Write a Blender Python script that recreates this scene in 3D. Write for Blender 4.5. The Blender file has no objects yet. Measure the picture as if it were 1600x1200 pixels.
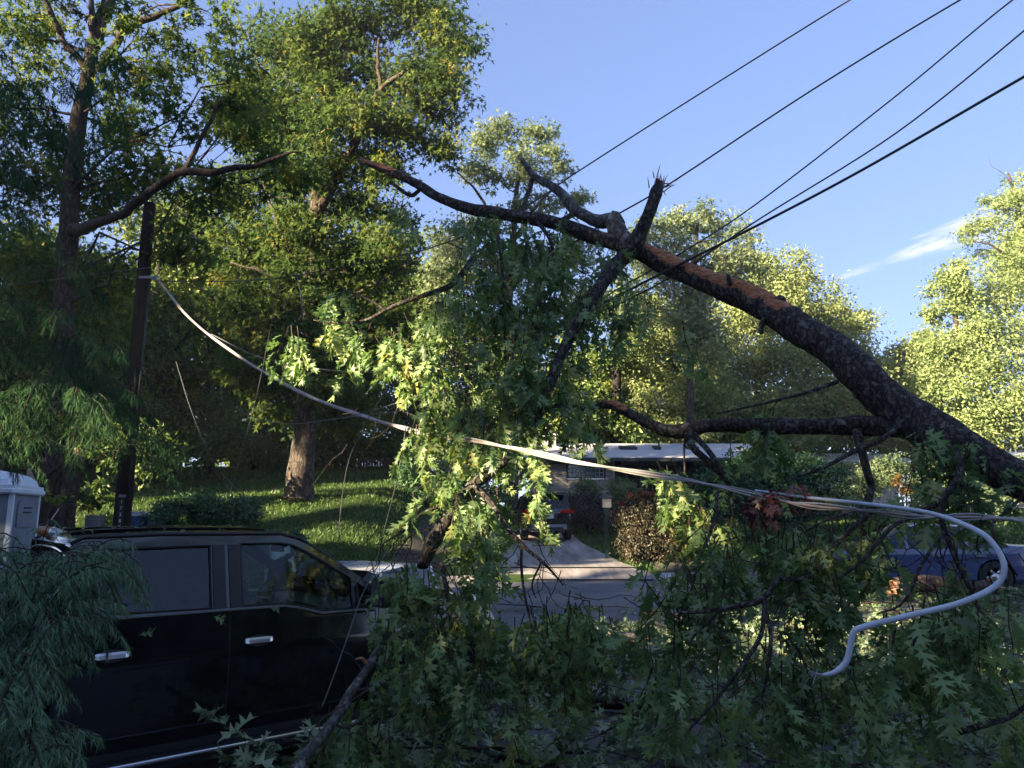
import bpy, bmesh, math, random
import numpy as np
from mathutils import Vector, Matrix, noise as mnoise

random.seed(7)
rng = np.random.default_rng(7)
R = math.radians
S = bpy.context.scene
COL = S.collection

# ------------------------------------------------------------------ camera
F, TH, HC = 1164.0, R(10.0), 2.1
cam_d = bpy.data.cameras.new("camera")
cam = bpy.data.objects.new("camera", cam_d)
COL.objects.link(cam)
cam.location = (0, 0, HC)
cam.rotation_euler = (R(90) + TH, 0, 0)
cam_d.sensor_fit = 'HORIZONTAL'
cam_d.sensor_width = 36
cam_d.lens = 36 * F / 1600.0
cam_d.clip_start = 0.05
cam_d.clip_end = 2000
S.camera = cam

# ------------------------------------------------------------------ sky, sun, exposure
SUN_AZ = Vector((-0.80, -0.60, 0)).normalized()
SUN_EL = R(17)
SD = Vector((SUN_AZ.x * math.cos(SUN_EL), SUN_AZ.y * math.cos(SUN_EL), math.sin(SUN_EL)))
world = bpy.data.worlds.new("World")
S.world = world
world.use_nodes = True
wn, wl = world.node_tree.nodes, world.node_tree.links
wn.clear()
w_out = wn.new('ShaderNodeOutputWorld')
w_bg = wn.new('ShaderNodeBackground')
w_bg.inputs['Strength'].default_value = 0.0505
sky = wn.new('ShaderNodeTexSky')
sky.sky_type = 'NISHITA'
sky.sun_disc = False
sky.sun_elevation = SUN_EL
sky.sun_rotation = math.atan2(SUN_AZ.x, SUN_AZ.y)
sky.altitude = 100
sky.air_density = .95
sky.dust_density = 0.35
sky.ozone_density = 3.6


def wmath(op, a, b=None, c=None):
    n = wn.new('ShaderNodeMath')
    n.operation = op
    for i, v in enumerate((a, b, c)):
        if v is None:
            continue
        if isinstance(v, (int, float)):
            n.inputs[i].default_value = v
        else:
            wl.new(v, n.inputs[i])
    return n.outputs[0]


tc = wn.new('ShaderNodeTexCoord')
sep = wn.new('ShaderNodeSeparateXYZ')
wl.new(tc.outputs['Generated'], sep.inputs[0])
yy = wmath('MAXIMUM', sep.outputs[1], 0.05)
uu = wmath('DIVIDE', sep.outputs[0], yy)
vv = wmath('DIVIDE', sep.outputs[2], yy)


def streak(u0, v0, half, wid, seed, bow):
    """a wisp of cirrus round the direction (u0, v0)"""
    du = wmath('SUBTRACT', uu, u0)
    dv = wmath('SUBTRACT', vv, v0)
    s = wmath('ADD', wmath('MULTIPLY', du, .942), wmath('MULTIPLY', dv, .334))
    t = wmath('ADD', wmath('MULTIPLY', du, -.334), wmath('MULTIPLY', dv, .942))
    sn = wmath('DIVIDE', s, half)
    t = wmath('SUBTRACT', t, wmath('MULTIPLY', wmath('MULTIPLY', sn, sn), bow))
    comb = wn.new('ShaderNodeCombineXYZ')
    wl.new(wmath('MULTIPLY', s, 20), comb.inputs[0])
    wl.new(wmath('MULTIPLY', t, 90), comb.inputs[1])
    comb.inputs[2].default_value = seed
    nz = wn.new('ShaderNodeTexNoise')
    nz.inputs['Scale'].default_value = 1.0
    nz.inputs['Detail'].default_value = 9
    nz.inputs['Roughness'].default_value = .65
    wl.new(comb.outputs[0], nz.inputs['Vector'])
    w = wmath('MULTIPLY', wmath('ADD', wmath('MULTIPLY', sn, .55), .75), wid)
    tn = wmath('DIVIDE', t, wmath('MAXIMUM', w, .002))
    fall = wmath('SUBTRACT', 1.0, wmath('MULTIPLY', tn, tn))
    win = wmath('SUBTRACT', 1.0, wmath('POWER', wmath('ABSOLUTE', sn), 4))
    m = wmath('MULTIPLY', wmath('MAXIMUM', fall, 0), wmath('MAXIMUM', win, 0))
    m = wmath('MULTIPLY', m, wmath('MAXIMUM', wmath('MULTIPLY', wmath('SUBTRACT', nz.outputs[0], .32), 3.2), .05))
    return m


m1 = streak(.64, .392, .13, .026, 1.3, .0)
m2 = streak(.472, .332, .05, .007, 4.1, .0)
m3 = streak(.615, .402, .06, .009, 9.1, .0)
mm = wmath('MINIMUM', wmath('MULTIPLY', wmath('ADD', wmath('ADD', m1, wmath('MULTIPLY', m2, .6)), wmath('MULTIPLY', m3, .5)), 0.85), .7)
mixc = wn.new('ShaderNodeMix')
mixc.data_type = 'RGBA'
wl.new(mm, mixc.inputs[0])
gam = wn.new('ShaderNodeGamma')
gam.inputs[1].default_value = .5
wl.new(sky.outputs[0], gam.inputs[0])
wb_ = wn.new('ShaderNodeMix')
wb_.data_type = 'RGBA'
wb_.blend_type = 'MULTIPLY'
wb_.inputs[0].default_value = 1
wl.new(gam.outputs[0], wb_.inputs[6])
wb_.inputs[7].default_value = (.90, 1.0, 1.42, 1)
wl.new(wb_.outputs[2], mixc.inputs[6])
mixc.inputs[7].default_value = (3.4, 3.3, 3.6, 1)
wl.new(mixc.outputs[2], w_bg.inputs[0])
wl.new(w_bg.outputs[0], w_out.inputs[0])

sun_d = bpy.data.lights.new("sun", 'SUN')
sun_d.energy = 3.9
sun_d.angle = R(0.5)
sun_d.color = (1.0, 0.83, 0.57)
sun = bpy.data.objects.new("sun", sun_d)
COL.objects.link(sun)
sun.rotation_euler = (-SD).to_track_quat('-Z', 'Y').to_euler()
sun.location = SD * 60

S.view_settings.view_transform = 'Standard'
S.view_settings.look = 'None'
S.view_settings.gamma = 1
S.view_settings.exposure = 3.02
S.view_settings.use_curve_mapping = False
S.render.engine = 'CYCLES'
S.cycles.max_bounces = 6
S.cycles.diffuse_bounces = 4
S.cycles.glossy_bounces = 3
S.cycles.transmission_bounces = 4
S.cycles.transparent_max_bounces = 8
S.cycles.caustics_reflective = False
S.cycles.caustics_refractive = False
S.cycles.use_denoising = True
try:
    S.cycles.denoiser = 'OPENIMAGEDENOISE'
except Exception:
    pass


# ------------------------------------------------------------------ helpers
def at(px, py, Y):
    """the world point at depth Y that the photograph shows at (px, py)"""
    cy = (600 - py) / F
    y = math.cos(TH) - math.sin(TH) * cy
    z = math.sin(TH) + math.cos(TH) * cy
    k = Y / y
    return Vector(((px - 800) / F * k, Y, HC + z * k))


def ss(a, b, x):
    t = min(1, max(0, (x - a) / (b - a)))
    return t * t * (3 - 2 * t)


GL = ([-60, 11, 16, 18, 25, 38, 60, 120, 300], [0, 0, .62, .92, 2.55, 4.3, 5.4, 6, 6])
GR = ([-60, 11, 18, 27, 35, 60, 120, 300], [0, 0, .62, 1.0, 1.5, 2.2, 3, 3])


def g(x, y):
    a = float(np.interp(y, *GL))
    b = float(np.interp(y, *GR))
    w = ss(-1.2, -5.0, x)
    return a * w + b * (1 - w)


def tag(o, label=None, cat=None, group=None, kind=None):
    if label:
        o['label'] = label
    if cat:
        o['category'] = cat
    if group:
        o['group'] = group
    if kind:
        o['kind'] = kind
    return o


LOC = {}


def root(name, loc, label, cat, rz=0, group=None):
    o = bpy.data.objects.new(name, None)
    o.empty_display_size = .2
    COL.objects.link(o)
    o.location = loc
    o.rotation_euler = (0, 0, rz)
    LOC[o] = (Vector(loc), rz)
    return tag(o, label, cat, group)


class MB:
    def __init__(s):
        s.v, s.f, s.m, s.a = [], [], [], []

    def add(s, vs, fs, m=0):
        o = len(s.v)
        s.v.extend([tuple(p) for p in vs])
        for f in fs:
            s.f.append([i + o for i in f])
            s.m.append(m)
        return o

    def box(s, c, d, rz=0, m=0, tilt=None):
        x, y, z = d[0] / 2, d[1] / 2, d[2] / 2
        M = Matrix.Rotation(rz, 3, 'Z')
        if tilt is not None:
            M = M @ tilt
        vs = [Vector(c) + M @ Vector(p) for p in ((-x, -y, -z), (x, -y, -z), (x, y, -z), (-x, y, -z), (-x, -y, z), (x, -y, z), (x, y, z), (-x, y, z))]
        s.add(vs, [(0, 3, 2, 1), (4, 5, 6, 7), (0, 1, 5, 4), (1, 2, 6, 5), (2, 3, 7, 6), (3, 0, 4, 7)], m)

    def poly(s, pts, th, fn, m=0):
        """closed outline pts (a,b) -> fn(a,b,offset), thickness th"""
        n = len(pts)
        vs = [fn(a, b, 0) for a, b in pts] + [fn(a, b, th) for a, b in pts]
        s.add(vs, [list(range(n)), list(range(2 * n - 1, n - 1, -1))] + [(i, i + n, (i + 1) % n + n, (i + 1) % n) for i in range(n)], m)

    def tube(s, pts, rad, n=8, jit=0, m=0, seed=0):
        pts = [Vector(p) for p in pts]
        if isinstance(rad, (int, float)):
            rad = [rad] * len(pts)
        k = len(pts)
        vs, fs = [], []
        up = Vector((0.13, 0.27, 1)).normalized()
        for i, p in enumerate(pts):
            t = (pts[min(i + 1, k - 1)] - pts[max(i - 1, 0)])
            if t.length < 1e-9:
                t = Vector((0, 0, 1))
            t.normalize()
            a = up - t * up.dot(t)
            if a.length < .05:
                a = t.orthogonal()
            a.normalize()
            up = a
            b = t.cross(a)
            for j in range(n):
                th = 2 * math.pi * j / n
                d = a * math.cos(th) + b * math.sin(th)
                r = rad[i]
                if jit:
                    r *= 1 + jit * mnoise.noise(Vector((p.x * 3 + d.x * 1.3 + seed, p.y * 3 + d.y * 1.3, p.z * 3 + d.z * 1.3))) + jit * .6 * mnoise.noise(Vector((p.x * 14 + d.x * 3, p.y * 14 + d.y * 3, p.z * 14 + d.z * 3 + seed)))
                vs.append(p + d * r)
        for i in range(k - 1):
            for j in range(n):
                fs.append((i * n + j, i * n + (j + 1) % n, (i + 1) * n + (j + 1) % n, (i + 1) * n + j))
        fs.append(list(range(n))[::-1])
        fs.append([(k - 1) * n + j for j in range(n)])
        s.add(vs, fs, m)

    def lathe(s, prof, c, axis='z', n=20, m=0):
        vs, fs = [], []
        for r, h in prof:
            for j in range(n):
                a = 2 * math.pi * j / n
                p = (r * math.cos(a), r * math.sin(a), h)
                if axis == 'y':
                    p = (p[0], h, p[1])
                if axis == 'x':
                    p = (h, p[0], p[1])
                vs.append(Vector(c) + Vector(p))
        k = len(prof)
        for i in range(k - 1):
            for j in range(n):
                fs.append((i * n + j, i * n + (j + 1) % n, (i + 1) * n + (j + 1) % n, (i + 1) * n + j))
        s.add(vs, fs, m)


def link(name, me, parent=None):
    o = bpy.data.objects.new(name, me)
    COL.objects.link(o)
    if parent is not None:
        o.parent = parent
    return o


def base_of(parent):
    while parent is not None and parent not in LOC:
        parent = parent.parent
    return LOC.get(parent, (Vector((0, 0, 0)), 0)) if parent is not None else (Vector((0, 0, 0)), 0)


def mk(name, mb, mats, parent=None, smooth=False, world_coords=True, fix=False):
    """links the collected shapes as ONE mesh object"""
    vs = mb.v
    if parent is not None and world_coords:
        l, rz = base_of(parent)
        A = np.array(vs, dtype=np.float64).reshape(-1, 3) - np.array(l)
        if rz:
            c, s_ = math.cos(-rz), math.sin(-rz)
            A = np.stack([A[:, 0] * c - A[:, 1] * s_, A[:, 0] * s_ + A[:, 1] * c, A[:, 2]], 1)
        vs = A.tolist()
    me = bpy.data.meshes.new(name)
    me.from_pydata(vs, [], mb.f)
    if not isinstance(mats, (list, tuple)):
        mats = [mats]
    for m in mats:
        me.materials.append(m)
    if len(mats) > 1:
        me.polygons.foreach_set('material_index', np.array(mb.m, dtype=np.int32))
    if smooth:
        me.polygons.foreach_set('use_smooth', np.ones(len(me.polygons), dtype=bool))
    if fix:
        bm = bmesh.new()
        bm.from_mesh(me)
        bmesh.ops.recalc_face_normals(bm, faces=bm.faces)
        bm.to_mesh(me)
        bm.free()
    me.update()
    return link(name, me, parent)


def smooth_path(pts, sub=4):
    """Catmull-Rom through rows of numbers (x, y, z, r)"""
    P = [np.array(p, float) for p in pts]
    P = [2 * P[0] - P[1]] + P + [2 * P[-1] - P[-2]]
    out = []
    for i in range(1, len(P) - 2):
        for k in range(sub):
            t = k / sub
            a, b, c, d = P[i - 1], P[i], P[i + 1], P[i + 2]
            out.append(.5 * ((2 * b) + (c - a) * t + (2 * a - 5 * b + 4 * c - d) * t * t + (3 * b - a - 3 * c + d) * t ** 3))
    out.append(P[-2])
    return out


def path_px(pts, sub=5, wob=0.0, seed=0):
    """rows (px, py, Y, r) -> points and radii"""
    rows = [(*at(a, b, c), r) for a, b, c, r in pts]
    out = smooth_path(rows, sub)
    ps, rs = [], []
    for i, o in enumerate(out):
        p = Vector(o[:3])
        if wob and 0 < i < len(out) - 1:
            p += Vector((mnoise.noise(p * 2.3 + Vector((seed, 0, 0))), mnoise.noise(p * 2.3 + Vector((0, seed, 5))), mnoise.noise(p * 2.3 + Vector((9, 0, seed))))) * wob
        ps.append(p)
        rs.append(max(o[3], .002))
    return ps, rs


# ------------------------------------------------------------------ materials
def newmat(name):
    m = bpy.data.materials.new(name)
    m.use_nodes = True
    nt = m.node_tree
    nt.nodes.clear()
    out = nt.nodes.new('ShaderNodeOutputMaterial')
    return m, nt, out


def N(nt, t, **kw):
    n = nt.nodes.new(t)
    for k, v in kw.items():
        if k in n.inputs:
            n.inputs[k].default_value = v
        else:
            setattr(n, k, v)
    return n


def ramp(nt, stops, src):
    r = nt.nodes.new('ShaderNodeValToRGB')
    e = r.color_ramp.elements
    while len(e) > 1:
        e.remove(e[-1])
    e[0].position = stops[0][0]
    e[0].color = (*stops[0][1], 1)
    for p, c in stops[1:]:
        k = e.new(p)
        k.color = (*c, 1)
    nt.links.new(src, r.inputs[0])
    return r.outputs[0]


def plain(name, col, rough=.6, metal=0, coat=0, spec=.5, var=0, scale=8, bump=0, bscale=60):
    m, nt, out = newmat(name)
    b = N(nt, 'ShaderNodeBsdfPrincipled')
    b.inputs['Roughness'].default_value = rough
    b.inputs['Metallic'].default_value = metal
    b.inputs['Coat Weight'].default_value = coat
    b.inputs['Specular IOR Level'].default_value = spec
    b.inputs['Base Color'].default_value = (*col, 1)
    if var or bump:
        co = N(nt, 'ShaderNodeTexCoord')
        nz = N(nt, 'ShaderNodeTexNoise', Scale=scale, Detail=6.0)
        nt.links.new(co.outputs['Object'], nz.inputs['Vector'])
        if var:
            c0 = tuple(c * (1 - var) for c in col)
            c1 = tuple(min(1, c * (1 + var)) for c in col)
            nt.links.new(ramp(nt, [(.3, c0), (.7, c1)], nz.outputs[0]), b.inputs['Base Color'])
        if bump:
            n2 = N(nt, 'ShaderNodeTexNoise', Scale=bscale, Detail=5.0)
            nt.links.new(co.outputs['Object'], n2.inputs['Vector'])
            bp = N(nt, 'ShaderNodeBump', Strength=bump, Distance=.02)
            nt.links.new(n2.outputs[0], bp.inputs['Height'])
            nt.links.new(bp.outputs[0], b.inputs['Normal'])
    nt.links.new(b.outputs[0], out.inputs[0])
    return m


def foliage(name, cols, trans=.35, gloss=.05, rough=.45):
    m, nt, out = newmat(name)
    at_ = N(nt, 'ShaderNodeAttribute', attribute_name='tone')
    n = len(cols)
    c = ramp(nt, [(i / (n - 1), cols[i]) for i in range(n)], at_.outputs['Fac'])
    d = N(nt, 'ShaderNodeBsdfDiffuse')
    t = N(nt, 'ShaderNodeBsdfTranslucent')
    hs = N(nt, 'ShaderNodeHueSaturation', Hue=.485, Saturation=1.15, Value=1.25)
    nt.links.new(c, hs.inputs['Color'])
    nt.links.new(c, d.inputs[0])
    nt.links.new(hs.outputs[0], t.inputs[0])
    mx = N(nt, 'ShaderNodeMixShader')
    mx.inputs[0].default_value = trans
    nt.links.new(d.outputs[0], mx.inputs[1])
    nt.links.new(t.outputs[0], mx.inputs[2])
    if gloss <= 0:
        nt.links.new(mx.outputs[0], out.inputs[0])
        return m
    gl = N(nt, 'ShaderNodeBsdfGlossy', Roughness=rough)
    gl.inputs[0].default_value = (1, .97, .82, 1)
    m2 = N(nt, 'ShaderNodeMixShader')
    m2.inputs[0].default_value = gloss
    nt.links.new(mx.outputs[0], m2.inputs[1])
    nt.links.new(gl.outputs[0], m2.inputs[2])
    nt.links.new(m2.outputs[0], out.inputs[0])
    return m


def bark(name, dark, light, lichen=None, scale=1.0, bare=False):
    m, nt, out = newmat(name)
    b = N(nt, 'ShaderNodeBsdfPrincipled', Roughness=.9)
    b.inputs['Specular IOR Level'].default_value = .2
    co = N(nt, 'ShaderNodeTexCoord')
    mp = N(nt, 'ShaderNodeMapping')
    mp.inputs['Scale'].default_value = (14 * scale, 14 * scale, 5 * scale)
    nt.links.new(co.outputs['Object'], mp.inputs[0])
    vo = N(nt, 'ShaderNodeTexVoronoi', Scale=1.0)
    vo.feature = 'DISTANCE_TO_EDGE'
    nz = N(nt, 'ShaderNodeTexNoise', Scale=2.2, Detail=8.0, Roughness=.7)
    nt.links.new(mp.outputs[0], nz.inputs['Vector'])
    ad = N(nt, 'ShaderNodeVectorMath', operation='MULTIPLY_ADD')
    nt.links.new(nz.outputs[1], ad.inputs[0])
    ad.inputs[1].default_value = (1.2, 1.2, 1.2)
    nt.links.new(mp.outputs[0], ad.inputs[2])
    nt.links.new(ad.outputs[0], vo.inputs['Vector'])
    mul = N(nt, 'ShaderNodeMath', operation='MULTIPLY')
    nt.links.new(vo.outputs[0], mul.inputs[0])
    mul.inputs[1].default_value = 2.2
    m3 = N(nt, 'ShaderNodeMath', operation='MULTIPLY')
    nt.links.new(mul.outputs[0], m3.inputs[0])
    nt.links.new(nz.outputs[0], m3.inputs[1])
    col = ramp(nt, [(0, dark), (.25, tuple((a + c) / 2 for a, c in zip(dark, light))), (.8, light)], m3.outputs[0])
    if lichen:
        n2 = N(nt, 'ShaderNodeTexNoise', Scale=9.0 * scale, Detail=7.0, Roughness=.7)
        nt.links.new(co.outputs['Object'], n2.inputs['Vector'])
        k = ramp(nt, [(.54, (0, 0, 0)), (.62, (1, 1, 1))], n2.outputs[0])
        mx = N(nt, 'ShaderNodeMix', data_type='RGBA')
        nt.links.new(k, mx.inputs[0])
        nt.links.new(col, mx.inputs[6])
        mx.inputs[7].default_value = (*lichen, 1)
        col = mx.outputs[2]
    if bare:
        aa = N(nt, 'ShaderNodeAttribute', attribute_name='bare')
        n3 = N(nt, 'ShaderNodeTexNoise', Scale=7.0, Detail=6.0, Roughness=.65)
        nt.links.new(co.outputs['Object'], n3.inputs['Vector'])
        s1 = N(nt, 'ShaderNodeMath', operation='MULTIPLY_ADD')
        nt.links.new(n3.outputs[0], s1.inputs[0])
        s1.inputs[1].default_value = 1.15
        nt.links.new(aa.outputs['Fac'], s1.inputs[2])
        k = ramp(nt, [(.84, (0, 0, 0)), (.89, (1, 1, 1))], s1.outputs[0])
        mp4 = N(nt, 'ShaderNodeMapping')
        mp4.inputs['Scale'].default_value = (9, 9, 30)
        nt.links.new(co.outputs['Object'], mp4.inputs[0])
        n4 = N(nt, 'ShaderNodeTexNoise', Scale=2.0, Detail=6.0)
        nt.links.new(mp4.outputs[0], n4.inputs['Vector'])
        wood = ramp(nt, [(.3, (.20, .07, .03)), (.5, (.48, .18, .08)), (.75, (.6, .36, .22))], n4.outputs[0])
        mx = N(nt, 'ShaderNodeMix', data_type='RGBA')
        nt.links.new(k, mx.inputs[0])
        nt.links.new(col, mx.inputs[6])
        nt.links.new(wood, mx.inputs[7])
        col = mx.outputs[2]
    nt.links.new(col, b.inputs['Base Color'])
    bp = N(nt, 'ShaderNodeBump', Strength=.9, Distance=.03)
    nt.links.new(m3.outputs[0], bp.inputs['Height'])
    nt.links.new(bp.outputs[0], b.inputs['Normal'])
    nt.links.new(b.outputs[0], out.inputs[0])
    return m


def glassy(name, tint, refl=.12, rough=.0, opacity=0.0):
    m, nt, out = newmat(name)
    t = N(nt, 'ShaderNodeBsdfTransparent')
    t.inputs[0].default_value = (*tint, 1)
    gl = N(nt, 'ShaderNodeBsdfGlossy', Roughness=rough)
    gl.inputs[0].default_value = (.85, .9, .9, 1)
    fr = N(nt, 'ShaderNodeFresnel', IOR=1.5)
    co = N(nt, 'ShaderNodeTexCoord')
    nz = N(nt, 'ShaderNodeTexNoise', Scale=2.0, Detail=3.0)
    mp = N(nt, 'ShaderNodeMapping')
    mp.inputs['Scale'].default_value = (1.6, 1.6, 7)
    nt.links.new(co.outputs['Object'], mp.inputs[0])
    nt.links.new(mp.outputs[0], nz.inputs['Vector'])
    bp = N(nt, 'ShaderNodeBump', Strength=.3, Distance=.008)
    nt.links.new(nz.outputs[0], bp.inputs['Height'])
    nt.links.new(bp.outputs[0], gl.inputs['Normal'])
    ad = N(nt, 'ShaderNodeMath', operation='ADD')
    nt.links.new(fr.outputs[0], ad.inputs[0])
    ad.inputs[1].default_value = refl
    mx = N(nt, 'ShaderNodeMixShader')
    nt.links.new(ad.outputs[0], mx.inputs[0])
    nt.links.new(t.outputs[0], mx.inputs[1])
    nt.links.new(gl.outputs[0], mx.inputs[2])
    nt.links.new(mx.outputs[0], out.inputs[0])
    return m


def car_paint(name, col, dust=.0, rough=.16):
    m, nt, out = newmat(name)
    b = N(nt, 'ShaderNodeBsdfPrincipled', Roughness=.35)
    b.inputs['Coat Weight'].default_value = 1.0
    b.inputs['Coat Roughness'].default_value = .06
    co = N(nt, 'ShaderNodeTexCoord')
    nz = N(nt, 'ShaderNodeTexNoise', Scale=3.0, Detail=8.0, Roughness=.7)
    nt.links.new(co.outputs['Object'], nz.inputs['Vector'])
    nt.links.new(ramp(nt, [(.35, col), (.75, tuple(c * (1 - dust) + .12 * dust for c in col))], nz.outputs[0]), b.inputs['Base Color'])
    nt.links.new(ramp(nt, [(.3, (rough,) * 3), (.8, (rough + .2,) * 3)], nz.outputs[0]), b.inputs['Roughness'])
    n2 = N(nt, 'ShaderNodeTexNoise', Scale=1.6, Detail=1.0)
    nt.links.new(co.outputs['Object'], n2.inputs['Vector'])
    bp = N(nt, 'ShaderNodeBump', Strength=.2, Distance=.02)
    nt.links.new(n2.outputs[0], bp.inputs['Height'])
    nt.links.new(bp.outputs[0], b.inputs['Coat Normal'])
    nt.links.new(b.outputs[0], out.inputs[0])
    return m


M = {}
M['leaf_oak'] = foliage('leaf_oak', [(.058, .105, .04), (.105, .185, .06), (.165, .265, .085), (.25, .34, .12), (.38, .35, .09)], .4, .045, .5)
M['leaf_red'] = foliage('leaf_red', [(0.054, 0.0135, 0.0112), (0.12, 0.0338, 0.024), (0.156, 0.0675, 0.04)], .3, .06)
M['leaf_litter'] = foliage('leaf_litter', [(.05, .085, .035), (.10, .15, .065), (.16, .22, .11), (.25, .31, .19), (.2, .14, .06)], .25, .06, .5)
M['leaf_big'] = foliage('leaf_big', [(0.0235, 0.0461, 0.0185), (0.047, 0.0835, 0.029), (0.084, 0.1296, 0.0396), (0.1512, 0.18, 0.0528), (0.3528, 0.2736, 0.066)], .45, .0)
M['leaf_left'] = foliage('leaf_left', [(0.0288, 0.06, 0.0224), (0.0625, 0.1111, 0.0374), (0.1203, 0.1753, 0.0486), (0.2406, 0.2566, 0.0637), (0.5, 0.3849, 0.0748)], .45, .0)
M['leaf_pale'] = foliage('leaf_pale', [(0.0828, 0.1212, 0.06), (0.1564, 0.2037, 0.1), (0.2576, 0.3007, 0.16), (0.3496, 0.3783, 0.22)], .42, .0)
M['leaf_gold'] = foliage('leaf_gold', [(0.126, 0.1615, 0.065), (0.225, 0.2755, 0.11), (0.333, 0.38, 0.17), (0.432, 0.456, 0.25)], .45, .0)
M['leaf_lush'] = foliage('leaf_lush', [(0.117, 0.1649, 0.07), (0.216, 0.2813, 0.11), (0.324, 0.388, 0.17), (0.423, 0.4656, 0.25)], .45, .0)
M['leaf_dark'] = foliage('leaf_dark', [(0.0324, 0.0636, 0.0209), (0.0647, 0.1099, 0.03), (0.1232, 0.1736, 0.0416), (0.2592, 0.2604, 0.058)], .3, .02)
M['leaf_hedge'] = foliage('leaf_hedge', [(0.0344, 0.0803, 0.0344), (0.0574, 0.1291, 0.0516), (0.1004, 0.1866, 0.0718)], .2, .03, .4)
M['leaf_purple'] = foliage('leaf_purple', [(0.0429, 0.039, 0.0429), (0.078, 0.0683, 0.0624), (0.0975, 0.0975, 0.0683)], .25, .03)
M['leaf_maple'] = foliage('leaf_maple', [(0.0153, 0.0147, 0.0086), (0.0275, 0.0245, 0.0122), (0.0429, 0.0337, 0.0134), (0.0857, 0.049, 0.0183), (0.1714, 0.0857, 0.0245)], .3, .03)
M['leaf_orange'] = foliage('leaf_orange', [(.12, .09, .03), (.24, .15, .04), (.4, .22, .05)], .4, .03)
M['leaf_coral'] = foliage('leaf_coral', [(.1, .09, .04), (.35, .08, .05), (.5, .13, .07)], .3, .03)
M['leaf_lime'] = foliage('leaf_lime', [(0.084, 0.12, 0.048), (0.156, 0.216, 0.084), (0.264, 0.324, 0.144)], .3, .03)
M['leaf_white'] = foliage('leaf_white', [(.06, .09, .04), (.3, .32, .24), (.62, .62, .52)], .3, .03)
M['needle'] = foliage('needle', [(0.0371, 0.0868, 0.0496), (0.0744, 0.157, 0.0785), (0.1239, 0.2479, 0.1074), (0.2065, 0.3512, 0.1445)], .3, .05, .5)
M['needle_far'] = foliage('needle_far', [(0.0182, 0.0437, 0.0255), (0.0364, 0.0801, 0.04), (0.0637, 0.1274, 0.0546), (0.1092, 0.182, 0.0728)], .3, .0)
M['grass'] = foliage('grass', [(0.0335, 0.0639, 0.0205), (0.0577, 0.1065, 0.0292), (0.0944, 0.1598, 0.0379), (0.1673, 0.213, 0.0511)], .35, .02)
M['bark_fallen'] = bark('bark_fallen', (.02, .016, .015), (.17, .135, .115), (.19, .19, .155), 1.9, True)
M['bark_grey'] = bark('bark_grey', (.05, .045, .04), (.24, .22, .20), (.30, .30, .27), 1.2, True)
M['bark_dark'] = bark('bark_dark', (.014, .011, .010), (.06, .048, .04), None, 1.0)
M['bark_oak'] = bark('bark_oak', (.03, .022, .017), (.15, .11, .085), (.12, .12, .09), .55)
M['bark_brown'] = bark('bark_brown', (.03, .022, .018), (.13, .095, .075), None, .8)
M['wood_raw'] = plain('wood_raw', (.42, .20, .10), .8, var=.45, scale=25, bump=.6, bscale=60)
M['wood_pole'] = bark('wood_pole', (.014, .009, .008), (.045, .028, .022), None, 2.2)
M['asphalt'] = None


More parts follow.
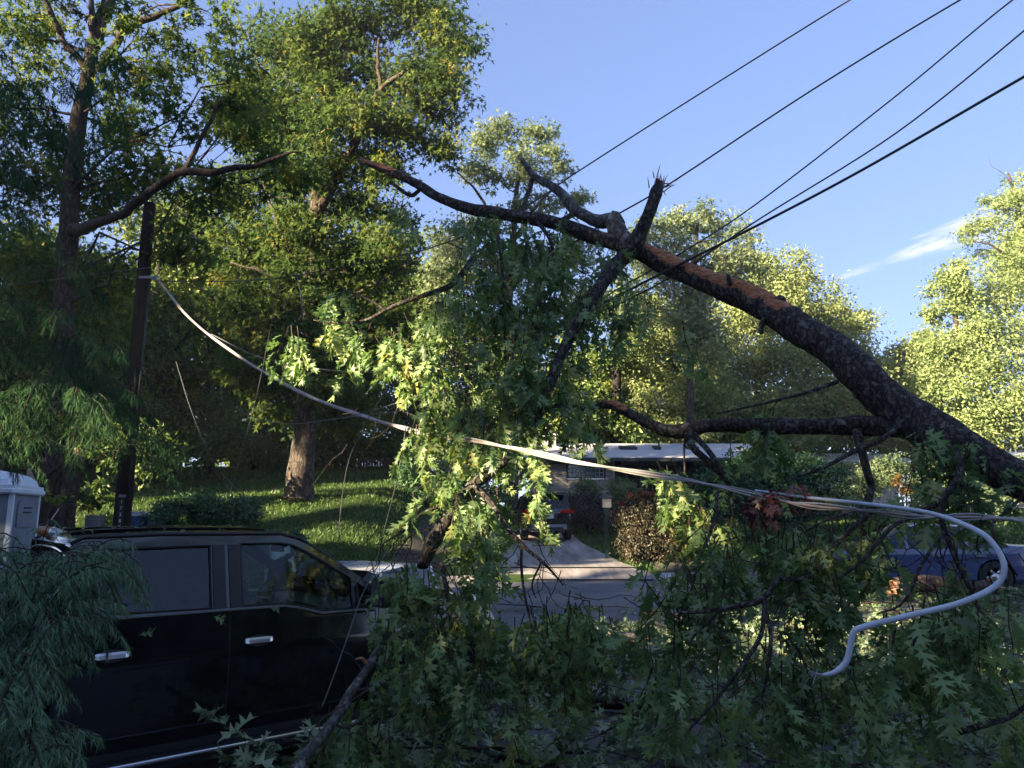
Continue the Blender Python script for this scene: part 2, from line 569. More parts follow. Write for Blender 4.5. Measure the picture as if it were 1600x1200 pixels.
def ground_mats():
    # asphalt
    m, nt, out = newmat('asphalt')
    b = N(nt, 'ShaderNodeBsdfPrincipled', Roughness=.75)
    co = N(nt, 'ShaderNodeTexCoord')
    n1 = N(nt, 'ShaderNodeTexNoise', Scale=.5, Detail=6.0, Roughness=.6)
    n2 = N(nt, 'ShaderNodeTexNoise', Scale=70.0, Detail=4.0)
    mpa = N(nt, 'ShaderNodeMapping')
    mpa.inputs['Scale'].default_value = (.35, 2.0, 1)
    nt.links.new(co.outputs['Object'], mpa.inputs[0])
    nt.links.new(mpa.outputs[0], n1.inputs['Vector'])
    nt.links.new(co.outputs['Object'], n2.inputs['Vector'])
    c = ramp(nt, [(.35, (.055, .055, .06)), (.5, (.10, .10, .108)), (.68, (.17, .165, .165))], n1.outputs[0])
    mx = N(nt, 'ShaderNodeMix', data_type='RGBA', blend_type='MULTIPLY')
    mx.inputs[0].default_value = .6
    nt.links.new(c, mx.inputs[6])
    nt.links.new(ramp(nt, [(.35, (.45, .45, .45)), (.65, (1.2, 1.2, 1.2))], n2.outputs[0]), mx.inputs[7])
    nt.links.new(mx.outputs[2], b.inputs['Base Color'])
    bp = N(nt, 'ShaderNodeBump', Strength=.5, Distance=.01)
    nt.links.new(n2.outputs[0], bp.inputs['Height'])
    nt.links.new(bp.outputs[0], b.inputs['Normal'])
    nt.links.new(b.outputs[0], out.inputs[0])
    M['asphalt'] = m
    # concrete with worn tracks
    m, nt, out = newmat('concrete')
    b = N(nt, 'ShaderNodeBsdfPrincipled', Roughness=.85)
    co = N(nt, 'ShaderNodeTexCoord')
    mp = N(nt, 'ShaderNodeMapping')
    mp.inputs['Scale'].default_value = (2.2, .25, 1)
    nt.links.new(co.outputs['Object'], mp.inputs[0])
    n1 = N(nt, 'ShaderNodeTexNoise', Scale=1.2, Detail=7.0, Roughness=.65)
    nt.links.new(mp.outputs[0], n1.inputs['Vector'])
    n2 = N(nt, 'ShaderNodeTexNoise', Scale=30.0, Detail=4.0)
    nt.links.new(co.outputs['Object'], n2.inputs['Vector'])
    c = ramp(nt, [(.3, (.13, .11, .10)), (.5, (.26, .23, .21)), (.7, (.40, .37, .34))], n1.outputs[0])
    mx = N(nt, 'ShaderNodeMix', data_type='RGBA', blend_type='MULTIPLY')
    mx.inputs[0].default_value = .4
    nt.links.new(c, mx.inputs[6])
    nt.links.new(ramp(nt, [(.35, (.6, .6, .6)), (.65, (1.1, 1.1, 1.1))], n2.outputs[0]), mx.inputs[7])
    nt.links.new(mx.outputs[2], b.inputs['Base Color'])
    nt.links.new(b.outputs[0], out.inputs[0])
    M['concrete'] = m
    # lawn soil under the blades
    m, nt, out = newmat('lawn_ground')
    b = N(nt, 'ShaderNodeBsdfDiffuse')
    co = N(nt, 'ShaderNodeTexCoord')
    n1 = N(nt, 'ShaderNodeTexNoise', Scale=1.3, Detail=8.0, Roughness=.7)
    nt.links.new(co.outputs['Object'], n1.inputs['Vector'])
    nt.links.new(ramp(nt, [(.3, (.022, .03, .012)), (.5, (.034, .055, .018)), (.72, (.055, .08, .026))], n1.outputs[0]), b.inputs[0])
    nt.links.new(b.outputs[0], out.inputs[0])
    M['lawn_ground'] = m


ground_mats()
M['black_paint'] = car_paint('black_paint', (.0015, .002, .004), .03, .10)
M['suv_paint'] = car_paint('suv_paint', (.006, .007, .009), .12)
M['white_paint'] = car_paint('white_paint', (.72, .72, .74), .1)
M['blue_paint'] = car_paint('blue_paint', (.06, .08, .19), .1)
M['black_plastic'] = plain('black_plastic', (.012, .012, .013), .55, var=.3, scale=12)
M['matte_black'] = plain('matte_black', (.012, .011, .010), 1.0, spec=0)
M['rubber'] = plain('rubber', (.018, .018, .018), .85, var=.4, scale=10, bump=.3)
M['chrome'] = plain('chrome', (.62, .62, .64), .28, 1)
M['alloy'] = plain('alloy', (.5, .5, .52), .3, 1)
M['silver_trim'] = plain('silver_trim', (.28, .28, .29), .4, .6)
M['cloth_seat'] = plain('cloth_seat', (.06, .055, .05), .9, var=.3, scale=20)
M['grey_interior'] = plain('grey_interior', (.09, .09, .085), .7)
M['glass_clear'] = glassy('glass_clear', (.5, .62, .56), .0)
M['glass_dark'] = glassy('glass_dark', (.035, .035, .035), .01)
M['red_lamp'] = plain('red_lamp', (.45, .012, .01), .15, coat=1)
M['clear_lamp'] = plain('clear_lamp', (.45, .46, .5), .12, coat=1)
M['amber'] = plain('amber', (.3, .11, .04), .4, coat=.6)
M['white_plastic'] = plain('white_plastic', (.62, .68, .74), .45, var=.08, scale=4, bump=.15, bscale=25)
M['grey_plastic'] = plain('grey_plastic', (.17, .20, .24), .5, var=.2, scale=3, bump=.15, bscale=20)
M['cable_grey'] = plain('cable_grey', (.3, .29, .27), .5, var=.25, scale=9)
M['cable_pink'] = plain('cable_pink', (.34, .28, .25), .5, var=.25, scale=9)
M['cable_white'] = plain('cable_white', (.5, .53, .58), .4, var=.12, scale=9)
M['wire_black'] = plain('wire_black', (.012, .012, .013), .5)
M['wire_steel'] = plain('wire_steel', (.09, .09, .085), .6, .0)
M['siding'] = plain('siding', (.30, .27, .23), .8, var=.15, scale=3, bump=.2)
M['siding_tan'] = plain('siding_tan', (.36, .27, .16), .8, var=.2, scale=3)
M['stone'] = plain('stone', (.30, .27, .25), .9, var=.35, scale=3, bump=.5, bscale=14)
M['roof_grey'] = plain('roof_grey', (.50, .49, .50), .85, var=.12, scale=25, bump=.4, bscale=20)
M['dark_trim'] = plain('dark_trim', (.03, .035, .035), .6)
M['green_trim'] = plain('green_trim', (.06, .09, .08), .6)
M['white_trim'] = plain('white_trim', (.62, .62, .60), .5)
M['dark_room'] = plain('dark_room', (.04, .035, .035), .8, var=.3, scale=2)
M['glass_block'] = plain('glass_block', (.05, .09, .09), .12, coat=1, var=.5, scale=6)
M['brick_red'] = plain('brick_red', (.30, .12, .08), .85, var=.3, scale=9)
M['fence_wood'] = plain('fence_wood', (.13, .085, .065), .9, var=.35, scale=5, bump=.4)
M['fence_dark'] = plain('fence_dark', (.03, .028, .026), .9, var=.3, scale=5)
M['post_green'] = plain('post_green', (.01, .035, .028), .5)
M['cream'] = plain('cream', (.42, .37, .30), .6, var=.15)
M['bin_blue'] = plain('bin_blue', (.03, .07, .24), .45, var=.2)
M['bin_grey'] = plain('bin_grey', (.12, .15, .17), .5, var=.2)
M['kerb'] = plain('kerb', (.24, .225, .21), .9, var=.3, scale=4, bump=.4)
M['mulch'] = plain('mulch', (.05, .035, .025), .95, var=.5, scale=20, bump=.8)
M['paint_white'] = plain('paint_white', (.75, .75, .74), .7, var=.15, scale=20)
M['paint_black'] = plain('paint_black', (.015, .015, .015), .7)
M['bark_chip'] = plain('bark_chip', (.16, .08, .05), .9, var=.5, scale=30, bump=.8)

# ------------------------------------------------------------------ leaves as real faces
OAK_V, OAK_T = [], []


def _oak(simple=False):
    val = [(.02, 0.0), (.05, .10), (.06, .30), (.05, .36), (.065, .57), (.05, .63), (.06, .84)]
    lobes = [(1, .25, .27), (3, .41, .60), (5, .30, .95)]
    V, T = [], []
    for (x, y) in val:
        V.append((-x, y, 0))
        V.append((x, y, 0))
    for i in range(6):
        a, b, c, d = 2 * i, 2 * i + 1, 2 * i + 3, 2 * i + 2
        T += [(a, b, c), (a, c, d)]
    if simple:
        val = [val[0], val[2], val[4], val[6]]
        V, T = [], []
        for (x, y) in val:
            V.append((-x * 1.15, y, 0))
            V.append((x * 1.15, y, 0))
        for i in range(3):
            a, b, c, d = 2 * i, 2 * i + 1, 2 * i + 3, 2 * i + 2
            T += [(a, b, c), (a, c, d)]
        lobes = [(0, .25, .27), (1, .41, .60), (2, .30, .95)]
    for j, x, y in lobes:
        V.append((-x, y, .03))
        V.append((x * .93, y + .03, .03))
        l, r_ = len(V) - 2, len(V) - 1
        T += [(2 * j, 2 * j + 2, l), (2 * j + 1, r_, 2 * j + 3)]
        if j > 1 and not simple:
            # second bristle on each lobe
            V.append((-x * .72, y + .13, .02))
            V.append((x * .66, y + .14, .02))
            V.append((-x * .55, y - .02, .02))
            V.append((x * .5, y - .0, .02))
            T += [(len(V) - 2, 2 * j + 2, len(V) - 4), (len(V) - 1, len(V) - 3, 2 * j + 3)]
    V.append((0, 1.02, 0))
    T.append((6, 7, len(V) - 1) if simple else (12, 13, len(V) - 1))
    V = np.array(V, float)
    V[:, 2] += np.abs(V[:, 0]) * .22 - .22 * V[:, 1] ** 2
    # petiole
    k = len(V)
    V = np.vstack([V, [(-.008, 0, 0), (.008, 0, 0), (0, -.18, .02)]])
    T.append((k, k + 2, k + 1))
    return V, np.array(T)


OAK_V, OAK_T = _oak()
LIT_V, LIT_T = _oak(True)
DIA_V = np.array([(0, 0, 0), (.28, .45, .07), (0, 1, -.06), (-.28, .45, .07)], float)
DIA_T = np.array([(0, 1, 2), (0, 2, 3)])
# three-fingered tuft for oaks seen at a middle distance
TRI_V = np.array([(0, 0, 0), (.14, .5, 0), (0, 1, -.1), (-.14, .5, 0), (.5, .62, .06), (-.5, .62, .06), (.1, .25, 0), (-.1, .25, 0)], float)
TRI_T = np.array([(0, 1, 2), (0, 2, 3), (6, 4, 1), (7, 3, 5)])
NEE_V = np.array([(-.05, 0, 0), (.05, 0, 0), (0, 1, -.12)], float)
NEE_T = np.array([(0, 1, 2)])


def norm(a):
    return a / np.maximum(np.linalg.norm(a, axis=1, keepdims=True), 1e-9)


def frames(d, n):
    d = norm(d)
    x = norm(np.cross(d, n))
    z = np.cross(x, d)
    return x, d, z


def leaves(name, pos, d, n, size, tone, mat, tpl=None, parent=None, width=1.0):
    V, T = tpl if tpl else (DIA_V, DIA_T)
    pos = np.asarray(pos, float)
    if parent is not None:
        l, rz = base_of(parent)
        pos = pos - np.array(l)
    x, y, z = frames(np.asarray(d, float), np.asarray(n, float))
    nl, nv, nt_ = len(pos), len(V), len(T)
    size = np.asarray(size, float)[:, None, None]
    zk = rng.uniform(-.6, 3.6, (nl, 1, 1))
    width = width * rng.uniform(.72, 1.1, (nl, 1, 1))
    W = (V[None, :, 0:1] * width * x[:, None, :] + V[None, :, 1:2] * y[:, None, :] + V[None, :, 2:3] * zk * z[:, None, :]) * size + pos[:, None, :]
    me = bpy.data.meshes.new(name)
    me.vertices.add(nl * nv)
    me.vertices.foreach_set('co', W.astype(np.float32).ravel())
    idx = (np.arange(nl)[:, None, None] * nv + T[None]).astype(np.int32).ravel()
    me.loops.add(len(idx))
    me.loops.foreach_set('vertex_index', idx)
    me.polygons.add(nl * nt_)
    me.polygons.foreach_set('loop_start', np.arange(0, len(idx), 3, dtype=np.int32))
    me.update(calc_edges=True)
    a = me.attributes.new('tone', 'FLOAT', 'POINT')
    a.data.foreach_set('value', np.repeat(np.asarray(tone, np.float32), nv))
    me.materials.append(mat)
    o = link(name, me, parent)
    o['kind'] = 'stuff'
    return o


def rand_dir(n):
    return norm(rng.normal(size=(n, 3)))


COVER = 2.6


def blob_leaves(blobs, L, cover, clump=.5, droop=.35, tone_bias=0.0, gaps=.35):
    """blobs: (centre, (rx, ry, rz)); leaves in clumps spread through an ellipsoid's volume, leaving gaps"""
    P, D, NN, SZ, TN, CC = [], [], [], [], [], []
    for c, r in blobs:
        c = np.array(c)
        r = np.array(r)
        area = math.pi * r[0] * r[2]
        n = int(cover * COVER * area / (.27 * L * L))
        per = 38
        cl = min(clump, .45 * min(r))
        k = max(6, int(n / per))
        kk = int(k * 1.7)
        cd = rand_dir(kk)
        rad = rng.random(kk) ** .38
        lump = np.array([mnoise.noise(Vector((c[0] + d[0] * 2.1, c[1] + d[1] * 2.1, c[2] + d[2] * 2.1)) * .9) for d in cd])
        C = c + cd * r * (rad * (1 + .38 * lump))[:, None]
        keep = np.array([mnoise.noise(Vector(tuple(q)) * (.55 / max(.5, clump))) for q in C]) > -gaps * .5
        if keep.sum() < 3:
            keep[:] = True
        C, cd = C[keep][:k], cd[keep][:k]
        k = len(C)
        per = max(6, int(n / max(k, 1)))
        tn = rng.normal(.42 + tone_bias, .17, k)
        sz = cl * (.55 + .9 * rng.random(k))
        off = rng.normal(size=(k, per, 3)) * np.array([1, 1, .62])
        off *= (rng.random((k, per, 1)) ** .3) * .75
        P.append((C[:, None, :] + off * sz[:, None, None]).reshape(-1, 3))
        out = norm(off.reshape(-1, 3) + 1e-6)
        dd = out * .7 + rng.normal(size=out.shape) * .5
        dd[:, 2] -= droop
        D.append(dd)
        cl_out = np.repeat(norm(C - c), per, 0)
        nn = rng.normal(size=out.shape) * .5 + out * .5 + cl_out * .4
        nn[:, 2] += .4
        NN.append(nn)
        SZ.append(L * (.65 + .7 * rng.random(k * per)))
        TN.append(np.clip(np.repeat(tn, per) + rng.normal(0, .075, k * per), 0, 1))
        CC.append(C)
    return np.vstack(P), np.vstack(D), np.vstack(NN), np.concatenate(SZ), np.concatenate(TN), CC


def branch_path(a, b, sag=.12, n=6, seed=0):
    a, b = Vector(a), Vector(b)
    L = (b - a).length
    out = []
    for i in range(n + 1):
        t = i / n
        p = a.lerp(b, t)
        w = math.sin(t * math.pi) * L
        p += Vector((mnoise.noise(p * .8 + Vector((seed, 0, 0))), mnoise.noise(p * .8 + Vector((0, seed, 0))), mnoise.noise(p * .8 + Vector((0, 0, seed))))) * w * .25
        p.z += w * sag
        out.append(p)
    return out


def tree(name, label, trunk, limbs, blobs, mat, bk, L=.16, cover=2.0, clump=.6, tpl=None, group=None, tone=0.0, gaps=.35, twigs=5, cat='tree', droop=.35, tr=10):
    """trunk/limbs: rows (px,py,Y,r); blobs: (px,py,rx px,ry px,Y,depth radius m)"""
    tp, trr = path_px(trunk, 5, .06, 3)
    b = tp[0].copy()
    b.z = g(b.x, b.y)
    t = root(name, b, label, cat, group=group)
    mb = MB()
    if tp[0].z > b.z:
        tp = [Vector((b.x, b.y, b.z - .15))] + tp
        trr = [trr[0] * 1.25] + trr
    mb.tube(tp, trr, tr, .18)
    mk('trunk', mb, bk, t, True)
    for i, lb in enumerate(limbs):
        m2 = MB()
        p, r = path_px(lb, 5, .08, i * 3.1)
        m2.tube(p, r, 7, .15)
        mk('limb', m2, bk, t, True)
    wb = []
    for (px, py, rx, ry, Y, dr) in blobs:
        c = at(px, py, Y)
        k = Y / 1182.0
        wb.append((c, (rx * k, dr, ry * k)))
    P, D, NN, SZ, TN, CC = blob_leaves(wb, L, cover, clump, droop, tone, gaps)
    leaves('crown', P, D, NN, SZ, TN, mat, tpl, t)
    # branches from the trunk into every blob
    m3 = MB()
    for i, (c, r) in enumerate(wb):
        q = min(tp, key=lambda p: (p - (c - Vector((0, 0, (c - p).length * .25)))).length)
        rr = .014 + .007 * max(r)
        bp = branch_path(q, c, .05, 6, i)
        m3.tube(bp, [rr * 1.5 * (1 - .6 * k / 6) for k in range(7)], 5)
        C = CC[i]
        for j in range(min(twigs, len(C))):
            e = C[(j * 7) % len(C)]
            s0 = bp[3 + j % 4]
            m3.tube(branch_path(s0, e, .03, 4, j + i), [rr * .5, rr * .4, rr * .3, rr * .22, rr * .15], 4)
    br = mk('branches', m3, bk, t, True)
    br['kind'] = 'stuff'
    return t


# ------------------------------------------------------------------ ground, road, driveway, kerb
def kerb_y(x):
    return float(np.interp(x, [-60, -9, -5, -1.5, 3, 12, 60], [13.2, 13.4, 15.2, 17.6, 18.0, 18.2, 19.6]))


def dl(y):
    return float(np.interp(y, [17, 27, 36], [-.45, -.15, -.4]))


def dr(y):
    return float(np.interp(y, [17, 18.3, 20, 27, 36], [3.5, 3.3, 2.95, 2.45, 2.3]))


def sheet(name, xs, ys, zf, mat, keep=None):
    mb = MB()
    nx, ny = len(xs), len(ys)
    for y in ys:
        for x in xs:
            mb.v.append((x, y, zf(x, y)))
    for j in range(ny - 1):
        for i in range(nx - 1):
            if keep and not keep((xs[i] + xs[i + 1]) / 2, (ys[j] + ys[j + 1]) / 2):
                continue
            mb.f.append([j * nx + i, j * nx + i + 1, (j + 1) * nx + i + 1, (j + 1) * nx + i])
            mb.m.append(0)
    return mk(name, mb, mat, None, True)


xs = list(np.concatenate([np.linspace(-300, -40, 14), np.linspace(-38, 38, 120), np.linspace(40, 300, 14)]))
ys = list(np.concatenate([np.linspace(-120, -6, 14), np.linspace(-5, 60, 140), np.linspace(62, 600, 20)]))
gr = sheet('ground', xs, ys, lambda x, y: g(x, y) + (.10 if y > kerb_y(x) + .1 else -.03) + .05 * mnoise.noise(Vector((x * .5, y * .5, 0))) * (1 if y > kerb_y(x) + 2 else 0), M['lawn_ground'])
gr['kind'] = 'structure'
# the road follows the kerb line
mb = MB()
rx = list(np.linspace(-60, 60, 161))
ts = list(np.linspace(0, 1, 30))
for t_ in ts:
    for x in rx:
        y = -9 + (kerb_y(x) + 9) * t_
        mb.v.append((x, y, g(x, y) + .012))
nx = len(rx)
for j in range(len(ts) - 1):
    for i in range(nx - 1):
        mb.f.append([j * nx + i, j * nx + i + 1, (j + 1) * nx + i + 1, (j + 1) * nx + i])
        mb.m.append(0)
road = mk('road', mb, M['asphalt'], None, True)
road['kind'] = 'structure'
# driveway
mb = MB()
ysd = list(np.linspace(17.75, 35.5, 60))
for y in ysd:
    for t_ in np.linspace(0, 1, 8):
        x = dl(y) + (dr(y) - dl(y)) * t_
        lip = .02 + .10 * ss(17.75, 18.6, y)
        mb.v.append((x, y, g(x, y) + lip + .03))
for j in range(len(ysd) - 1):
    for i in range(7):
        if 18.95 < ysd[j] < 19.0:
            continue
        mb.f.append([j * 8 + i, j * 8 + i + 1, (j + 1) * 8 + i + 1, (j + 1) * 8 + i])
        mb.m.append(0)
dw = mk('driveway', mb, M['concrete'], None, True)
dw['kind'] = 'structure'
mb = MB()
mb.box((1.35, 19.15, g(1.35, 19.15) + .137), (3.4, .03, .006))
jn = mk('driveway_joint', mb, M['dark_trim'])
jn['kind'] = 'structure'


def kerb(x0, x1, n, name='kerb'):
    mb = MB()
    pts = []
    for i in range(n + 1):
        x = x0 + (x1 - x0) * i / n
        pts.append((x, kerb_y(x)))
    for i, (x, y) in enumerate(pts):
        z = g(x, y)
        mb.v += [(x, y, z - .03), (x, y + .015, z + .135), (x, y + .15, z + .145), (x, y + .16, z - .03)]
    for i in range(n):
        a, b = i * 4, i * 4 + 4
        mb.f += [[a, b, b + 1, a + 1], [a + 1, b + 1, b + 2, a + 2], [a + 2, b + 2, b + 3, a + 3]]
        mb.m += [0, 0, 0]
    mb.f += [[0, 1, 2, 3], [n * 4 + 3, n * 4 + 2, n * 4 + 1, n * 4]]
    mb.m += [0, 0]
    o = mk(name, mb, M['kerb'])
    o['kind'] = 'structure'
    return o


kerb(-40, -.55, 70)
kerb(3.55, 40, 60)
# white house number painted on the kerb face
kx0 = at(1019, 898, 18).x
tb = root('kerb_number', (kx0 + .22, kerb_y(kx0) - .004, g(kx0, 18) + .07), 'white painted house number on the face of the kerb right of the driveway', 'house number')
mb = MB()
mb.box((0, 0, 0), (.44, .004, .13))
mk('painted_panel', mb, M['paint_white'], tb, world_coords=False)


def text_part(name, s, size, loc, rot, mat, parent, depth=.001):
    cu = bpy.data.curves.new(name, 'FONT')
    cu.body = s
    cu.size = size
    cu.extrude = depth
    cu.align_x = 'CENTER'
    cu.align_y = 'CENTER'
    cu.materials.append(mat)
    tmp = bpy.data.objects.new(name, cu)
    COL.objects.link(tmp)
    dg = bpy.context.evaluated_depsgraph_get()
    me = bpy.data.meshes.new_from_object(tmp.evaluated_get(dg))
    bpy.data.objects.remove(tmp)
    bpy.data.curves.remove(cu)
    o = link(name, me, parent)
    o.location = loc
    o.rotation_euler = rot
    return o


text_part('lettering', '29012', .125, (0, -.004, 0), (R(90), 0, 0), M['paint_black'], tb)


# lawn blades
def lawn_mask(x, y):
    if y < kerb_y(x) + .25:
        return False
    if dl(y) - .05 < x < dr(y) + .05 and y < 36:
        return False
    return abs(x) < y * .74 + .5


n = 0
gx, gy = [], []
cand_y = 14 + 28 * rng.random(260000) ** 1.0
cand_x = (rng.random(260000) * 2 - 1) * (cand_y * .72)
P = []
for x, y in zip(cand_x, cand_y):
    if lawn_mask(x, y):
        if x > 3 and rng.random() < .5:
            continue
        P.append((x, y, g(x, y) + .09))
        if len(P) > 110000:
            break
P = np.array(P)
D = rng.normal(size=P.shape) * .45
D[:, 2] = 1
NN = rng.normal(size=P.shape)
NN[:, 2] = .2
tn = np.array([.45 + .35 * mnoise.noise(Vector((p[0] * .6, p[1] * .35, 0))) for p in P]) + rng.normal(0, .12, len(P))
hgt = .07 + .07 * rng.random(len(P)) + .10 * (P[:, 1] > 33)
o = leaves('grass', P, D, NN, hgt, np.clip(tn, 0, 1), M['grass'], (NEE_V * np.array([3.2, 1, 2.0]), NEE_T))
tag(o, 'mown green lawn grass sloping up behind the road', 'grass')
# mulch strips beside the drive
mb = MB()
for (x0, x1, y0, y1) in ((3.4, 8.5, 18.4, 21.2), (-3.2, -.5, 17.9, 30)):
    nx_, ny_ = 8, 10
    o0 = len(mb.v)
    for j in range(ny_ + 1):
        for i in range(nx_ + 1):
            x = x0 + (x1 - x0) * i / nx_
            y = y0 + (y1 - y0) * j / ny_
            y = max(y, kerb_y(x) + .2)
            e = 1 if 0 < i < nx_ and 0 < j < ny_ else 0
            mb.v.append((x, y, g(x, y) + .06 + .11 * e))
    for j in range(ny_):
        for i in range(nx_):
            a = o0 + j * (nx_ + 1) + i
            mb.f.append([a, a + 1, a + nx_ + 2, a + nx_ + 1])
            mb.m.append(0)
ml = mk('mulch_bed', mb, M['mulch'], None, True)
ml['kind'] = 'structure'

# ------------------------------------------------------------------ house across the road
H = root('ranch_house', (6.5, 36, g(6.5, 36)), 'low ranch house with pale grey roof and glass block window behind the shrubs', 'house')
HG = g(6.5, 36) - .4
ez = at(900, 717, 35.3).z
rzg = at(900, 697, 41.0).z


def hb(name, c, d, mat, parent=H, **k):
    mb = MB()
    mb.box(c, d, **k)
    return mk(name, mb, mat, parent)


# roof: two slopes
mb = MB()
th = .14
x0, x1 = .6, 13.4
for (ya, za, yb, zb) in ((35.2, ez - .05, 41, rzg), (41, rzg, 47, ez)):
    mb.add([(x0, ya, za), (x1, ya, za), (x1, yb, zb), (x0, yb, zb), (x0, ya, za + th), (x1, ya, za + th), (x1, yb, zb + th), (x0, yb, zb + th)],
           [(0, 3, 2, 1), (4, 5, 6, 7), (0, 1, 5, 4), (1, 2, 6, 5), (2, 3, 7, 6), (3, 0, 4, 7)])
roof = mk('roof', mb, M['roof_grey'], H)
hb('fascia', ((x0 + x1) / 2, 35.17, ez - .04), (x1 - x0, .05, .16), M['dark_trim'])
# pipes, skylights and cap on the roof


def roof_z(y):
    return ez - .05 + (rzg - ez + .05) * (y - 35.2) / 5.8 + th


for px, py0 in ((940, 699), (1030, 699)):
    p = at(px, 705, 39)
    mb = MB()
    mb.tube([(p.x, 39, roof_z(39) - .05), (p.x, 39, roof_z(39) + .42)], .045, 8)
    mk('vent_pipe', mb, M['dark_trim'], roof)
for px0, px1, py in ((968, 994, 703), (1021, 1031, 704), (1073, 1090, 707)):
    a, b = at(px0, py, 38.4), at(px1, py, 38.4)
    sl = math.atan((rzg - ez) / 5.8)
    mb = MB()
    mb.box(((a.x + b.x) / 2, 38.4, roof_z(38.4) + .06), (b.x - a.x, .75, .14), tilt=Matrix.Rotation(sl, 3, 'X'))
    sk = mk('skylight', mb, M['dark_trim'], roof)
# chimney
c = at(857, 692, 40)
hb('chimney', (c.x, 40, rzg - .1), (.75, .75, 1.0), M['stone'], roof)
hb('chimney_cap', (c.x, 40, rzg + .46), (.95, .95, .13), M['white_trim'], roof)
mb = MB()
mb.lathe([(0.0, 0), (.2, 0), (.17, .3), (.13, .45), (.0, .45)], (c.x, 40, rzg + .52), n=10)
mk('chimney_pot', mb, M['cream'], roof, True)
mb = MB()
mb.box((c.x, 40, rzg + 1.1), (.36, .36, .05))
mk('pot_lid', mb, M['silver_trim'], roof)
# walls
wl0, wl1 = at(862, 740, 36).x, at(957, 740, 36).x
gwx0, gwx1 = at(888, 730, 36).x, at(943, 730, 36).x
gz0, gz1 = at(900, 745, 36).z, at(900, 725.5, 36).z
top = ez - .06
hb('wall', ((.9 + wl0) / 2, 36.2, (HG + top) / 2), (wl0 - .9, .3, top - HG), M['stone'])
bw = .2
# lap siding boards on the front wall, butted round the window
nb = int((top - HG) / bw)
for i in range(nb):
    z = HG + bw * (i + .5)
    if gz0 - .12 < z < gz1 + .12:
        segs = [(wl0 + .002, gwx0 - .1), (gwx1 + .1, wl1)]
    else:
        segs = [(wl0 + .002, wl1)]
    for a, b in segs:
        mb = MB()
        mb.box(((a + b) / 2, 36.05, z), (b - a, .05, bw - .012), tilt=Matrix.Rotation(R(-4), 3, 'X'))
        mk('siding_board', mb, M['siding'], H)
hb('wall', ((wl0 + wl1) / 2, 36.25, (HG + gz0 - .1) / 2 + 0), (wl1 - wl0 - .01, .3, gz0 - .1 - HG), M['siding'])
hb('wall', ((wl0 + wl1) / 2, 36.25, (gz1 + .1 + top) / 2), (wl1 - wl0 - .01, .3, top - gz1 - .1), M['siding'])
hb('corner_board', (wl1 + .05, 36.1, (HG + top) / 2), (.09, .3, top - HG), M['cream'])
win = hb('window', ((gwx0 + gwx1) / 2, 36.22, (gz0 + gz1) / 2), (gwx1 - gwx0 + .18, .1, gz1 - gz0 + .16), M['green_trim'])
nc, nr = 9, 3
blk = None
for i in range(nc):
    for j in range(nr):
        w_ = (gwx1 - gwx0) / nc
        h_ = (gz1 - gz0) / nr
        cx_, cz_ = gwx0 + w_ * (i + .5), gz0 + h_ * (j + .5)
        if blk is None:
            mb = MB()
            mb.box((0, 0, 0), (w_ - .035, .07, h_ - .035))
            blk = mk('glass_block', mb, M['glass_block'], win, world_coords=False)
            blk.location = Vector((cx_, 36.13, cz_)) - H.location
        else:
            o = blk.copy()
            COL.objects.link(o)
            o.parent = win
            o.location = Vector((cx_, 36.13, cz_)) - H.location
mb = MB()
for i in range(nc + 1):
    mb.box((gwx0 + (gwx1 - gwx0) * i / nc, 36.16, (gz0 + gz1) / 2), (.03, .05, gz1 - gz0 + .03))
for j in range(nr + 1):
    mb.box(((gwx0 + gwx1) / 2, 36.163, gz0 + (gz1 - gz0) * j / nr), (gwx1 - gwx0 + .03, .045, .03))
mk('mortar_grid', mb, M['white_trim'], win)
# recessed porch to the right
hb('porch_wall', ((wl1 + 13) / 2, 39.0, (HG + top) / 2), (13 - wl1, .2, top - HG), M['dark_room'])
hb('porch_side_wall', (wl1 + .02, 37.7, (HG + top) / 2), (.1, 2.6, top - HG - .05), M['brick_red'])
for px in (1002, 1010, 1062, 1118):
    p = at(px, 740, 36)
    hb('porch_post', (p.x, 36.1, (HG + top) / 2), (.13, .13, top - HG), M['dark_trim'])
for px0, px1 in ((975, 992), (1018, 1040), (1075, 1100)):
    a, b = at(px0, 740, 38.8), at(px1, 740, 38.8)
    f = hb('window', ((a.x + b.x) / 2, 38.86, HG + 1.9), (b.x - a.x, .07, 1.5), M['cream'])
    hb('pane', ((a.x + b.x) / 2, 38.80, HG + 1.9), (b.x - a.x - .12, .03, 1.38), M['glass_block'], f)
hb('gable_wall', (13.0, 41, (HG + top) / 2), (.2, 9.6, top - HG), M['siding'])

# neighbours beyond
H2 = root('far_house', (24, 56, g(24, 56)), 'white roofed house far off between the hedge and the fallen trunk', 'house')
hb('wall', (24.5, 58, 4.4), (8, 5, 4.4), M['white_trim'], H2)
mb = MB()
a = at(1285, 722, 55)
b = at(1350, 708, 55)
mb.add([(a.x, 54.5, a.z), (b.x + 4, 54.5, a.z), (b.x + 4, 60, b.z + .4), (a.x, 60, b.z + .4), (a.x, 54.5, a.z - .2), (b.x + 4, 54.5, a.z - .2), (b.x + 4, 60, b.z + .2), (a.x, 60, b.z + .2)],
       [(0, 1, 2, 3), (7, 6, 5, 4), (0, 4, 5, 1), (1, 5, 6, 2), (2, 6, 7, 3), (3, 7, 4, 0)])
mk('roof', mb, M['white_trim'], H2)
H3 = root('far_house', (36, 58, g(36, 58)), 'pale roofed house far off at the right behind the trunk', 'house')
mb = MB()
a = at(1535, 712, 56)
b = at(1610, 703, 56)
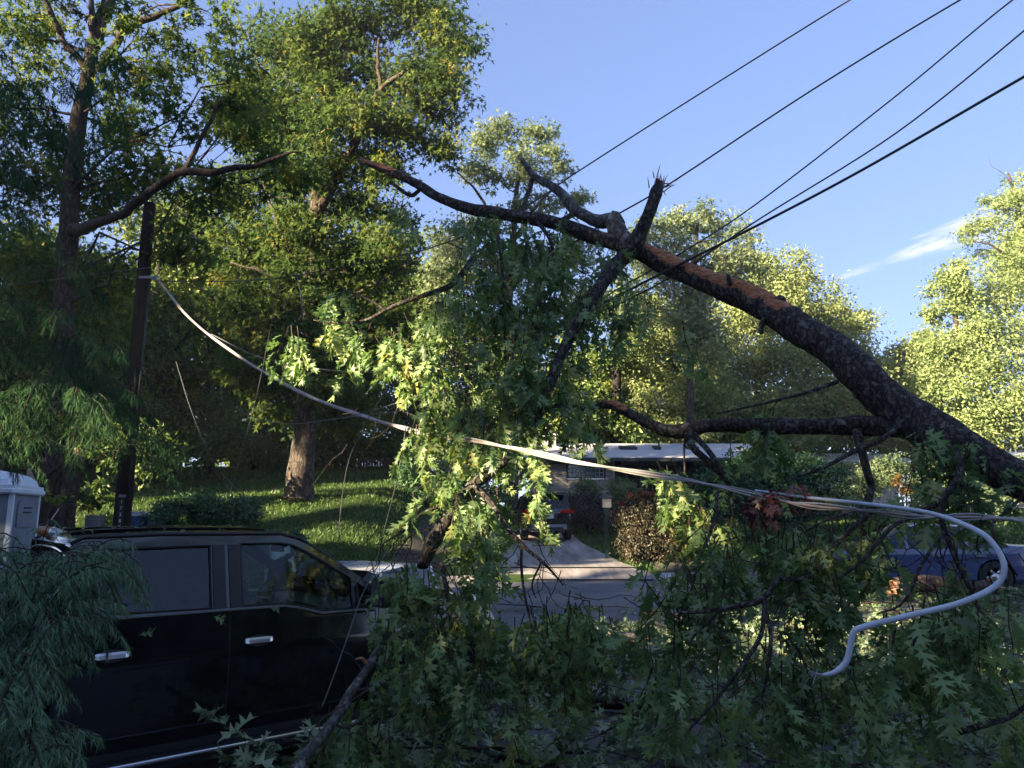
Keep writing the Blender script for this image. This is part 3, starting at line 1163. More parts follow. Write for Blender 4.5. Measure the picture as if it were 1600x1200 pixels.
mb.add([(a.x, 55.5, a.z), (b.x + 4, 55.5, a.z), (b.x + 4, 61, b.z + .4), (a.x, 61, b.z + .4), (a.x, 55.5, a.z - .2), (b.x + 4, 55.5, a.z - .2), (b.x + 4, 61, b.z + .2), (a.x, 61, b.z + .2)],
       [(0, 1, 2, 3), (7, 6, 5, 4), (0, 4, 5, 1), (1, 5, 6, 2), (2, 6, 7, 3), (3, 7, 4, 0)])
mk('roof', mb, M['white_trim'], H3)
hb('wall', (a.x + 4, 58.2, a.z - 2.2), (6.5, 4.5, 3.9), M['siding'], H3)

# tan house with a deck at the left
HL = root('tan_house', (-21, 33, g(-21, 33)), 'tan sided house with raised deck on posts behind the left trees', 'house')
zb = at(80, 722, 32).z
zt = zb + 1.05
hb('deck_fascia', (-20.5, 31.9, zb + .15), (9.5, .12, .32), M['cream'], HL)
hb('deck_floor', (-20.5, 33.2, zb + .1), (9.5, 2.6, .18), M['siding_tan'], HL)
for i in range(12):
    hb('siding_board', (-20.5, 34.5, zb + .3 + .22 * i), (9.4, .05, .205), M['siding_tan'], HL, tilt=Matrix.Rotation(R(-4), 3, 'X'))
hb('wall', (-20.5, 34.75, zb + 1.6), (9.4, .3, 2.9), M['siding_tan'], HL)
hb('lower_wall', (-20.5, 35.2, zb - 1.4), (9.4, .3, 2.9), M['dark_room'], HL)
for px in (55, 158, 112, 190, 20):
    p = at(px, 730, 32)
    hb('deck_post', (p.x, 31.95, zb - 1.3 if px != 55 else zb + .2), (.16 if px != 55 else .5, .16, 2.7), M['cream'], HL)
for px in (75, 125):
    p = at(px, 700, 34.4)
    f = hb('window', (p.x, 34.42, zb + 1.5), (1.0, .08, 1.1), M['white_trim'], HL)
    hb('pane', (p.x, 34.37, zb + 1.5), (.84, .03, .94), M['glass_block'], f)
mb = MB()
mb.add([(-26, 32, zb + 3.2), (-15, 32, zb + 3.2), (-15, 40, zb + 5), (-26, 40, zb + 5), (-26, 32, zb + 3.0), (-15, 32, zb + 3.0), (-15, 40, zb + 4.8), (-26, 40, zb + 4.8)],
       [(0, 1, 2, 3), (7, 6, 5, 4), (0, 4, 5, 1), (1, 5, 6, 2), (2, 6, 7, 3), (3, 7, 4, 0)])
mk('roof', mb, M['dark_trim'], HL)

# fences
FW = root('board_fence', (*at(640, 765, 33).xy, g(at(640, 765, 33).x, 33)), 'weathered brown vertical board fence behind the lawn and bushes', 'fence')
pa, pb = at(598, 757, 39.5), at(668, 790, 33.0)
proto = None
nbd = 46
for i in range(nbd):
    t_ = i / (nbd - 1)
    x, y = pa.x + (pb.x - pa.x) * t_, pa.y + (pb.y - pa.y) * t_
    z = g(x, y)
    if proto is None:
        mb = MB()
        mb.poly([(-.065, 0), (.065, 0), (.065, 1.62), (.03, 1.7), (-.03, 1.7), (-.065, 1.62)], .02, lambda a, b_, o_: (a, o_, b_))
        proto = mk('board', mb, M['fence_wood'], FW, world_coords=False)
        o = proto
    else:
        o = proto.copy()
        COL.objects.link(o)
        o.parent = FW
    o.location = Vector((x, y, z + .02 + .05 * rng.random())) - FW.location
    o.rotation_euler = (0, R(rng.normal(0, .8)), math.atan2(pb.y - pa.y, pb.x - pa.x) + R(rng.normal(0, 2)))
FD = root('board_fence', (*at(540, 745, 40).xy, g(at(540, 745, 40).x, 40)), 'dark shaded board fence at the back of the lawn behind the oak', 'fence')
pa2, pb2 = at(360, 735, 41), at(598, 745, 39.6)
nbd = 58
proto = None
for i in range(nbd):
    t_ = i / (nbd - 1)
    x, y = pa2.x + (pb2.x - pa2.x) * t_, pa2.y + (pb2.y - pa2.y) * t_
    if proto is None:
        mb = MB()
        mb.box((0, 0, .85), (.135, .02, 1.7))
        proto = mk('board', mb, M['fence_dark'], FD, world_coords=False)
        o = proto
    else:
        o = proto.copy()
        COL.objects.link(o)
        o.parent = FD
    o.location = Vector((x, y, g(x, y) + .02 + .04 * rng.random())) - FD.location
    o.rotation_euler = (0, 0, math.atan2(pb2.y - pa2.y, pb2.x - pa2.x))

# ------------------------------------------------------------------ standing trees
TREE_LOWER = [(a, b, c, d, e, f) for a, b, c, d, e, f in []]
# left tree A
tree('oak_tree', 'tall forked oak with a long low limb, left of the utility pole',
     [(90, 812, 15, .30), (93, 700, 15, .24), (98, 560, 15, .21), (103, 430, 15, .19), (110, 300, 15, .18), (125, 180, 15.2, .17), (150, 60, 15.4, .14), (178, -30, 15.5, .13), (215, -160, 15.7, .07)],
     [[(108, 362, 15, .15), (160, 347, 13.6, .09), (205, 322, 12.9, .085), (250, 288, 12.4, .075), (290, 268, 12.1, .07), (370, 265, 11.9, .05), (430, 247, 11.7, .035), (468, 238, 11.6, .015)],
      [(290, 268, 12.1, .05), (312, 225, 12.1, .04), (335, 180, 12, .03), (352, 150, 12, .012)],
      [(146, 118, 15.3, .08), (124, 92, 15.2, .08), (100, 62, 15, .07), (75, 20, 14.8, .06), (55, -30, 14.6, .04)],
      [(147, 100, 15.3, .07), (143, 75, 15.3, .08), (143, 40, 15.2, .07), (140, -20, 15.2, .05)],
      [(158, 112, 15.2, .11), (172, 80, 15, .09), (195, 48, 14.9, .08), (240, 28, 14.8, .07), (285, 5, 14.7, .05), (310, -20, 14.7, .04)],
      [(165, 95, 15, .03), (220, 95, 14.8, .02), (260, 110, 14.6, .01)]],
     [(40, 60, 60, 55, 15.5, 1.6), (-20, 150, 80, 70, 15.5, 1.6), (95, 250, 70, 45, 16.2, 1.4), (30, 300, 70, 60, 15.5, 1.6), (200, 210, 55, 45, 16.5, 1.2),
      (250, 55, 70, 32, 14.8, 1.2), (205, 130, 62, 34, 14.6, 1.2), (300, 165, 65, 42, 13.6, 1.2), (360, 130, 66, 48, 13.4, 1.2), (380, 205, 62, 40, 13.2, 1.1), (430, 270, 52, 34, 13.0, 1.0),
      (330, 300, 60, 36, 13.6, 1.1), (235, 265, 60, 42, 15.2, 1.2), (165, 300, 60, 50, 16, 1.2), (60, 430, 80, 60, 15.5, 1.4), (170, 430, 60, 52, 16, 1.3), (20, 520, 80, 55, 15.4, 1.3), (325, 18, 50, 28, 15, 1), (140, 530, 60, 40, 16, 1.2), (90, 5, 60, 30, 15.8, 1.2), (290, 390, 52, 36, 14.2, 1.0)],
     M['leaf_left'], M['bark_brown'], L=.17, cover=2.1, clump=.5, tpl=(TRI_V, TRI_T), twigs=7, gaps=.5)
# oak B
tree('oak_tree', 'big oak with dappled trunk standing in the middle of the lawn',
     [(467, 786, 25, .55), (468, 765, 25, .46), (474, 700, 25, .40), (482, 600, 25, .33), (487, 500, 25, .28), (490, 400, 25, .24), (495, 300, 25, .2), (503, 200, 25, .17), (512, 110, 25, .17), (520, 20, 25, .13), (530, -120, 25, .08)],
     [[(497, 330, 25, .2), (530, 268, 24.2, .17), (555, 220, 23.8, .15), (575, 180, 23.6, .13), (598, 138, 23.4, .1), (632, 110, 23.2, .06), (655, 85, 23, .03)],
      [(596, 145, 23.4, .08), (590, 105, 23.4, .06), (592, 60, 23.4, .04)],
      [(505, 190, 25, .13), (522, 120, 24.6, .1), (535, 60, 24.4, .08), (548, 10, 24.4, .04)],
      [(488, 440, 25, .15), (450, 380, 24.4, .1), (425, 330, 24, .06), (410, 280, 24, .03)],
      [(485, 520, 25, .12), (560, 460, 24.2, .08), (620, 425, 23.8, .05), (660, 400, 23.6, .02)],
      [(486, 480, 25, .12), (440, 440, 24.4, .08), (400, 420, 24, .05), (360, 410, 24, .02)]],
     [(545, 30, 80, 55, 25, 2), (640, 20, 75, 50, 25, 2), (700, 70, 52, 58, 24.5, 1.6), (660, 130, 62, 52, 24, 1.6), (705, 160, 40, 42, 24, 1.2), (580, 130, 72, 50, 25.5, 2), (450, 70, 85, 60, 26, 2),
      (400, 160, 75, 55, 26, 2), (480, 180, 62, 52, 26, 1.8), (635, 215, 66, 42, 24, 1.5), (560, 250, 55, 45, 25.5, 1.8), (430, 250, 65, 45, 26, 1.8), (385, 300, 62, 50, 26, 1.8), (500, 320, 75, 50, 26, 1.8),
      (590, 330, 60, 42, 24.5, 1.4), (600, 400, 62, 50, 24.2, 1.4), (540, 410, 62, 52, 26, 1.7), (440, 380, 75, 58, 26, 1.8), (370, 400, 60, 60, 26.5, 1.8), (570, 480, 72, 48, 24.6, 1.4), (480, 470, 70, 50, 26.6, 1.6), (400, 490, 72, 50, 26, 1.8),
      (620, 500, 42, 40, 24.2, 1.2), (520, 560, 90, 45, 26, 1.6), (420, 570, 80, 45, 26.4, 1.6), (600, 570, 50, 40, 25, 1.2), (600, 275, 45, 25, 24.2, 1), (690, 235, 30, 30, 24, 1), (500, 170, 45, 55, 23.6, .8), (490, 260, 45, 50, 23.6, .8), (485, 350, 50, 50, 23.4, .8), (480, 440, 55, 45, 23.4, .8), (470, 540, 60, 44, 23.4, .8), (510, 600, 60, 30, 23.6, .8), (560, 190, 60, 40, 23, 1), (500, 80, 60, 60, 24, 1), (500, 640, 90, 34, 26.5, 1.4)],
     M['leaf_big'], M['bark_oak'], L=.24, cover=2.6, clump=.7, tpl=(TRI_V, TRI_T), twigs=6, gaps=.45, tr=14)
# forest behind the lawn, left
fg = 'woodland trees behind the left lawn'
fl = ['slim trunked shade tree over the tan house', 'dark leafy tree right of the left forked oak', 'dark leafy tree behind the utility pole', 'dense dark tree between pole and lawn oak', 'yellow tinged tree behind the lawn oak',
      'dark tree over the dark back fence', 'dark tree above the brown board fence', 'tree behind the hanging leaf curtain']
for i, (px, Y, tops) in enumerate([
        (15, 27, [(10, 600, 80, 50), (60, 560, 70, 60), (-20, 480, 80, 70), (40, 400, 70, 60), (20, 660, 60, 30)]),
        (150, 30, [(130, 500, 80, 60), (160, 600, 80, 55), (120, 420, 70, 50), (200, 560, 60, 55), (140, 660, 70, 38)]),
        (240, 33, [(250, 480, 70, 60), (270, 560, 70, 60), (230, 640, 70, 50), (290, 420, 70, 42), (250, 350, 60, 50), (300, 660, 60, 40)]),
        (325, 34, [(330, 500, 70, 60), (340, 580, 70, 60), (320, 660, 60, 42), (350, 430, 60, 40), (300, 340, 60, 45)]),
        (395, 36, [(400, 520, 60, 40), (420, 600, 80, 50), (390, 680, 60, 34), (440, 660, 60, 40)]),
        (545, 38, [(540, 600, 70, 50), (560, 670, 80, 36), (520, 520, 60, 50), (590, 540, 50, 50), (600, 450, 50, 50), (500, 420, 60, 50)]),
        (620, 40, [(630, 640, 60, 55), (650, 560, 50, 55), (620, 690, 60, 30), (660, 480, 40, 45)]),
        (735, 42, [(720, 660, 60, 60), (770, 600, 60, 60), (730, 560, 60, 55), (800, 660, 60, 50), (700, 500, 50, 55), (860, 640, 50, 50)])]):
    blobs = [(a, b, c, d, Y + rng.normal(0, .8), 2.0) for a, b, c, d in tops]
    lo = min(t_[1] for t_ in tops)
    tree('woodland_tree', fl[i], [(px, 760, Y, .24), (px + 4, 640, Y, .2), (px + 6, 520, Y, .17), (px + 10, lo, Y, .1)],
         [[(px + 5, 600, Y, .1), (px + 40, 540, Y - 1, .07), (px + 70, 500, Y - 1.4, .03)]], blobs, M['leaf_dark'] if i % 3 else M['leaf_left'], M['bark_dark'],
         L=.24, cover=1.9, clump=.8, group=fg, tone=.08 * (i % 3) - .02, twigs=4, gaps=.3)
# low undergrowth under the wood
und = []
for i, (px, py, rx_, ry_, Y) in enumerate([(40, 700, 60, 26, 29), (215, 705, 50, 40, 22), (290, 700, 60, 34, 30), (350, 690, 50, 30, 31), (420, 710, 60, 22, 36), (540, 700, 70, 26, 37), (600, 690, 45, 26, 36), (130, 770, 45, 20, 20), (250, 735, 60, 18, 30), (320, 650, 60, 40, 32), (180, 650, 70, 40, 27)]):
    k = Y / 1182
    und.append((at(px, py, Y), (rx_ * k, 1.2, ry_ * k)))
P, D, NN, SZ, TN, CC = blob_leaves(und, .18, 2.2, .5, .2, 0, .2)
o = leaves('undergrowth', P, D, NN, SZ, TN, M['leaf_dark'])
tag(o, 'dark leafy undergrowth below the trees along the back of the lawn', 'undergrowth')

# distant wood closing the view behind the left trees and behind the house
und = []
for k in range(125):
    px_ = rng.uniform(-120, 1010)
    topy = 420 + 60 * mnoise.noise(Vector((px_ * .01, 1, 1))) + (120 if px_ > 680 else 0)
    py_ = rng.uniform(topy, 735)
    und.append((at(px_, py_, 58 + rng.normal(0, 3)), (2.6, 2.2, 2.1)))
for k in range(60):
    px_ = rng.uniform(960, 1720)
    py_ = rng.uniform(640, 735)
    und.append((at(px_, py_, 62 + rng.normal(0, 3)), (2.8, 2.2, 2.1)))
P, D, NN, SZ, TN, CC = blob_leaves(und, .55, .75, .9, .2, 0, .25)
o = leaves('distant_woods', P, D, NN, SZ, TN, M['leaf_left'])
tag(o, 'distant unbroken woods closing the view behind lawn and house', 'woods')

# centre and right background trees
tree('oak_tree', 'thin pale oak with open crown behind the hanging branches',
     [(800, 800, 33, .3), (798, 640, 33, .26), (795, 500, 33, .22), (800, 400, 33, .18), (805, 320, 33, .12), (815, 230, 33, .06)],
     [[(798, 420, 33, .12), (770, 350, 32, .09), (745, 300, 32, .06), (715, 270, 32, .03)], [(800, 380, 33, .1), (840, 320, 32, .07), (870, 290, 32, .03)], [(795, 460, 33, .1), (740, 400, 32, .06), (700, 380, 32, .03)]],
     [(752, 222, 36, 26, 33, 1.2), (790, 205, 34, 22, 33, 1.2), (838, 212, 36, 24, 33, 1.2), (870, 250, 30, 24, 33, 1.2), (820, 262, 50, 30, 33, 1.3), (752, 272, 40, 24, 33, 1.2), (890, 305, 34, 22, 33, 1.2), (835, 325, 42, 24, 33, 1.2),
      (700, 370, 50, 32, 33.5, 1.5), (760, 350, 40, 26, 33, 1.2), (690, 430, 52, 40, 33.5, 1.5), (760, 430, 60, 42, 33.5, 1.5), (840, 410, 60, 36, 33.5, 1.5), (905, 390, 45, 30, 33.5, 1.3), (900, 470, 55, 42, 34, 1.4), (800, 510, 70, 40, 34, 1.4)],
     M['leaf_pale'], M['bark_oak'], L=.24, cover=2.0, clump=.55, tpl=(TRI_V, TRI_T), twigs=6, gaps=.6)
tree('oak_tree', 'rounded pale oak rising behind the broken stub',
     [(1080, 800, 40, .2), (1078, 650, 40, .2), (1080, 520, 40, .17), (1085, 420, 40, .12), (1090, 350, 40, .08)],
     [[(1080, 480, 40, .14), (1120, 420, 39, .1), (1150, 390, 39, .04)], [(1080, 460, 40, .12), (1040, 400, 39, .08), (1010, 370, 39, .03)]],
     [(1060, 345, 40, 22, 40, 1.6), (1105, 350, 45, 26, 40, 1.8), (1145, 375, 40, 26, 40, 1.6), (1015, 360, 38, 26, 40, 1.5), (1060, 395, 60, 30, 40, 1.8), (1125, 415, 50, 30, 40, 1.8), (1010, 420, 45, 35, 40.5, 1.8), (1165, 430, 40, 34, 41, 1.8), (1080, 450, 60, 34, 41, 1.8), (1080, 490, 50, 40, 39.5, 1.4), (1100, 530, 40, 36, 39.5, 1.2), (985, 480, 40, 45, 41, 1.8)],
     M['leaf_pale'], M['bark_oak'], L=.28, cover=2.0, clump=.7, tpl=(TRI_V, TRI_T), twigs=5, gaps=.45)
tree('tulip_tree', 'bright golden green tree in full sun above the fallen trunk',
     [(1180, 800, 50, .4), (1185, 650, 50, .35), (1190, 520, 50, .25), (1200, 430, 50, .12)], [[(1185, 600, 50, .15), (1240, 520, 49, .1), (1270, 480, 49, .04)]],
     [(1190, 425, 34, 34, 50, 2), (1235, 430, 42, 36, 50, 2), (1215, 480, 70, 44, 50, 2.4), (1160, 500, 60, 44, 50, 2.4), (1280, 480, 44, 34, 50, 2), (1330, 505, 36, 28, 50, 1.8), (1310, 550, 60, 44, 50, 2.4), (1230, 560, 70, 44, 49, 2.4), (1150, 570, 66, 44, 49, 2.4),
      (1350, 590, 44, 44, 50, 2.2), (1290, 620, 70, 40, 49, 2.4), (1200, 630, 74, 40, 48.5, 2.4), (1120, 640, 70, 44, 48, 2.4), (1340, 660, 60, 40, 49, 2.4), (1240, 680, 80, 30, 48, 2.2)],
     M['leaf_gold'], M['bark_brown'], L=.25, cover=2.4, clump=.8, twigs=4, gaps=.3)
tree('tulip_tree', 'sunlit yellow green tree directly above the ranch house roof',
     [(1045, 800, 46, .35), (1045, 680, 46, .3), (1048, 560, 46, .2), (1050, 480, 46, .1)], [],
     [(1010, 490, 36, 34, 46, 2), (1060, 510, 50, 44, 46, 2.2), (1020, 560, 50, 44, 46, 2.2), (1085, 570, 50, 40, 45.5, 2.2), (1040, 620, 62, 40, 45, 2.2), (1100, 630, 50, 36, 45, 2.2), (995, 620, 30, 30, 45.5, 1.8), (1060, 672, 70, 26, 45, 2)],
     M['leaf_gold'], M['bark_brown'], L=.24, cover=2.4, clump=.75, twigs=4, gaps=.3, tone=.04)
tree('pine_tree', 'dark narrow trunked tree left of the golden trees',
     [(962, 800, 44, .35), (962, 650, 44, .3), (965, 520, 44, .25), (970, 430, 44, .15), (975, 380, 44, .05)], [],
     [(940, 560, 40, 34, 44, 1.6), (990, 540, 26, 40, 44, 1.2), (920, 620, 50, 36, 44, 1.8), (960, 660, 50, 30, 43.5, 1.8), (900, 670, 50, 30, 43, 1.8), (1000, 672, 40, 26, 43, 1.6), (950, 480, 36, 34, 45, 1.4)],
     M['leaf_dark'], M['bark_dark'], L=.26, cover=1.6, clump=.5, twigs=5, gaps=.6)
tree('maple_tree', 'low dark green tree behind the house chimney',
     [(870, 790, 48, .3), (872, 700, 48, .25), (875, 620, 48, .15)], [],
     [(860, 650, 50, 34, 48, 2), (920, 660, 50, 34, 48, 2), (980, 660, 60, 34, 48, 2), (1130, 690, 60, 20, 47, 1.8), (850, 600, 36, 36, 48, 2), (1050, 690, 60, 18, 47, 1.8)],
     M['leaf_left'], M['bark_dark'], L=.28, cover=2.2, clump=.7, twigs=3, gaps=.3, tone=.15)
tree('maple_tree', 'tall tree with a ragged sparse top at the right edge',
     [(1640, 800, 46, .5), (1630, 650, 46, .42), (1615, 500, 46, .32), (1600, 400, 46, .22), (1590, 320, 46, .12), (1575, 270, 46, .05)],
     [[(1610, 440, 46, .14), (1560, 390, 45, .08), (1520, 375, 45, .03)], [(1595, 330, 46, .05), (1575, 280, 45.5, .03), (1550, 260, 45.5, .015), (1545, 248, 45.5, .01)]],
     [(1590, 295, 22, 26, 46, 1.2), (1560, 320, 30, 22, 46, 1.2), (1535, 350, 26, 14, 45.5, 1), (1512, 365, 16, 14, 45.5, .8), (1600, 350, 40, 30, 46, 1.8), (1570, 400, 44, 34, 46, 1.9), (1620, 420, 50, 50, 46, 2.2), (1560, 460, 50, 40, 46, 2), (1610, 510, 60, 44, 46, 2.2), (1650, 330, 50, 50, 47, 2), (1640, 600, 50, 70, 46, 2.2)],
     M['leaf_lush'], M['bark_brown'], L=.24, cover=2.1, clump=.7, tpl=(TRI_V, TRI_T), twigs=6, gaps=.45)
tree('maple_tree', 'small topped tree in front of the tall right tree',
     [(1500, 800, 44, .3), (1500, 650, 44, .25), (1495, 520, 44, .15), (1490, 430, 44, .05)], [],
     [(1492, 420, 22, 22, 44, 1), (1475, 445, 34, 20, 44, 1.2), (1505, 470, 34, 26, 44, 1.4), (1470, 490, 26, 18, 44, 1.1), (1520, 520, 50, 34, 44, 1.8), (1475, 545, 50, 30, 44, 1.8), (1540, 570, 55, 40, 43.5, 2), (1480, 600, 55, 40, 43, 2), (1560, 640, 60, 44, 43, 2.1), (1500, 665, 60, 36, 43, 2)],
     M['leaf_lush'], M['bark_brown'], L=.23, cover=2.2, clump=.65, twigs=4, gaps=.35)
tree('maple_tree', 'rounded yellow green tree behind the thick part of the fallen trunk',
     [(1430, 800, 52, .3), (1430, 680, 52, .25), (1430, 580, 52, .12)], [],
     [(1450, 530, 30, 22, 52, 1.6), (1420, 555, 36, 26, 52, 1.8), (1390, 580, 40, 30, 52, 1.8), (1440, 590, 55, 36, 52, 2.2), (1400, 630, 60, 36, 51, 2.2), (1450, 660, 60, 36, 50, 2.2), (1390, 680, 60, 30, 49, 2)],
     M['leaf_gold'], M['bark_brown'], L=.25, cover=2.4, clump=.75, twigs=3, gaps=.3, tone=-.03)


# ------------------------------------------------------------------ shrubs
def shrub(name, label, blobs, mat, L=.09, cover=2.4, clump=.25, cat='shrub', stems=5, tone=0, droop=.2, gaps=.15, tpl=None, group=None):
    wb = []
    for (px, py, rx_, ry_, Y, dr_) in blobs:
        k = Y / 1182
        wb.append((at(px, py, Y), (rx_ * k, dr_, ry_ * k)))
    c0 = wb[0][0]
    b = Vector((c0.x, c0.y, g(c0.x, c0.y) + .05))
    t = root(name, b, label, cat, group=group)
    P, D, NN, SZ, TN, CC = blob_leaves(wb, L, cover, clump, droop, tone, gaps)
    P[:, 2] = np.maximum(P[:, 2], b.z - .3 + .0 * P[:, 2])
    leaves('crown', P, D, NN, SZ, TN, mat, tpl, t)
    for j in range(stems):
        mb = MB()
        C = CC[j % len(CC)]
        e = C[(j * 5) % len(C)]
        mb.tube(branch_path((b.x + rng.normal(0, .12), b.y + rng.normal(0, .1), b.z - .08), e, .02, 5, j), [.03, .026, .02, .015, .01, .006], 5)
        mk('stem', mb, M['bark_dark'], t, True)
    return t


shrub('laurel_hedge', 'large clipped dark green hedge right of the ranch house', [(1170, 745, 55, 38, 28, 1.2), (1220, 740, 60, 36, 28, 1.2), (1270, 755, 50, 34, 28, 1.2), (1130, 760, 40, 34, 28, 1.0), (1200, 785, 90, 30, 27.6, 1.0)], M['leaf_hedge'], .12, 3.2, .3, 'hedge', 4)
shrub('yew_shrub', 'round dark purple shrub below the glass block window', [(915, 792, 34, 30, 31, .8), (900, 800, 26, 24, 31, .7), (935, 800, 26, 24, 31, .7)], M['leaf_purple'], .1, 3.2, .25)
shrub('round_shrub', 'small round pale green shrub against the siding left of the porch', [(916, 760, 20, 14, 33.5, .6), (912, 772, 22, 14, 33.5, .6)], M['leaf_lime'], .09, 2.6, .2)
shrub('flowering_shrub', 'pale green mounded shrub in front of the porch', [(962, 762, 22, 14, 32, .7), (985, 768, 22, 12, 32, .7), (975, 782, 36, 16, 32, .7)], M['leaf_lime'], .09, 2.8, .22, tone=.15)
shrub('azalea_shrub', 'coral red tipped shrub beside the mounded green one', [(1003, 775, 18, 8, 29, .4), (985, 786, 20, 7, 29, .4), (1020, 782, 18, 9, 29, .4)], M['leaf_coral'], .08, 2.4, .18)
shrub('japanese_maple', 'weeping maple with orange tips right of the driveway', [(1005, 800, 30, 22, 21, .7), (988, 815, 18, 26, 21, .5), (1010, 830, 44, 34, 21, .8), (1040, 815, 30, 30, 21, .7), (998, 850, 30, 24, 20.6, .6), (1040, 855, 44, 26, 20.6, .7)], M['leaf_maple'], .07, 2.8, .2, 'tree', 5, droop=.9, tone=-.08)
shrub('japanese_maple', 'orange leaved tips of a small maple by the cream box', [(972, 802, 12, 10, 21.3, .3), (985, 790, 14, 8, 21.3, .3)], M['leaf_maple'], .07, 2.4, .14, 'tree', 2, droop=.9, tone=.35)
shrub('viburnum_shrub', 'large shadowy green shrub left of the driveway', [(650, 760, 34, 36, 31, .9), (680, 780, 40, 34, 30.5, .9), (640, 740, 28, 24, 31, .8), (700, 800, 40, 30, 30, .9), (730, 780, 30, 40, 30, .9), (770, 790, 26, 34, 30, .8)], M['leaf_hedge'], .12, 2.6, .3, tone=.05)
shrub('hydrangea_shrub', 'white flowering shrub above the board fence', [(640, 708, 24, 12, 36, .6), (668, 712, 26, 12, 36, .6), (690, 722, 22, 16, 36, .6)], M['leaf_white'], .10, 2.0, .22, tone=.1)
shrub('boxwood_shrub', 'low dark mounded shrub behind the pickup roof', [(325, 798, 76, 26, 17, .8), (290, 800, 44, 20, 17, .6), (365, 800, 42, 24, 17, .6)], M['leaf_hedge'], .07, 2.8, .2)
shrub('boxwood_shrub', 'small dark shrub at the pickup windshield top', [(440, 838, 38, 14, 17, .5)], M['leaf_hedge'], .07, 2.8, .16, stems=2)
shrub('holly_shrub', 'leafy sunlit weeds around the base of the forked oak', [(75, 810, 20, 12, 15.5, .4), (150, 812, 24, 12, 16, .4), (75, 850, 20, 18, 14, .4)], M['leaf_left'], .09, 1.3, .25, tone=.25)
shrub('burning_bush', 'orange autumn bush glowing below the fallen trunk', [(1425, 762, 20, 10, 34, .5), (1405, 752, 12, 7, 34, .5)], M['leaf_orange'], .16, 2.0, .3)
shrub('garden_shrub', 'mixed brownish green bushes under the right part of the trunk', [(1380, 735, 44, 24, 38, 1), (1460, 760, 50, 26, 36, 1), (1540, 790, 60, 26, 32, 1), (1340, 760, 40, 22, 35, 1), (1590, 745, 60, 30, 38, 1.2), (1500, 720, 50, 20, 42, 1.2)], M['leaf_pale'], .16, 2.0, .4, stems=4, tone=-.15)
shrub('garden_shrub', 'round pale green bush at the right end of the hedge', [(1305, 778, 26, 12, 27, .6), (1330, 795, 40, 16, 26, .7)], M['leaf_lime'], .1, 2.4, .2)
shrub('garden_shrub', 'yellow green bushes behind the blue sedan', [(1560, 850, 60, 34, 24, 1), (1500, 820, 50, 24, 26, 1), (1590, 900, 50, 40, 20, .8), (1400, 820, 60, 24, 26, 1)], M['leaf_lush'], .12, 2.0, .3, stems=4, tone=-.2)

# small crooked multi-stemmed tree between toilet and pole
t = root('crooked_tree', (*at(118, 815, 13.6).xy, g(at(118, 815, 13.6).x, 13.6)), 'crooked multi-stemmed small tree between the portable toilet and the pole', 'tree')
for rows in ([(108, 900, 13.6, .11), (112, 812, 13.6, .09), (118, 770, 13.6, .08), (122, 745, 13.6, .07), (140, 725, 13.5, .05), (165, 712, 13.4, .04), (190, 700, 13.3, .03)],
             [(120, 748, 13.6, .06), (112, 720, 13.5, .05), (98, 690, 13.5, .04), (88, 660, 13.4, .03)],
             [(90, 900, 13.7, .10), (80, 812, 13.7, .08), (85, 770, 13.7, .07), (92, 745, 13.7, .05), (100, 720, 13.7, .04), (120, 690, 13.6, .03)],
             [(70, 760, 13.3, .05), (55, 735, 13.3, .045), (42, 705, 13.3, .04), (32, 670, 13.2, .03)],
             [(70, 752, 13.3, .05), (84, 738, 13.3, .04), (98, 722, 13.2, .03), (112, 700, 13.1, .02)],
             [(122, 745, 13.6, .05), (135, 720, 13.6, .04), (142, 690, 13.6, .035), (160, 660, 13.6, .02)],
             [(60, 900, 13.4, .09), (66, 815, 13.4, .08), (70, 755, 13.3, .06)]):
    mb = MB()
    p, r = path_px(rows, 5, .05, rows[0][0])
    mb.tube(p, r, 8, .2)
    mk('stem', mb, M['bark_brown'], t, True)
wb = [(at(a, b, 13.2), (c * .0112, .5, d * .0112)) for a, b, c, d in ((40, 665, 50, 22), (110, 660, 40, 24), (165, 690, 34, 22), (100, 780, 16, 14))]
P, D, NN, SZ, TN, CC = blob_leaves(wb, .09, .9, .3, .3)
leaves('crown', P, D, NN, SZ, TN, M['leaf_left'], None, t)

# ------------------------------------------------------------------ utility pole
pb_ = at(188, 900, 14.2)
PB = Vector((pb_.x, 14.2, g(pb_.x, 14.2)))
PTP = at(234, 318, 14.2)
PB.x = PTP.x
pole = root('utility_pole', PB, 'dark wooden utility pole rising behind the pickup roof', 'pole')
mb = MB()
mb.tube([(PB.x + .02, 14.2, PB.z - .2), (PB.x + .01, 14.2, PB.z + 3), (PTP.x, 14.2, PTP.z)], [.165, .145, .11], 20, .03)
mk('shaft', mb, M['wood_pole'], pole, True)
mb = MB()
z0 = at(198, 786, 14.0).z
mb.box((PB.x + .07, 14.02, z0 - .22), (.10, .012, .62))
tagp = mk('number_strip', mb, M['paint_black'], pole)
for i, ch in enumerate('17588'):
    text_part('digit', ch, .085, Vector((PB.x + .07, 14.008, z0 + .02 - .115 * i)) - PB, (R(90), 0, 0), M['paint_white'], pole)
mb = MB()
mb.box((PB.x + .07, 14.02, z0 + .13), (.13, .02, .05))
mk('tag_plate', mb, M['silver_trim'], pole)
mb = MB()
q = at(247, 436, 14.2)
mb.box(((PB.x + q.x) / 2, 14.1, q.z), (abs(q.x - PB.x) + .05, .05, .05))
mb.lathe([(0, 0), (.05, 0), (.06, .06), (.04, .1), (0, .12)], (q.x, 14.1, q.z - .06), n=10)
mk('bracket', mb, M['silver_trim'], pole)
mb = MB()
mb.tube([(PB.x + .2, 14.1, q.z), (PB.x + .19, 14.08, q.z - 1.5), (PB.x + .17, 14.05, PB.z + 2)], .02, 6)
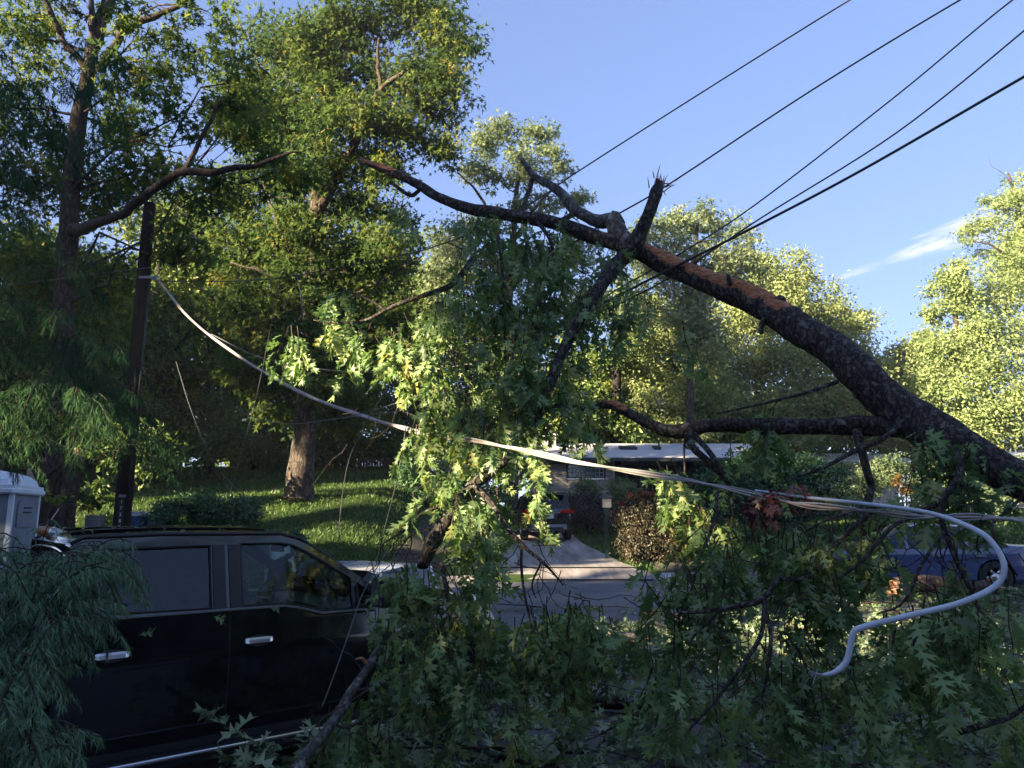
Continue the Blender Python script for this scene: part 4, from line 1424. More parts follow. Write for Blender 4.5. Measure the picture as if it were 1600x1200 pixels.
mk('conduit', mb, M['wire_black'], pole, True)
mb = MB()
p = at(178, 806, 13.6)
mb.box((PB.x - .33, 13.9, at(178, 806, 13.9).z - .2), (.26, .2, .42))
mk('meter_box', mb, M['silver_trim'], pole)


# ------------------------------------------------------------------ wires
def wire(name, label, rows, mat, group=None, sub=8, cat='wire', n=6):
    ps, rs = path_px(rows, sub)
    mb = MB()
    mb.tube(ps, rs, n)
    o = mk(name, mb, mat, None, True)
    return tag(o, label, cat, group)


wire('power_line', 'uppermost wire crossing the sky and passing over the dead forked limb',
     [(1480, -85, 6.4, .0085), (1328, 0, 7.2, .0085), (1080, 155, 8.0, .0085), (900, 270, 8.3, .0085), (845, 308, 8.35, .0085), (770, 350, 8.5, .0085), (700, 378, 9.4, .009), (640, 396, 10, .009), (520, 420, 11.4, .01), (400, 438, 12.6, .01), (247, 440, 14.1, .01)], M['wire_black'])
wire('power_line', 'second wire from the top touching the broken upright stub',
     [(1700, -110, 5.4, .009), (1500, 0, 6.4, .009), (1270, 140, 7.0, .009), (1045, 288, 7.3, .009), (960, 338, 7.4, .009), (880, 390, 7.4, .008), (820, 425, 7.3, .008), (760, 470, 7.3, .007)], M['wire_black'])
wire('power_line', 'middle thin wire sloping over the golden trees to the limb junction',
     [(1700, -75, 5.2, .0075), (1582, 0, 5.8, .0075), (1400, 150, 6.4, .0075), (1180, 320, 6.8, .0075), (1060, 398, 7.0, .0075), (960, 455, 7.1, .0075), (880, 510, 7.2, .0075)], M['wire_black'])
wire('power_line', 'fourth wire just above the thick black cable',
     [(1720, -60, 5.1, .0075), (1600, 48, 5.6, .0075), (1400, 208, 6.2, .0075), (1190, 340, 6.6, .0075), (1050, 432, 6.8, .0075), (930, 492, 7.0, .0075), (850, 530, 7.2, .0075)], M['wire_black'])
wire('power_cable', 'thick black cable, lowest of the wires across the sky',
     [(1760, 30, 4.8, .0125), (1600, 120, 5.4, .0125), (1350, 264, 6.0, .0125), (1180, 354, 6.4, .0125), (1040, 424, 6.7, .0125), (950, 470, 6.9, .0125), (880, 505, 7.0, .0125), (800, 545, 7.4, .011)], M['wire_black'], cat='cable')
# downed service cable: main strands and the hooked loose end
dc = root('downed_cable', at(740, 690, 7.4), 'sagging pale service cable bundle running from the pole across the truck to the right', 'cable')
rowsA = [(249, 440, 14.0, .024), (300, 500, 13.2, .026), (380, 562, 12.2, .027), (480, 617, 10.8, .028), (580, 655, 9.6, .027), (660, 675, 7.4, .0215), (740, 690, 6.0, .0155), (880, 716, 5.4, .014), (1040, 746, 4.9, .0125), (1180, 772, 4.6, .0115), (1280, 792, 4.5, .011), (1400, 803, 4.4, .0105), (1500, 808, 4.3, .013), (1620, 815, 4.2, .013), (1800, 822, 4.0, .013)]
for k, (off, m_, s_) in enumerate(((.006, 'cable_pink', .75), (.026, 'cable_grey', .55), (-.022, 'cable_grey', .35))):
    ps, rs = path_px(rowsA, 10)
    mb = MB()
    ps = [p + Vector((0, .5 * off * math.cos(i * .45 + k), off * math.cos(i * .30 + k) * .8)) for i, p in enumerate(ps)]
    mb.tube(ps, [r * s_ for r in rs], 8)
    mk('strand', mb, M[m_], dc, True)
wire('loose_cable', 'thick pale cable with its free end hooked down in an S at the right',
     [(1180, 766, 4.75, .006), (1250, 776, 4.6, .009), (1350, 787, 4.45, .0115), (1450, 801, 4.2, .0125), (1520, 826, 3.95, .0145), (1552, 850, 3.85, .0145), (1569, 885, 3.8, .0145), (1556, 915, 3.8, .0145), (1500, 942, 3.75, .0145), (1420, 962, 3.7, .0145), (1348, 980, 3.7, .0145), (1333, 990, 3.7, .0145), (1328, 1012, 3.7, .0145), (1322, 1034, 3.7, .014), (1305, 1050, 3.7, .012), (1284, 1055, 3.7, .007)], M['cable_white'], cat='cable', n=12)
mb = MB()
for k in range(9):
    q0 = at(1284, 1054, 3.7)
    mb.tube([q0 + Vector((.01, 0, 0)), q0 + Vector((-.02 - .02 * rng.random(), rng.normal(0, .012), rng.normal(.004, .014))), q0 + Vector((-.04 - .03 * rng.random(), rng.normal(0, .02), rng.normal(.006, .024)))], .0014, 4)
fe = mk('frayed_end', mb, M['cable_grey'], bpy.data.objects['loose_cable'])
fe['kind'] = 'stuff'
thin = [('thin grey wire drooping from the pale cable into the lit leaves', [(330, 522, 12.4, .009), (400, 556, 11.6, .008), (480, 574, 10.6, .007), (560, 581, 9.6, .006), (640, 580, 8.6, .006), (700, 574, 7.8, .006), (780, 560, 7.2, .006)]),
        ('short bare wire hanging from the black line left of the lit leaves', [(463, 430, 12, .011), (468, 448, 12, .011), (471, 470, 12, .011), (473, 498, 12, .010)]),
        ('loose wire dropping steeply beside the forked oak limb to the lawn', [(437, 436, 12.2, .004), (425, 500, 12.4, .004), (405, 600, 12.8, .004), (385, 680, 13, .004), (358, 775, 13.4, .004)]),
        ('guy wire slanting down from the trees across the lawn shrub', [(275, 565, 13, .0045), (300, 645, 12.8, .0045), (330, 715, 12.6, .0045), (365, 760, 12.4, .0045), (410, 812, 12.2, .0045)]),
        ('thin wire from the cable bundle to the middle leaf curtain', [(540, 652, 10, .006), (600, 636, 9, .006), (660, 616, 8.2, .006), (740, 592, 7.2, .006), (800, 575, 7, .005)]),
        ('thin dark wire hanging from the cable in front of the lawn', [(603, 610, 8.8, .005), (572, 660, 8.6, .005), (545, 720, 8.4, .005), (532, 800, 8.2, .005), (528, 870, 8.2, .005)]),
        ('dark wire hanging over the fence and the white car roof', [(642, 600, 7.8, .006), (634, 670, 7.7, .006), (620, 750, 7.6, .006), (600, 830, 7.4, .006), (588, 880, 7.3, .006)]),
        ('thin wire falling in front of the truck front door', [(606, 860, 5.6, .004), (570, 920, 5.4, .004), (545, 990, 5.2, .004), (520, 1060, 5.0, .004), (503, 1105, 4.9, .004)]),
        ('grey sagging wire deep in the wood behind the pale cable', [(310, 598, 15, .009), (380, 645, 16, .009), (450, 662, 17, .009), (520, 655, 18, .009), (640, 640, 20, .009)]),
        ('faint wire crossing in front of the left forked oak', [(-40, 452, 13.4, .008), (60, 440, 13.4, .008), (120, 432, 13.6, .008), (236, 418, 14.1, .008)]),
        ('thin wire lying over the leaf litter at the bottom', [(760, 985, 5.6, .004), (880, 1050, 5.4, .004), (1060, 1100, 5.2, .004), (1160, 1165, 5, .004), (1330, 1190, 4.9, .004)])]
for lab, rows in thin:
    wire('thin_wire', lab, rows, M['wire_steel'] if 'dark' not in lab else M['wire_black'])

# ------------------------------------------------------------------ portable toilet
c1 = Vector((at(17, 800, 9.6).x, 9.6, 0))
phi = R(107)
a1 = Vector((math.cos(phi), math.sin(phi), 0))       # along the side panel, going away
a2 = Vector((-math.sin(phi), math.cos(phi), 0))      # along the other face, to the left
ctr = c1 + a1 * .55 + a2 * .55
gz = .28
TOI = root('portable_toilet', (ctr.x, ctr.y, gz), 'grey portable toilet with a white domed roof left of the pickup', 'toilet', rz=phi)
tz = at(17, 768, 9.6).z - gz


def tb_(name, c, d, mat, parent=TOI):
    mb = MB()
    mb.box(c, d)
    return mk(name, mb, mat, parent, world_coords=False)


tb_('base', (0, 0, .06), (1.14, 1.14, .12), M['black_plastic'])
sp = tb_('side_panel', (0, -.53, (tz + .12) / 2), (1.02, .05, tz - .12), M['grey_plastic'])
for z_, h_ in ((tz - .28, .34), (tz - .88, .62), (tz - 1.62, .66)):
    mb = MB()
    fn = lambda a, b, o_: (a, -.556 - o_, b)
    mb.poly([(-.36, z_ - h_ / 2), (.36, z_ - h_ / 2), (.36, z_ + h_ / 2 - .06), (.28, z_ + h_ / 2), (-.28, z_ + h_ / 2), (-.36, z_ + h_ / 2 - .06)], .018, fn)
    mk('raised_panel', mb, M['grey_plastic'], sp, world_coords=False)
for z_ in (tz - .2, tz - .26):
    for k in range(4):
        tb_('vent_slot', (-.12 + .09 * k, -.578, z_), (.05, .008, .02), M['black_plastic'], sp)
tb_('door', (-.53, 0, (tz + .12) / 2), (.05, 1.02, tz - .12), M['grey_plastic'])
tb_('door_panel', (-.558, 0, tz * .55), (.02, .7, tz * .7), M['grey_plastic'])
tb_('rear_panel', (.53, 0, (tz + .12) / 2), (.05, 1.02, tz - .12), M['grey_plastic'])
tb_('side_panel', (0, .53, (tz + .12) / 2), (1.02, .05, tz - .12), M['grey_plastic'])
for sx in (-1, 1):
    for sy in (-1, 1):
        tb_('corner_post', (sx * .54, sy * .54, (tz + .1) / 2), (.055, .055, tz - .1), M['white_plastic'])
mb = MB()


def ring(hx, hy, z, ch=.06):
    return [(-hx + ch, -hy, z), (hx - ch, -hy, z), (hx, -hy + ch, z), (hx, hy - ch, z), (hx - ch, hy, z), (-hx + ch, hy, z), (-hx, hy - ch, z), (-hx, -hy + ch, z)]


prof = [(.60, tz - .03), (.62, tz - .01), (.62, tz + .03), (.60, tz + .045), (.60, tz + .085), (.55, tz + .095), (.53, tz + .16), (.47, tz + .22), (.34, tz + .27), (.16, tz + .30), (.03, tz + .305)]
for i, (h, z) in enumerate(prof):
    mb.v += ring(h, h, z, min(.06, h * .4))
for i in range(len(prof) - 1):
    for j in range(8):
        mb.f.append([i * 8 + j, i * 8 + (j + 1) % 8, i * 8 + 8 + (j + 1) % 8, i * 8 + 8 + j])
        mb.m.append(0)
mb.f += [list(range(8))[::-1], [len(prof) * 8 - 8 + j for j in range(8)]]
mb.m += [0, 0]
rf = mk('roof', mb, M['white_plastic'], TOI, world_coords=False)
mb = MB()
mb.lathe([(.05, 0), (.05, .2), (.07, .2), (.07, .24), (0, .25)], (.35, .35, tz + .18), n=12)
mk('vent_pipe', mb, M['white_plastic'], TOI, True, world_coords=False)


# ------------------------------------------------------------------ bins at the pole
def bin_(px, Y, lab, rz):
    x = at(px, 800, Y).x
    z = g(x, Y) + .12
    r = root('wheelie_bin', (x, Y, z), lab, 'bin', rz)
    htop = at(px, 806, Y).z - z
    mb = MB()
    mb.add([(-.22, -.25, 0), (.22, -.25, 0), (.22, .25, 0), (-.22, .25, 0), (-.29, -.33, htop), (.29, -.33, htop), (.29, .36, htop), (-.29, .36, htop)],
           [(0, 3, 2, 1), (4, 5, 6, 7), (0, 1, 5, 4), (1, 2, 6, 5), (2, 3, 7, 6), (3, 0, 4, 7)])
    mk('body', mb, M['bin_blue'], r, world_coords=False)
    mb = MB()
    mb.add([(-.33, -.38, htop), (.33, -.38, htop), (.33, .4, htop), (-.33, .4, htop), (-.22, -.2, htop + .09), (.22, -.2, htop + .09), (.22, .36, htop + .11), (-.22, .36, htop + .11)],
           [(0, 3, 2, 1), (4, 5, 6, 7), (0, 1, 5, 4), (1, 2, 6, 5), (2, 3, 7, 6), (3, 0, 4, 7)])
    mk('lid', mb, M['bin_grey'], r, world_coords=False)
    for s_ in (-1, 1):
        mb = MB()
        mb.lathe([(0, 0), (.1, 0), (.1, .05), (0, .05)], (s_ * .25, .3, .1), 'x', 14)
        mk('wheel', mb, M['rubber'], r, world_coords=False)


bin_(205, 17.2, 'grey lidded recycling bin directly behind the utility pole', .2)
bin_(232, 17.6, 'blue recycling bin right of the utility pole', -.25)

# lamp unit dangling by the truck roof corner
lp = at(78, 832, 6.2)
lr = root('street_lamp_head', lp, 'amber and clear fallen lamp head hanging on wires left of the pickup roof', 'lamp')
lr.rotation_euler = (0, R(12), 0)
LOC[lr] = (lp, 0)
mb = MB()
mb.lathe([(0, -.10), (.03, -.098), (.042, -.06), (.046, 0), (.046, .02)], (0, 0, 0), 'x', 16)
mk('amber_shell', mb, M['amber'], lr, True, world_coords=False)
mb = MB()
mb.lathe([(.046, .02), (.048, .06), (.042, .09), (.02, .105), (0, .107)], (0, 0, 0), 'x', 16)
mk('clear_lens', mb, M['clear_lamp'], lr, True, world_coords=False)
mb = MB()
mb.lathe([(.047, .012), (.052, .014), (.052, .026), (.047, .028)], (0, 0, 0), 'x', 16)
mk('band', mb, M['chrome'], lr, True, world_coords=False)
wire('thin_wire', 'pale wire holding the amber lamp head to the crooked tree', [(92, 795, 6.6, .004), (80, 812, 6.4, .004), (70, 825, 6.25, .004), (62, 832, 6.2, .004)], M['cable_grey'])
wire('thin_wire', 'pale wire from the amber lamp head to the pickup roof', [(62, 828, 6.2, .004), (88, 826, 6.15, .004), (120, 838, 6.0, .004), (140, 848, 5.7, .004)], M['cable_grey'])

# cream box on green post
bp_ = at(948, 845, 21.4)
bz = g(bp_.x, 21.4) + .08
bx = root('post_box', (bp_.x, 21.4, bz), 'cream box with a dark cap on a dark green post beside the weeping maple', 'mailbox')
zt_ = at(948, 795, 21.4).z
hb('post', (bp_.x, 21.4, (bz + zt_) / 2 - .05), (.09, .09, zt_ - bz + .1), M['post_green'], bx)
zz = at(950, 789, 21.4).z
hb('box', (bp_.x + .02, 21.4, zz + .06), (.24, .24, .26), M['cream'], bx)
mb = MB()
mb.add([(bp_.x - .17, 21.22, zz + .19), (bp_.x + .21, 21.22, zz + .19), (bp_.x + .21, 21.58, zz + .19), (bp_.x - .17, 21.58, zz + .19), (bp_.x - .08, 21.3, zz + .31), (bp_.x + .12, 21.3, zz + .31), (bp_.x + .12, 21.5, zz + .31), (bp_.x - .08, 21.5, zz + .31)],
       [(0, 3, 2, 1), (4, 5, 6, 7), (0, 1, 5, 4), (1, 2, 6, 5), (2, 3, 7, 6), (3, 0, 4, 7)])
mk('cap', mb, M['dark_trim'], bx)


# ------------------------------------------------------------------ vehicles
def wheel(parent, x, y, r, w, side, spokes=6):
    wr = MB()
    s_ = side
    wr.lathe([(r * .62, -w / 2), (r * .93, -w / 2), (r, -w / 2 + .03), (r, w / 2 - .03), (r * .93, w / 2), (r * .62, w / 2)], (x, y, r), 'y', 28)
    t = mk('wheel', wr, M['rubber'], parent, True, world_coords=False)
    rm = MB()
    o_ = s_ * (w / 2 - .02)
    rm.lathe([(r * .64, -w / 2 + .01), (r * .60, o_ * .4), (r * .64, w / 2 - .01)], (x, y, r), 'y', 24)
    rm.lathe([(0, o_), (.09, o_), (.1, o_ * .8)], (x, y, r), 'y', 12)
    for k in range(spokes):
        a = 2 * math.pi * k / spokes
        ca, sa = math.cos(a), math.sin(a)
        p0 = Vector((x, y + o_ * .95, r))
        d = Vector((ca, 0, sa))
        e = Vector((-sa, 0, ca))
        q = [p0 + d * .05 + e * .035, p0 + d * .05 - e * .035, p0 + d * r * .62 - e * .025, p0 + d * r * .62 + e * .025]
        q2 = [v - Vector((0, s_ * .03, 0)) for v in q]
        rm.add(q + q2, [(0, 1, 2, 3), (7, 6, 5, 4), (0, 4, 5, 1), (1, 5, 6, 2), (2, 6, 7, 3), (3, 7, 4, 0)])
    mk('rim', rm, M['alloy'], t, True, world_coords=False)
    return t


def car(name, label, cat, loc, rz, L, W, Hh, wb, belt, hood, x_ws, x_rf, x_rr, x_rb, tail_z, paint, r=.34, clr=.2, trunk=None, roof_w=.76):
    """x forward, origin at the middle of the ground. x_ws cowl, x_rf roof front, x_rr roof rear, x_rb base of rear glass."""
    c = root(name, loc, label, cat, rz)
    hl = L / 2
    xs_ = sorted(set([-hl, -hl + .06, -hl + .2, x_rb, x_rr, (x_rr + x_rf) / 2, x_rf, x_ws, hl - .55, hl - .2, hl - .06, hl] + list(np.arange(-hl + .25, hl - .2, .09))))

    def topz(x):
        pts = [(-hl, tail_z - .12), (-hl + .08, tail_z - .02), (x_rb - .02, tail_z if trunk else belt + .02), (x_rr, Hh - .05), ((x_rr + x_rf) / 2, Hh), (x_rf, Hh - .05), (x_ws, hood), ((x_ws + hl) / 2, hood - .04), (hl - .25, hood - .16), (hl - .05, hood - .30), (hl, hood - .38)]
        return float(np.interp(x, [p[0] for p in pts], [p[1] for p in pts]))

    def beltz(x):
        return min(belt + .03 * (x_ws - x) / L * 2, topz(x))

    def hw(x):
        k = abs(x) / hl
        return W / 2 * (1 - .03 * k ** 2 - .16 * max(0, (k - .8) / .2) ** 2)

    rows = []
    for x in xs_:
        w = hw(x)
        b = beltz(x)
        tz_ = topz(x)
        gh = max(0, tz_ - b)
        k = min(1, gh / max(.05, Hh - belt))
        rw = w * .93 * (1 - k) + W / 2 * roof_w * k
        zb = clr + .03 + .12 * max(0, abs(x) / hl - .8) / .2
        rows.append([(x, w * .9, zb), (x, w * .985, zb + .10), (x, w, (zb + b) / 2), (x, w * .985, b - .12), (x, w * .95, b - .01), (x, rw, max(b, tz_ - .035)), (x, rw * .86, tz_), (x, 0, tz_ + .025 * k)])
    nx_, nz_ = len(rows), len(rows[0])
    axles = (-wb / 2 - .02, wb / 2 + .02)
    RA = r * 1.14
    body, glass = MB(), MB()

    def inarch(x, z):
        return any((x - a) ** 2 + (z - r) ** 2 < RA * RA for a in axles)

    for sgn in (-1, 1):
        G = [[Vector((p[0], p[1] * sgn, p[2])) for p in rw_] for rw_ in rows]
        # finer rows low on the sides so that the arches read round
        F2 = []
        for rw_ in G:
            fine = []
            for i in range(4):
                for q in range(3):
                    fine.append(rw_[i].lerp(rw_[i + 1], q / 3))
            F2.append(fine + rw_[4:])
        nz2 = len(F2[0])
        mark = [[inarch(v.x, v.z) and j < 12 for j, v in enumerate(rw_)] for rw_ in F2]
        for i in range(nx_):
            for j in range(nz2):
                v = F2[i][j]
                if mark[i][j]:
                    a = min(axles, key=lambda q: abs(q - v.x))
                    d = Vector((v.x - a, 0, v.z - r))
                    if d.length > .6 * RA:
                        d = d.normalized() * RA
                        F2[i][j] = Vector((a + d.x, v.y, r + d.z))
        for i in range(nx_ - 1):
            xm = (rows[i][0][0] + rows[i + 1][0][0]) / 2
            for j in range(nz2 - 1):
                ms = [mark[i][j], mark[i + 1][j], mark[i + 1][j + 1], mark[i][j + 1]]
                if all(ms):
                    continue
                f = [F2[i][j], F2[i + 1][j], F2[i + 1][j + 1], F2[i][j + 1]]
                if sgn > 0:
                    f = f[::-1]
                tgt = body
                gh = topz(xm) - beltz(xm)
                if j == 12 and gh > .10 and x_rb + .03 < xm < x_ws - .05:
                    tgt = glass
                if j >= 13 and ((x_rf + .02 < xm < x_ws - .04) or (x_rb + .04 < xm < x_rr - .02)):
                    tgt = glass
                tgt.add(f, [(0, 1, 2, 3)])
    # end caps
    for i in (0, nx_ - 1):
        rr_ = rows[i]
        loop = [Vector(p) for p in rr_] + [Vector((p[0], -p[1], p[2])) for p in rr_[::-1][1:]]
        body.add(loop, [list(range(len(loop)))])
    body.add([(-hl + .1, -W * .42, clr + .04), (hl - .1, -W * .42, clr + .04), (hl - .1, W * .42, clr + .04), (-hl + .1, W * .42, clr + .04)], [(0, 3, 2, 1)])
    bo = mk('body', body, paint, c, True, world_coords=False)
    w_ = mk('window_glass', glass, M['glass_dark'], c, True, world_coords=False)
    # pillars
    xm = (x_rf + x_rr) / 2
    for sgn in (-1, 1):
        for x in (xm, x_rr + .12, x_rf - .0):
            zt2, zb2 = topz(x) - .03, beltz(x)
            mb = MB()
            wv = hw(x)
            mb.tube([(x, sgn * wv * .955, zb2 - .02), (x, sgn * (W / 2 * roof_w + .006), zt2)], .035, 6)
            mk('pillar', mb, M['black_plastic'] if x == xm else paint, c, world_coords=False)
        mb = MB()
        mb.box((x_ws - .25, sgn * (W / 2 + .09), belt + .08), (.12, .2, .14))
        mk('mirror', mb, paint, c, world_coords=False)
        for x in axles:
            wheel(c, x, sgn * (W / 2 - .12), r, .22, sgn)
            mb = MB()
            mb.lathe([(RA * .99, -.12), (RA * .99, .1), (r * .2, .1)][:2], (x, sgn * (W / 2 - .14), r), 'y', 24)
            mk('arch_liner', mb, M['black_plastic'], c, True, world_coords=False)
        for k, xh in enumerate((xm - .75, xm + .12)):
            mb = MB()
            mb.box((xh, sgn * (W / 2 + .004), belt - .13), (.18, .03, .03))
            mk('door_handle', mb, M['silver_trim'], c, world_coords=False)
        # door seams
        for xq in (xm + .02, x_ws - .1, xm - .95):
            mb = MB()
            mb.box((xq, sgn * (W / 2 * .998), (clr + .2 + belt) / 2), (.010, .012, belt - clr - .3))
            mk('door_seam', mb, M['black_plastic'], c, world_coords=False)
        mb = MB()
        mb.box((hl - .12, sgn * W * .36, hood - .32), (.2, .32, .11), rz=-sgn * .35)
        mk('headlight', mb, M['clear_lamp'], c, world_coords=False)
    return c


# black SUV on the driveway
sy = 29.3
sx_ = 1.02
suv_z = g(sx_, 29) + .14
SL = math.atan2(g(1, 31) - g(1, 27), 4)
suv = car('parked_suv', 'black SUV seen from behind on the driveway under the hanging leaves', 'car', (sx_ + .05, sy, suv_z), R(90 + 6.5), 4.55, 1.86, 1.64, 2.75, 1.02, 1.02, .95, .25, -1.75, -2.18, 1.02, M['suv_paint'], .37, .22)
hl = 4.55 / 2
for sgn in (-1, 1):
    mb = MB()
    mb.add([(-hl - .015, sgn * .88, .90), (-hl - .015, sgn * .88, 1.05), (-hl - .02, sgn * .42, 1.02), (-hl - .02, sgn * .42, .95),
            (-hl + .22, sgn * .93, .93), (-hl + .22, sgn * .93, 1.04), (-hl + .05, sgn * .42, 1.02), (-hl + .05, sgn * .42, .95)],
           [(0, 1, 2, 3), (7, 6, 5, 4), (0, 4, 5, 1), (1, 5, 6, 2), (2, 6, 7, 3), (3, 7, 4, 0)])
    mk('tail_light', mb, M['red_lamp'], suv, world_coords=False)
    mb = MB()
    mb.tube([(-hl - .03, sgn * .62, .38), (-hl - .05, sgn * .5, .38)], .045, 10)
    mk('exhaust', mb, M['silver_trim'], suv, world_coords=False)
for nm, c_, d_, m_ in (('rear_bumper', (-hl - .02, 0, .60), (.1, 1.52, .14), 'suv_paint'), ('bumper_trim', (-hl - .065, 0, .47), (.03, 1.25, .10), 'silver_trim'), ('diffuser', (-hl - .03, 0, .36), (.07, 1.4, .13), 'black_plastic'),
                       ('plate_recess', (-hl - .012, 0, .80), (.03, .62, .17), 'black_plastic'), ('licence_plate', (-hl - .03, 0, .80), (.01, .31, .15), 'white_trim'), ('trunk_trim', (-hl - .02, 0, .925), (.03, .8, .025), 'silver_trim'),
                       ('roof_spoiler', (-1.86, 0, 1.63), (.25, 1.25, .05), 'suv_paint')):
    mb = MB()
    mb.box(c_, d_)
    mk(nm, mb, M[m_], suv, world_coords=False)
# white car behind the truck
wx, wy = -1.95, 10.3
car('parked_car', 'white car mostly hidden behind the pickup windshield and leaf curtain', 'car', (wx, wy + .6, g(wx, wy)), R(66), 4.5, 1.8, 1.46, 2.7, .92, .93, .95, .35, -1.05, -1.65, 1.0, M['white_paint'], .33, .18, trunk=True)
# blue sedan on the right
bxx, byy = at(1420, 870, 16.5).x, 16.6
car('parked_sedan', 'blue grey sedan parked across the road behind the hooked cable', 'car', (bxx, byy, g(bxx, byy) + .02), R(174), 4.6, 1.8, 1.42, 2.7, .90, .92, .9, .3, -1.0, -1.7, 1.0, M['blue_paint'], .33, .17, trunk=True)

# ------------------------------------------------------------------ pickup truck
ang = R(50)
fx, fy = math.sin(ang), math.cos(ang)
# visible flank runs through the front door handle
hxp = Vector((-1.97, 6.10))
# local: x forward, y left; flank at y = -1.0; handle at x = -1.5
o2 = hxp - Vector((fx, fy)) * (-1.5) - Vector((-fy, fx)) * (-1.0)
TR = root('pickup_truck', (o2.x, o2.y, 0.0), 'black crew cab pickup truck with chrome door handles under the fallen branches', 'truck', rz=math.atan2(fy, fx))


def tp_(name, mb, mat, parent=TR, smooth=False, fix=False):
    return mk(name, mb, mat, parent, smooth, world_coords=False, fix=fix)


def sidew(z):
    return float(np.interp(z, [.45, .6, .85, 1.08, 1.17, 1.30, 1.38, 1.92], [.93, .985, 1.0, 1.003, .985, .965, .95, .79]))


# lower body flanks, with arches cut in
axl = (0.0, -3.7)
RA = .50
WR = .415
zs = [.45, .50, .56, .62, .68, .74, .80, .86, .92, .98, 1.03, 1.08, 1.11, 1.14, 1.17, 1.22, 1.27, 1.32, 1.37]


def flank(x0, x1, top_fn, name, mat=M['black_paint'], front=False):
    xs2 = np.arange(x0, x1 + .001, (x1 - x0) / max(2, round((x1 - x0) / .06)))
    out = []
    for sgn in (-1, 1):
        mb = MB()
        G, mk_ = [], []
        for x in xs2:
            tp2 = top_fn(x)
            col, cm = [], []
            for z in zs:
                zz_ = z if z < tp2 else tp2
                w = sidew(zz_)
                if x > .45:
                    w -= .10 * ((x - .45) / .47) ** 2
                if x < -4.6:
                    w -= .02
                p = Vector((x, sgn * w, zz_))
                inside = False
                for a in axl:
                    d = Vector((x - a, 0, zz_ - WR))
                    if d.length < RA and zz_ < WR + RA:
                        inside = True
                        if d.length > .75 * RA:
                            d = d.normalized() * RA
                            p.x, p.z = a + d.x, WR + d.z
                col.append(p)
                cm.append(inside)
            G.append(col)
            mk_.append(cm)
        nz_ = len(zs)
        for col in G:
            mb.v += [tuple(p) for p in col]
        for i in range(len(G) - 1):
            for j in range(nz_ - 1):
                if mk_[i][j] and mk_[i + 1][j] and mk_[i][j + 1] and mk_[i + 1][j + 1]:
                    continue
                f = [i * nz_ + j, (i + 1) * nz_ + j, (i + 1) * nz_ + j + 1, i * nz_ + j + 1]
                mb.f.append(f if sgn < 0 else f[::-1])
                mb.m.append(0)
        out.append(tp_(name, mb, mat, smooth=True))
    return out


def fend_top(x):
    return float(np.interp(x, [-.45, .2, .6, .85, .93], [1.34, 1.33, 1.29, 1.20, 1.08]))


flank(-2.83, -1.745, lambda x: 1.37, 'rear_door')
flank(-1.735, -.475, lambda x: float(np.interp(x, [-1.29, -.96], [1.37, 1.285])), 'front_door')
flank(-.465, .93, fend_top, 'fender')
flank(-2.90, -2.84, lambda x: 1.37, 'cab_corner')
flank(-4.92, -2.94, lambda x: 1.40, 'bed_side')
# hood
mb = MB()
hxs = list(np.linspace(-.40, .93, 14))
hys = list(np.linspace(-1, 1, 13))
for x in hxs:
    for t_ in hys:
        w = sidew(1.33) - .10 * (max(0, x - .45) / .47) ** 2
        z = fend_top(x) + .055 * (1 - abs(t_) ** 3) + (.02 if abs(t_) < .55 else 0)
        mb.v.append((x, t_ * w, z))
for i in range(13):
    for j in range(12):
        a = i * 13 + j
        mb.f.append([a, a + 13, a + 14, a + 1])
        mb.m.append(0)
tp_('hood', mb, M['black_paint'], smooth=True)
# front end
mb = MB()
mb.box((.94, 0, .86), (.06, 1.62, .46))
tp_('grille_panel', mb, M['black_plastic'])
for k in range(5):
    mb = MB()
    mb.box((.98, 0, .70 + .085 * k), (.03, 1.1, .03))
    tp_('grille_bar', mb, M['chrome'])
for sgn in (-1, 1):
    mb = MB()
    mb.poly([(.60, .80), (.93, .72), (.93, 1.02), (.80, 1.12), (.62, 1.10)], .16, lambda a, b, o_: (a + .05, sgn * (.90 - .10 * max(0, (a - .45) / .47) ** 2 - o_ + .04), b))
    tp_('headlight', mb, M['clear_lamp'])
mb = MB()
mb.box((1.0, 0, .52), (.16, 1.9, .26))
tp_('front_bumper', mb, M['chrome'])
for sgn in (-1, 1):
    for x in (0.0, -3.7):
        wheel(TR, x, sgn * .86, WR, .27, sgn, 6)
        mb = MB()
        mb.lathe([(RA + .002, -.01), (RA + .035, .015), (RA + .035, .03), (RA, .03), (RA, -.25)], (x, sgn * (.985 if sgn > 0 else .985), WR), 'y', 40)
        if sgn < 0:
            mb.v = [(a, b, c) for a, b, c in mb.v]
        mb.v = [(a, sgn * .985 + sgn * (b - sgn * .985), c) for a, b, c in mb.v]
        keep = MB()
        for f in mb.f:
            zc = sum(mb.v[i][2] for i in f) / 4
            if zc > .45:
                keep.add([mb.v[i] for i in f], [(0, 1, 2, 3)])
        tp_('wheel_arch', keep, M['black_plastic'], smooth=True)
# chassis, bed floor, tailgate
mb = MB()
mb.box((-2.0, 0, .42), (5.6, 1.5, .22))
tp_('chassis', mb, M['black_plastic'])
mb = MB()
mb.box((-3.97, 0, .80), (1.9, 1.78, .06))
mb.box((-3.03, 0, 1.1), (.05, 1.8, .56))
tp_('cargo_bed', mb, M['black_plastic'])
mb = MB()
mb.box((-4.93, 0, 1.08), (.06, 1.86, .62))
tp_('tailgate', mb, M['black_paint'])
mb = MB()
mb.box((-5.02, 0, .62), (.2, 1.9, .2))
tp_('rear_bumper', mb, M['chrome'])
for sgn in (-1, 1):
    mb = MB()
    mb.box((-4.93, sgn * .93, 1.18), (.09, .14, .36))
    tp_('tail_light', mb, M['red_lamp'])


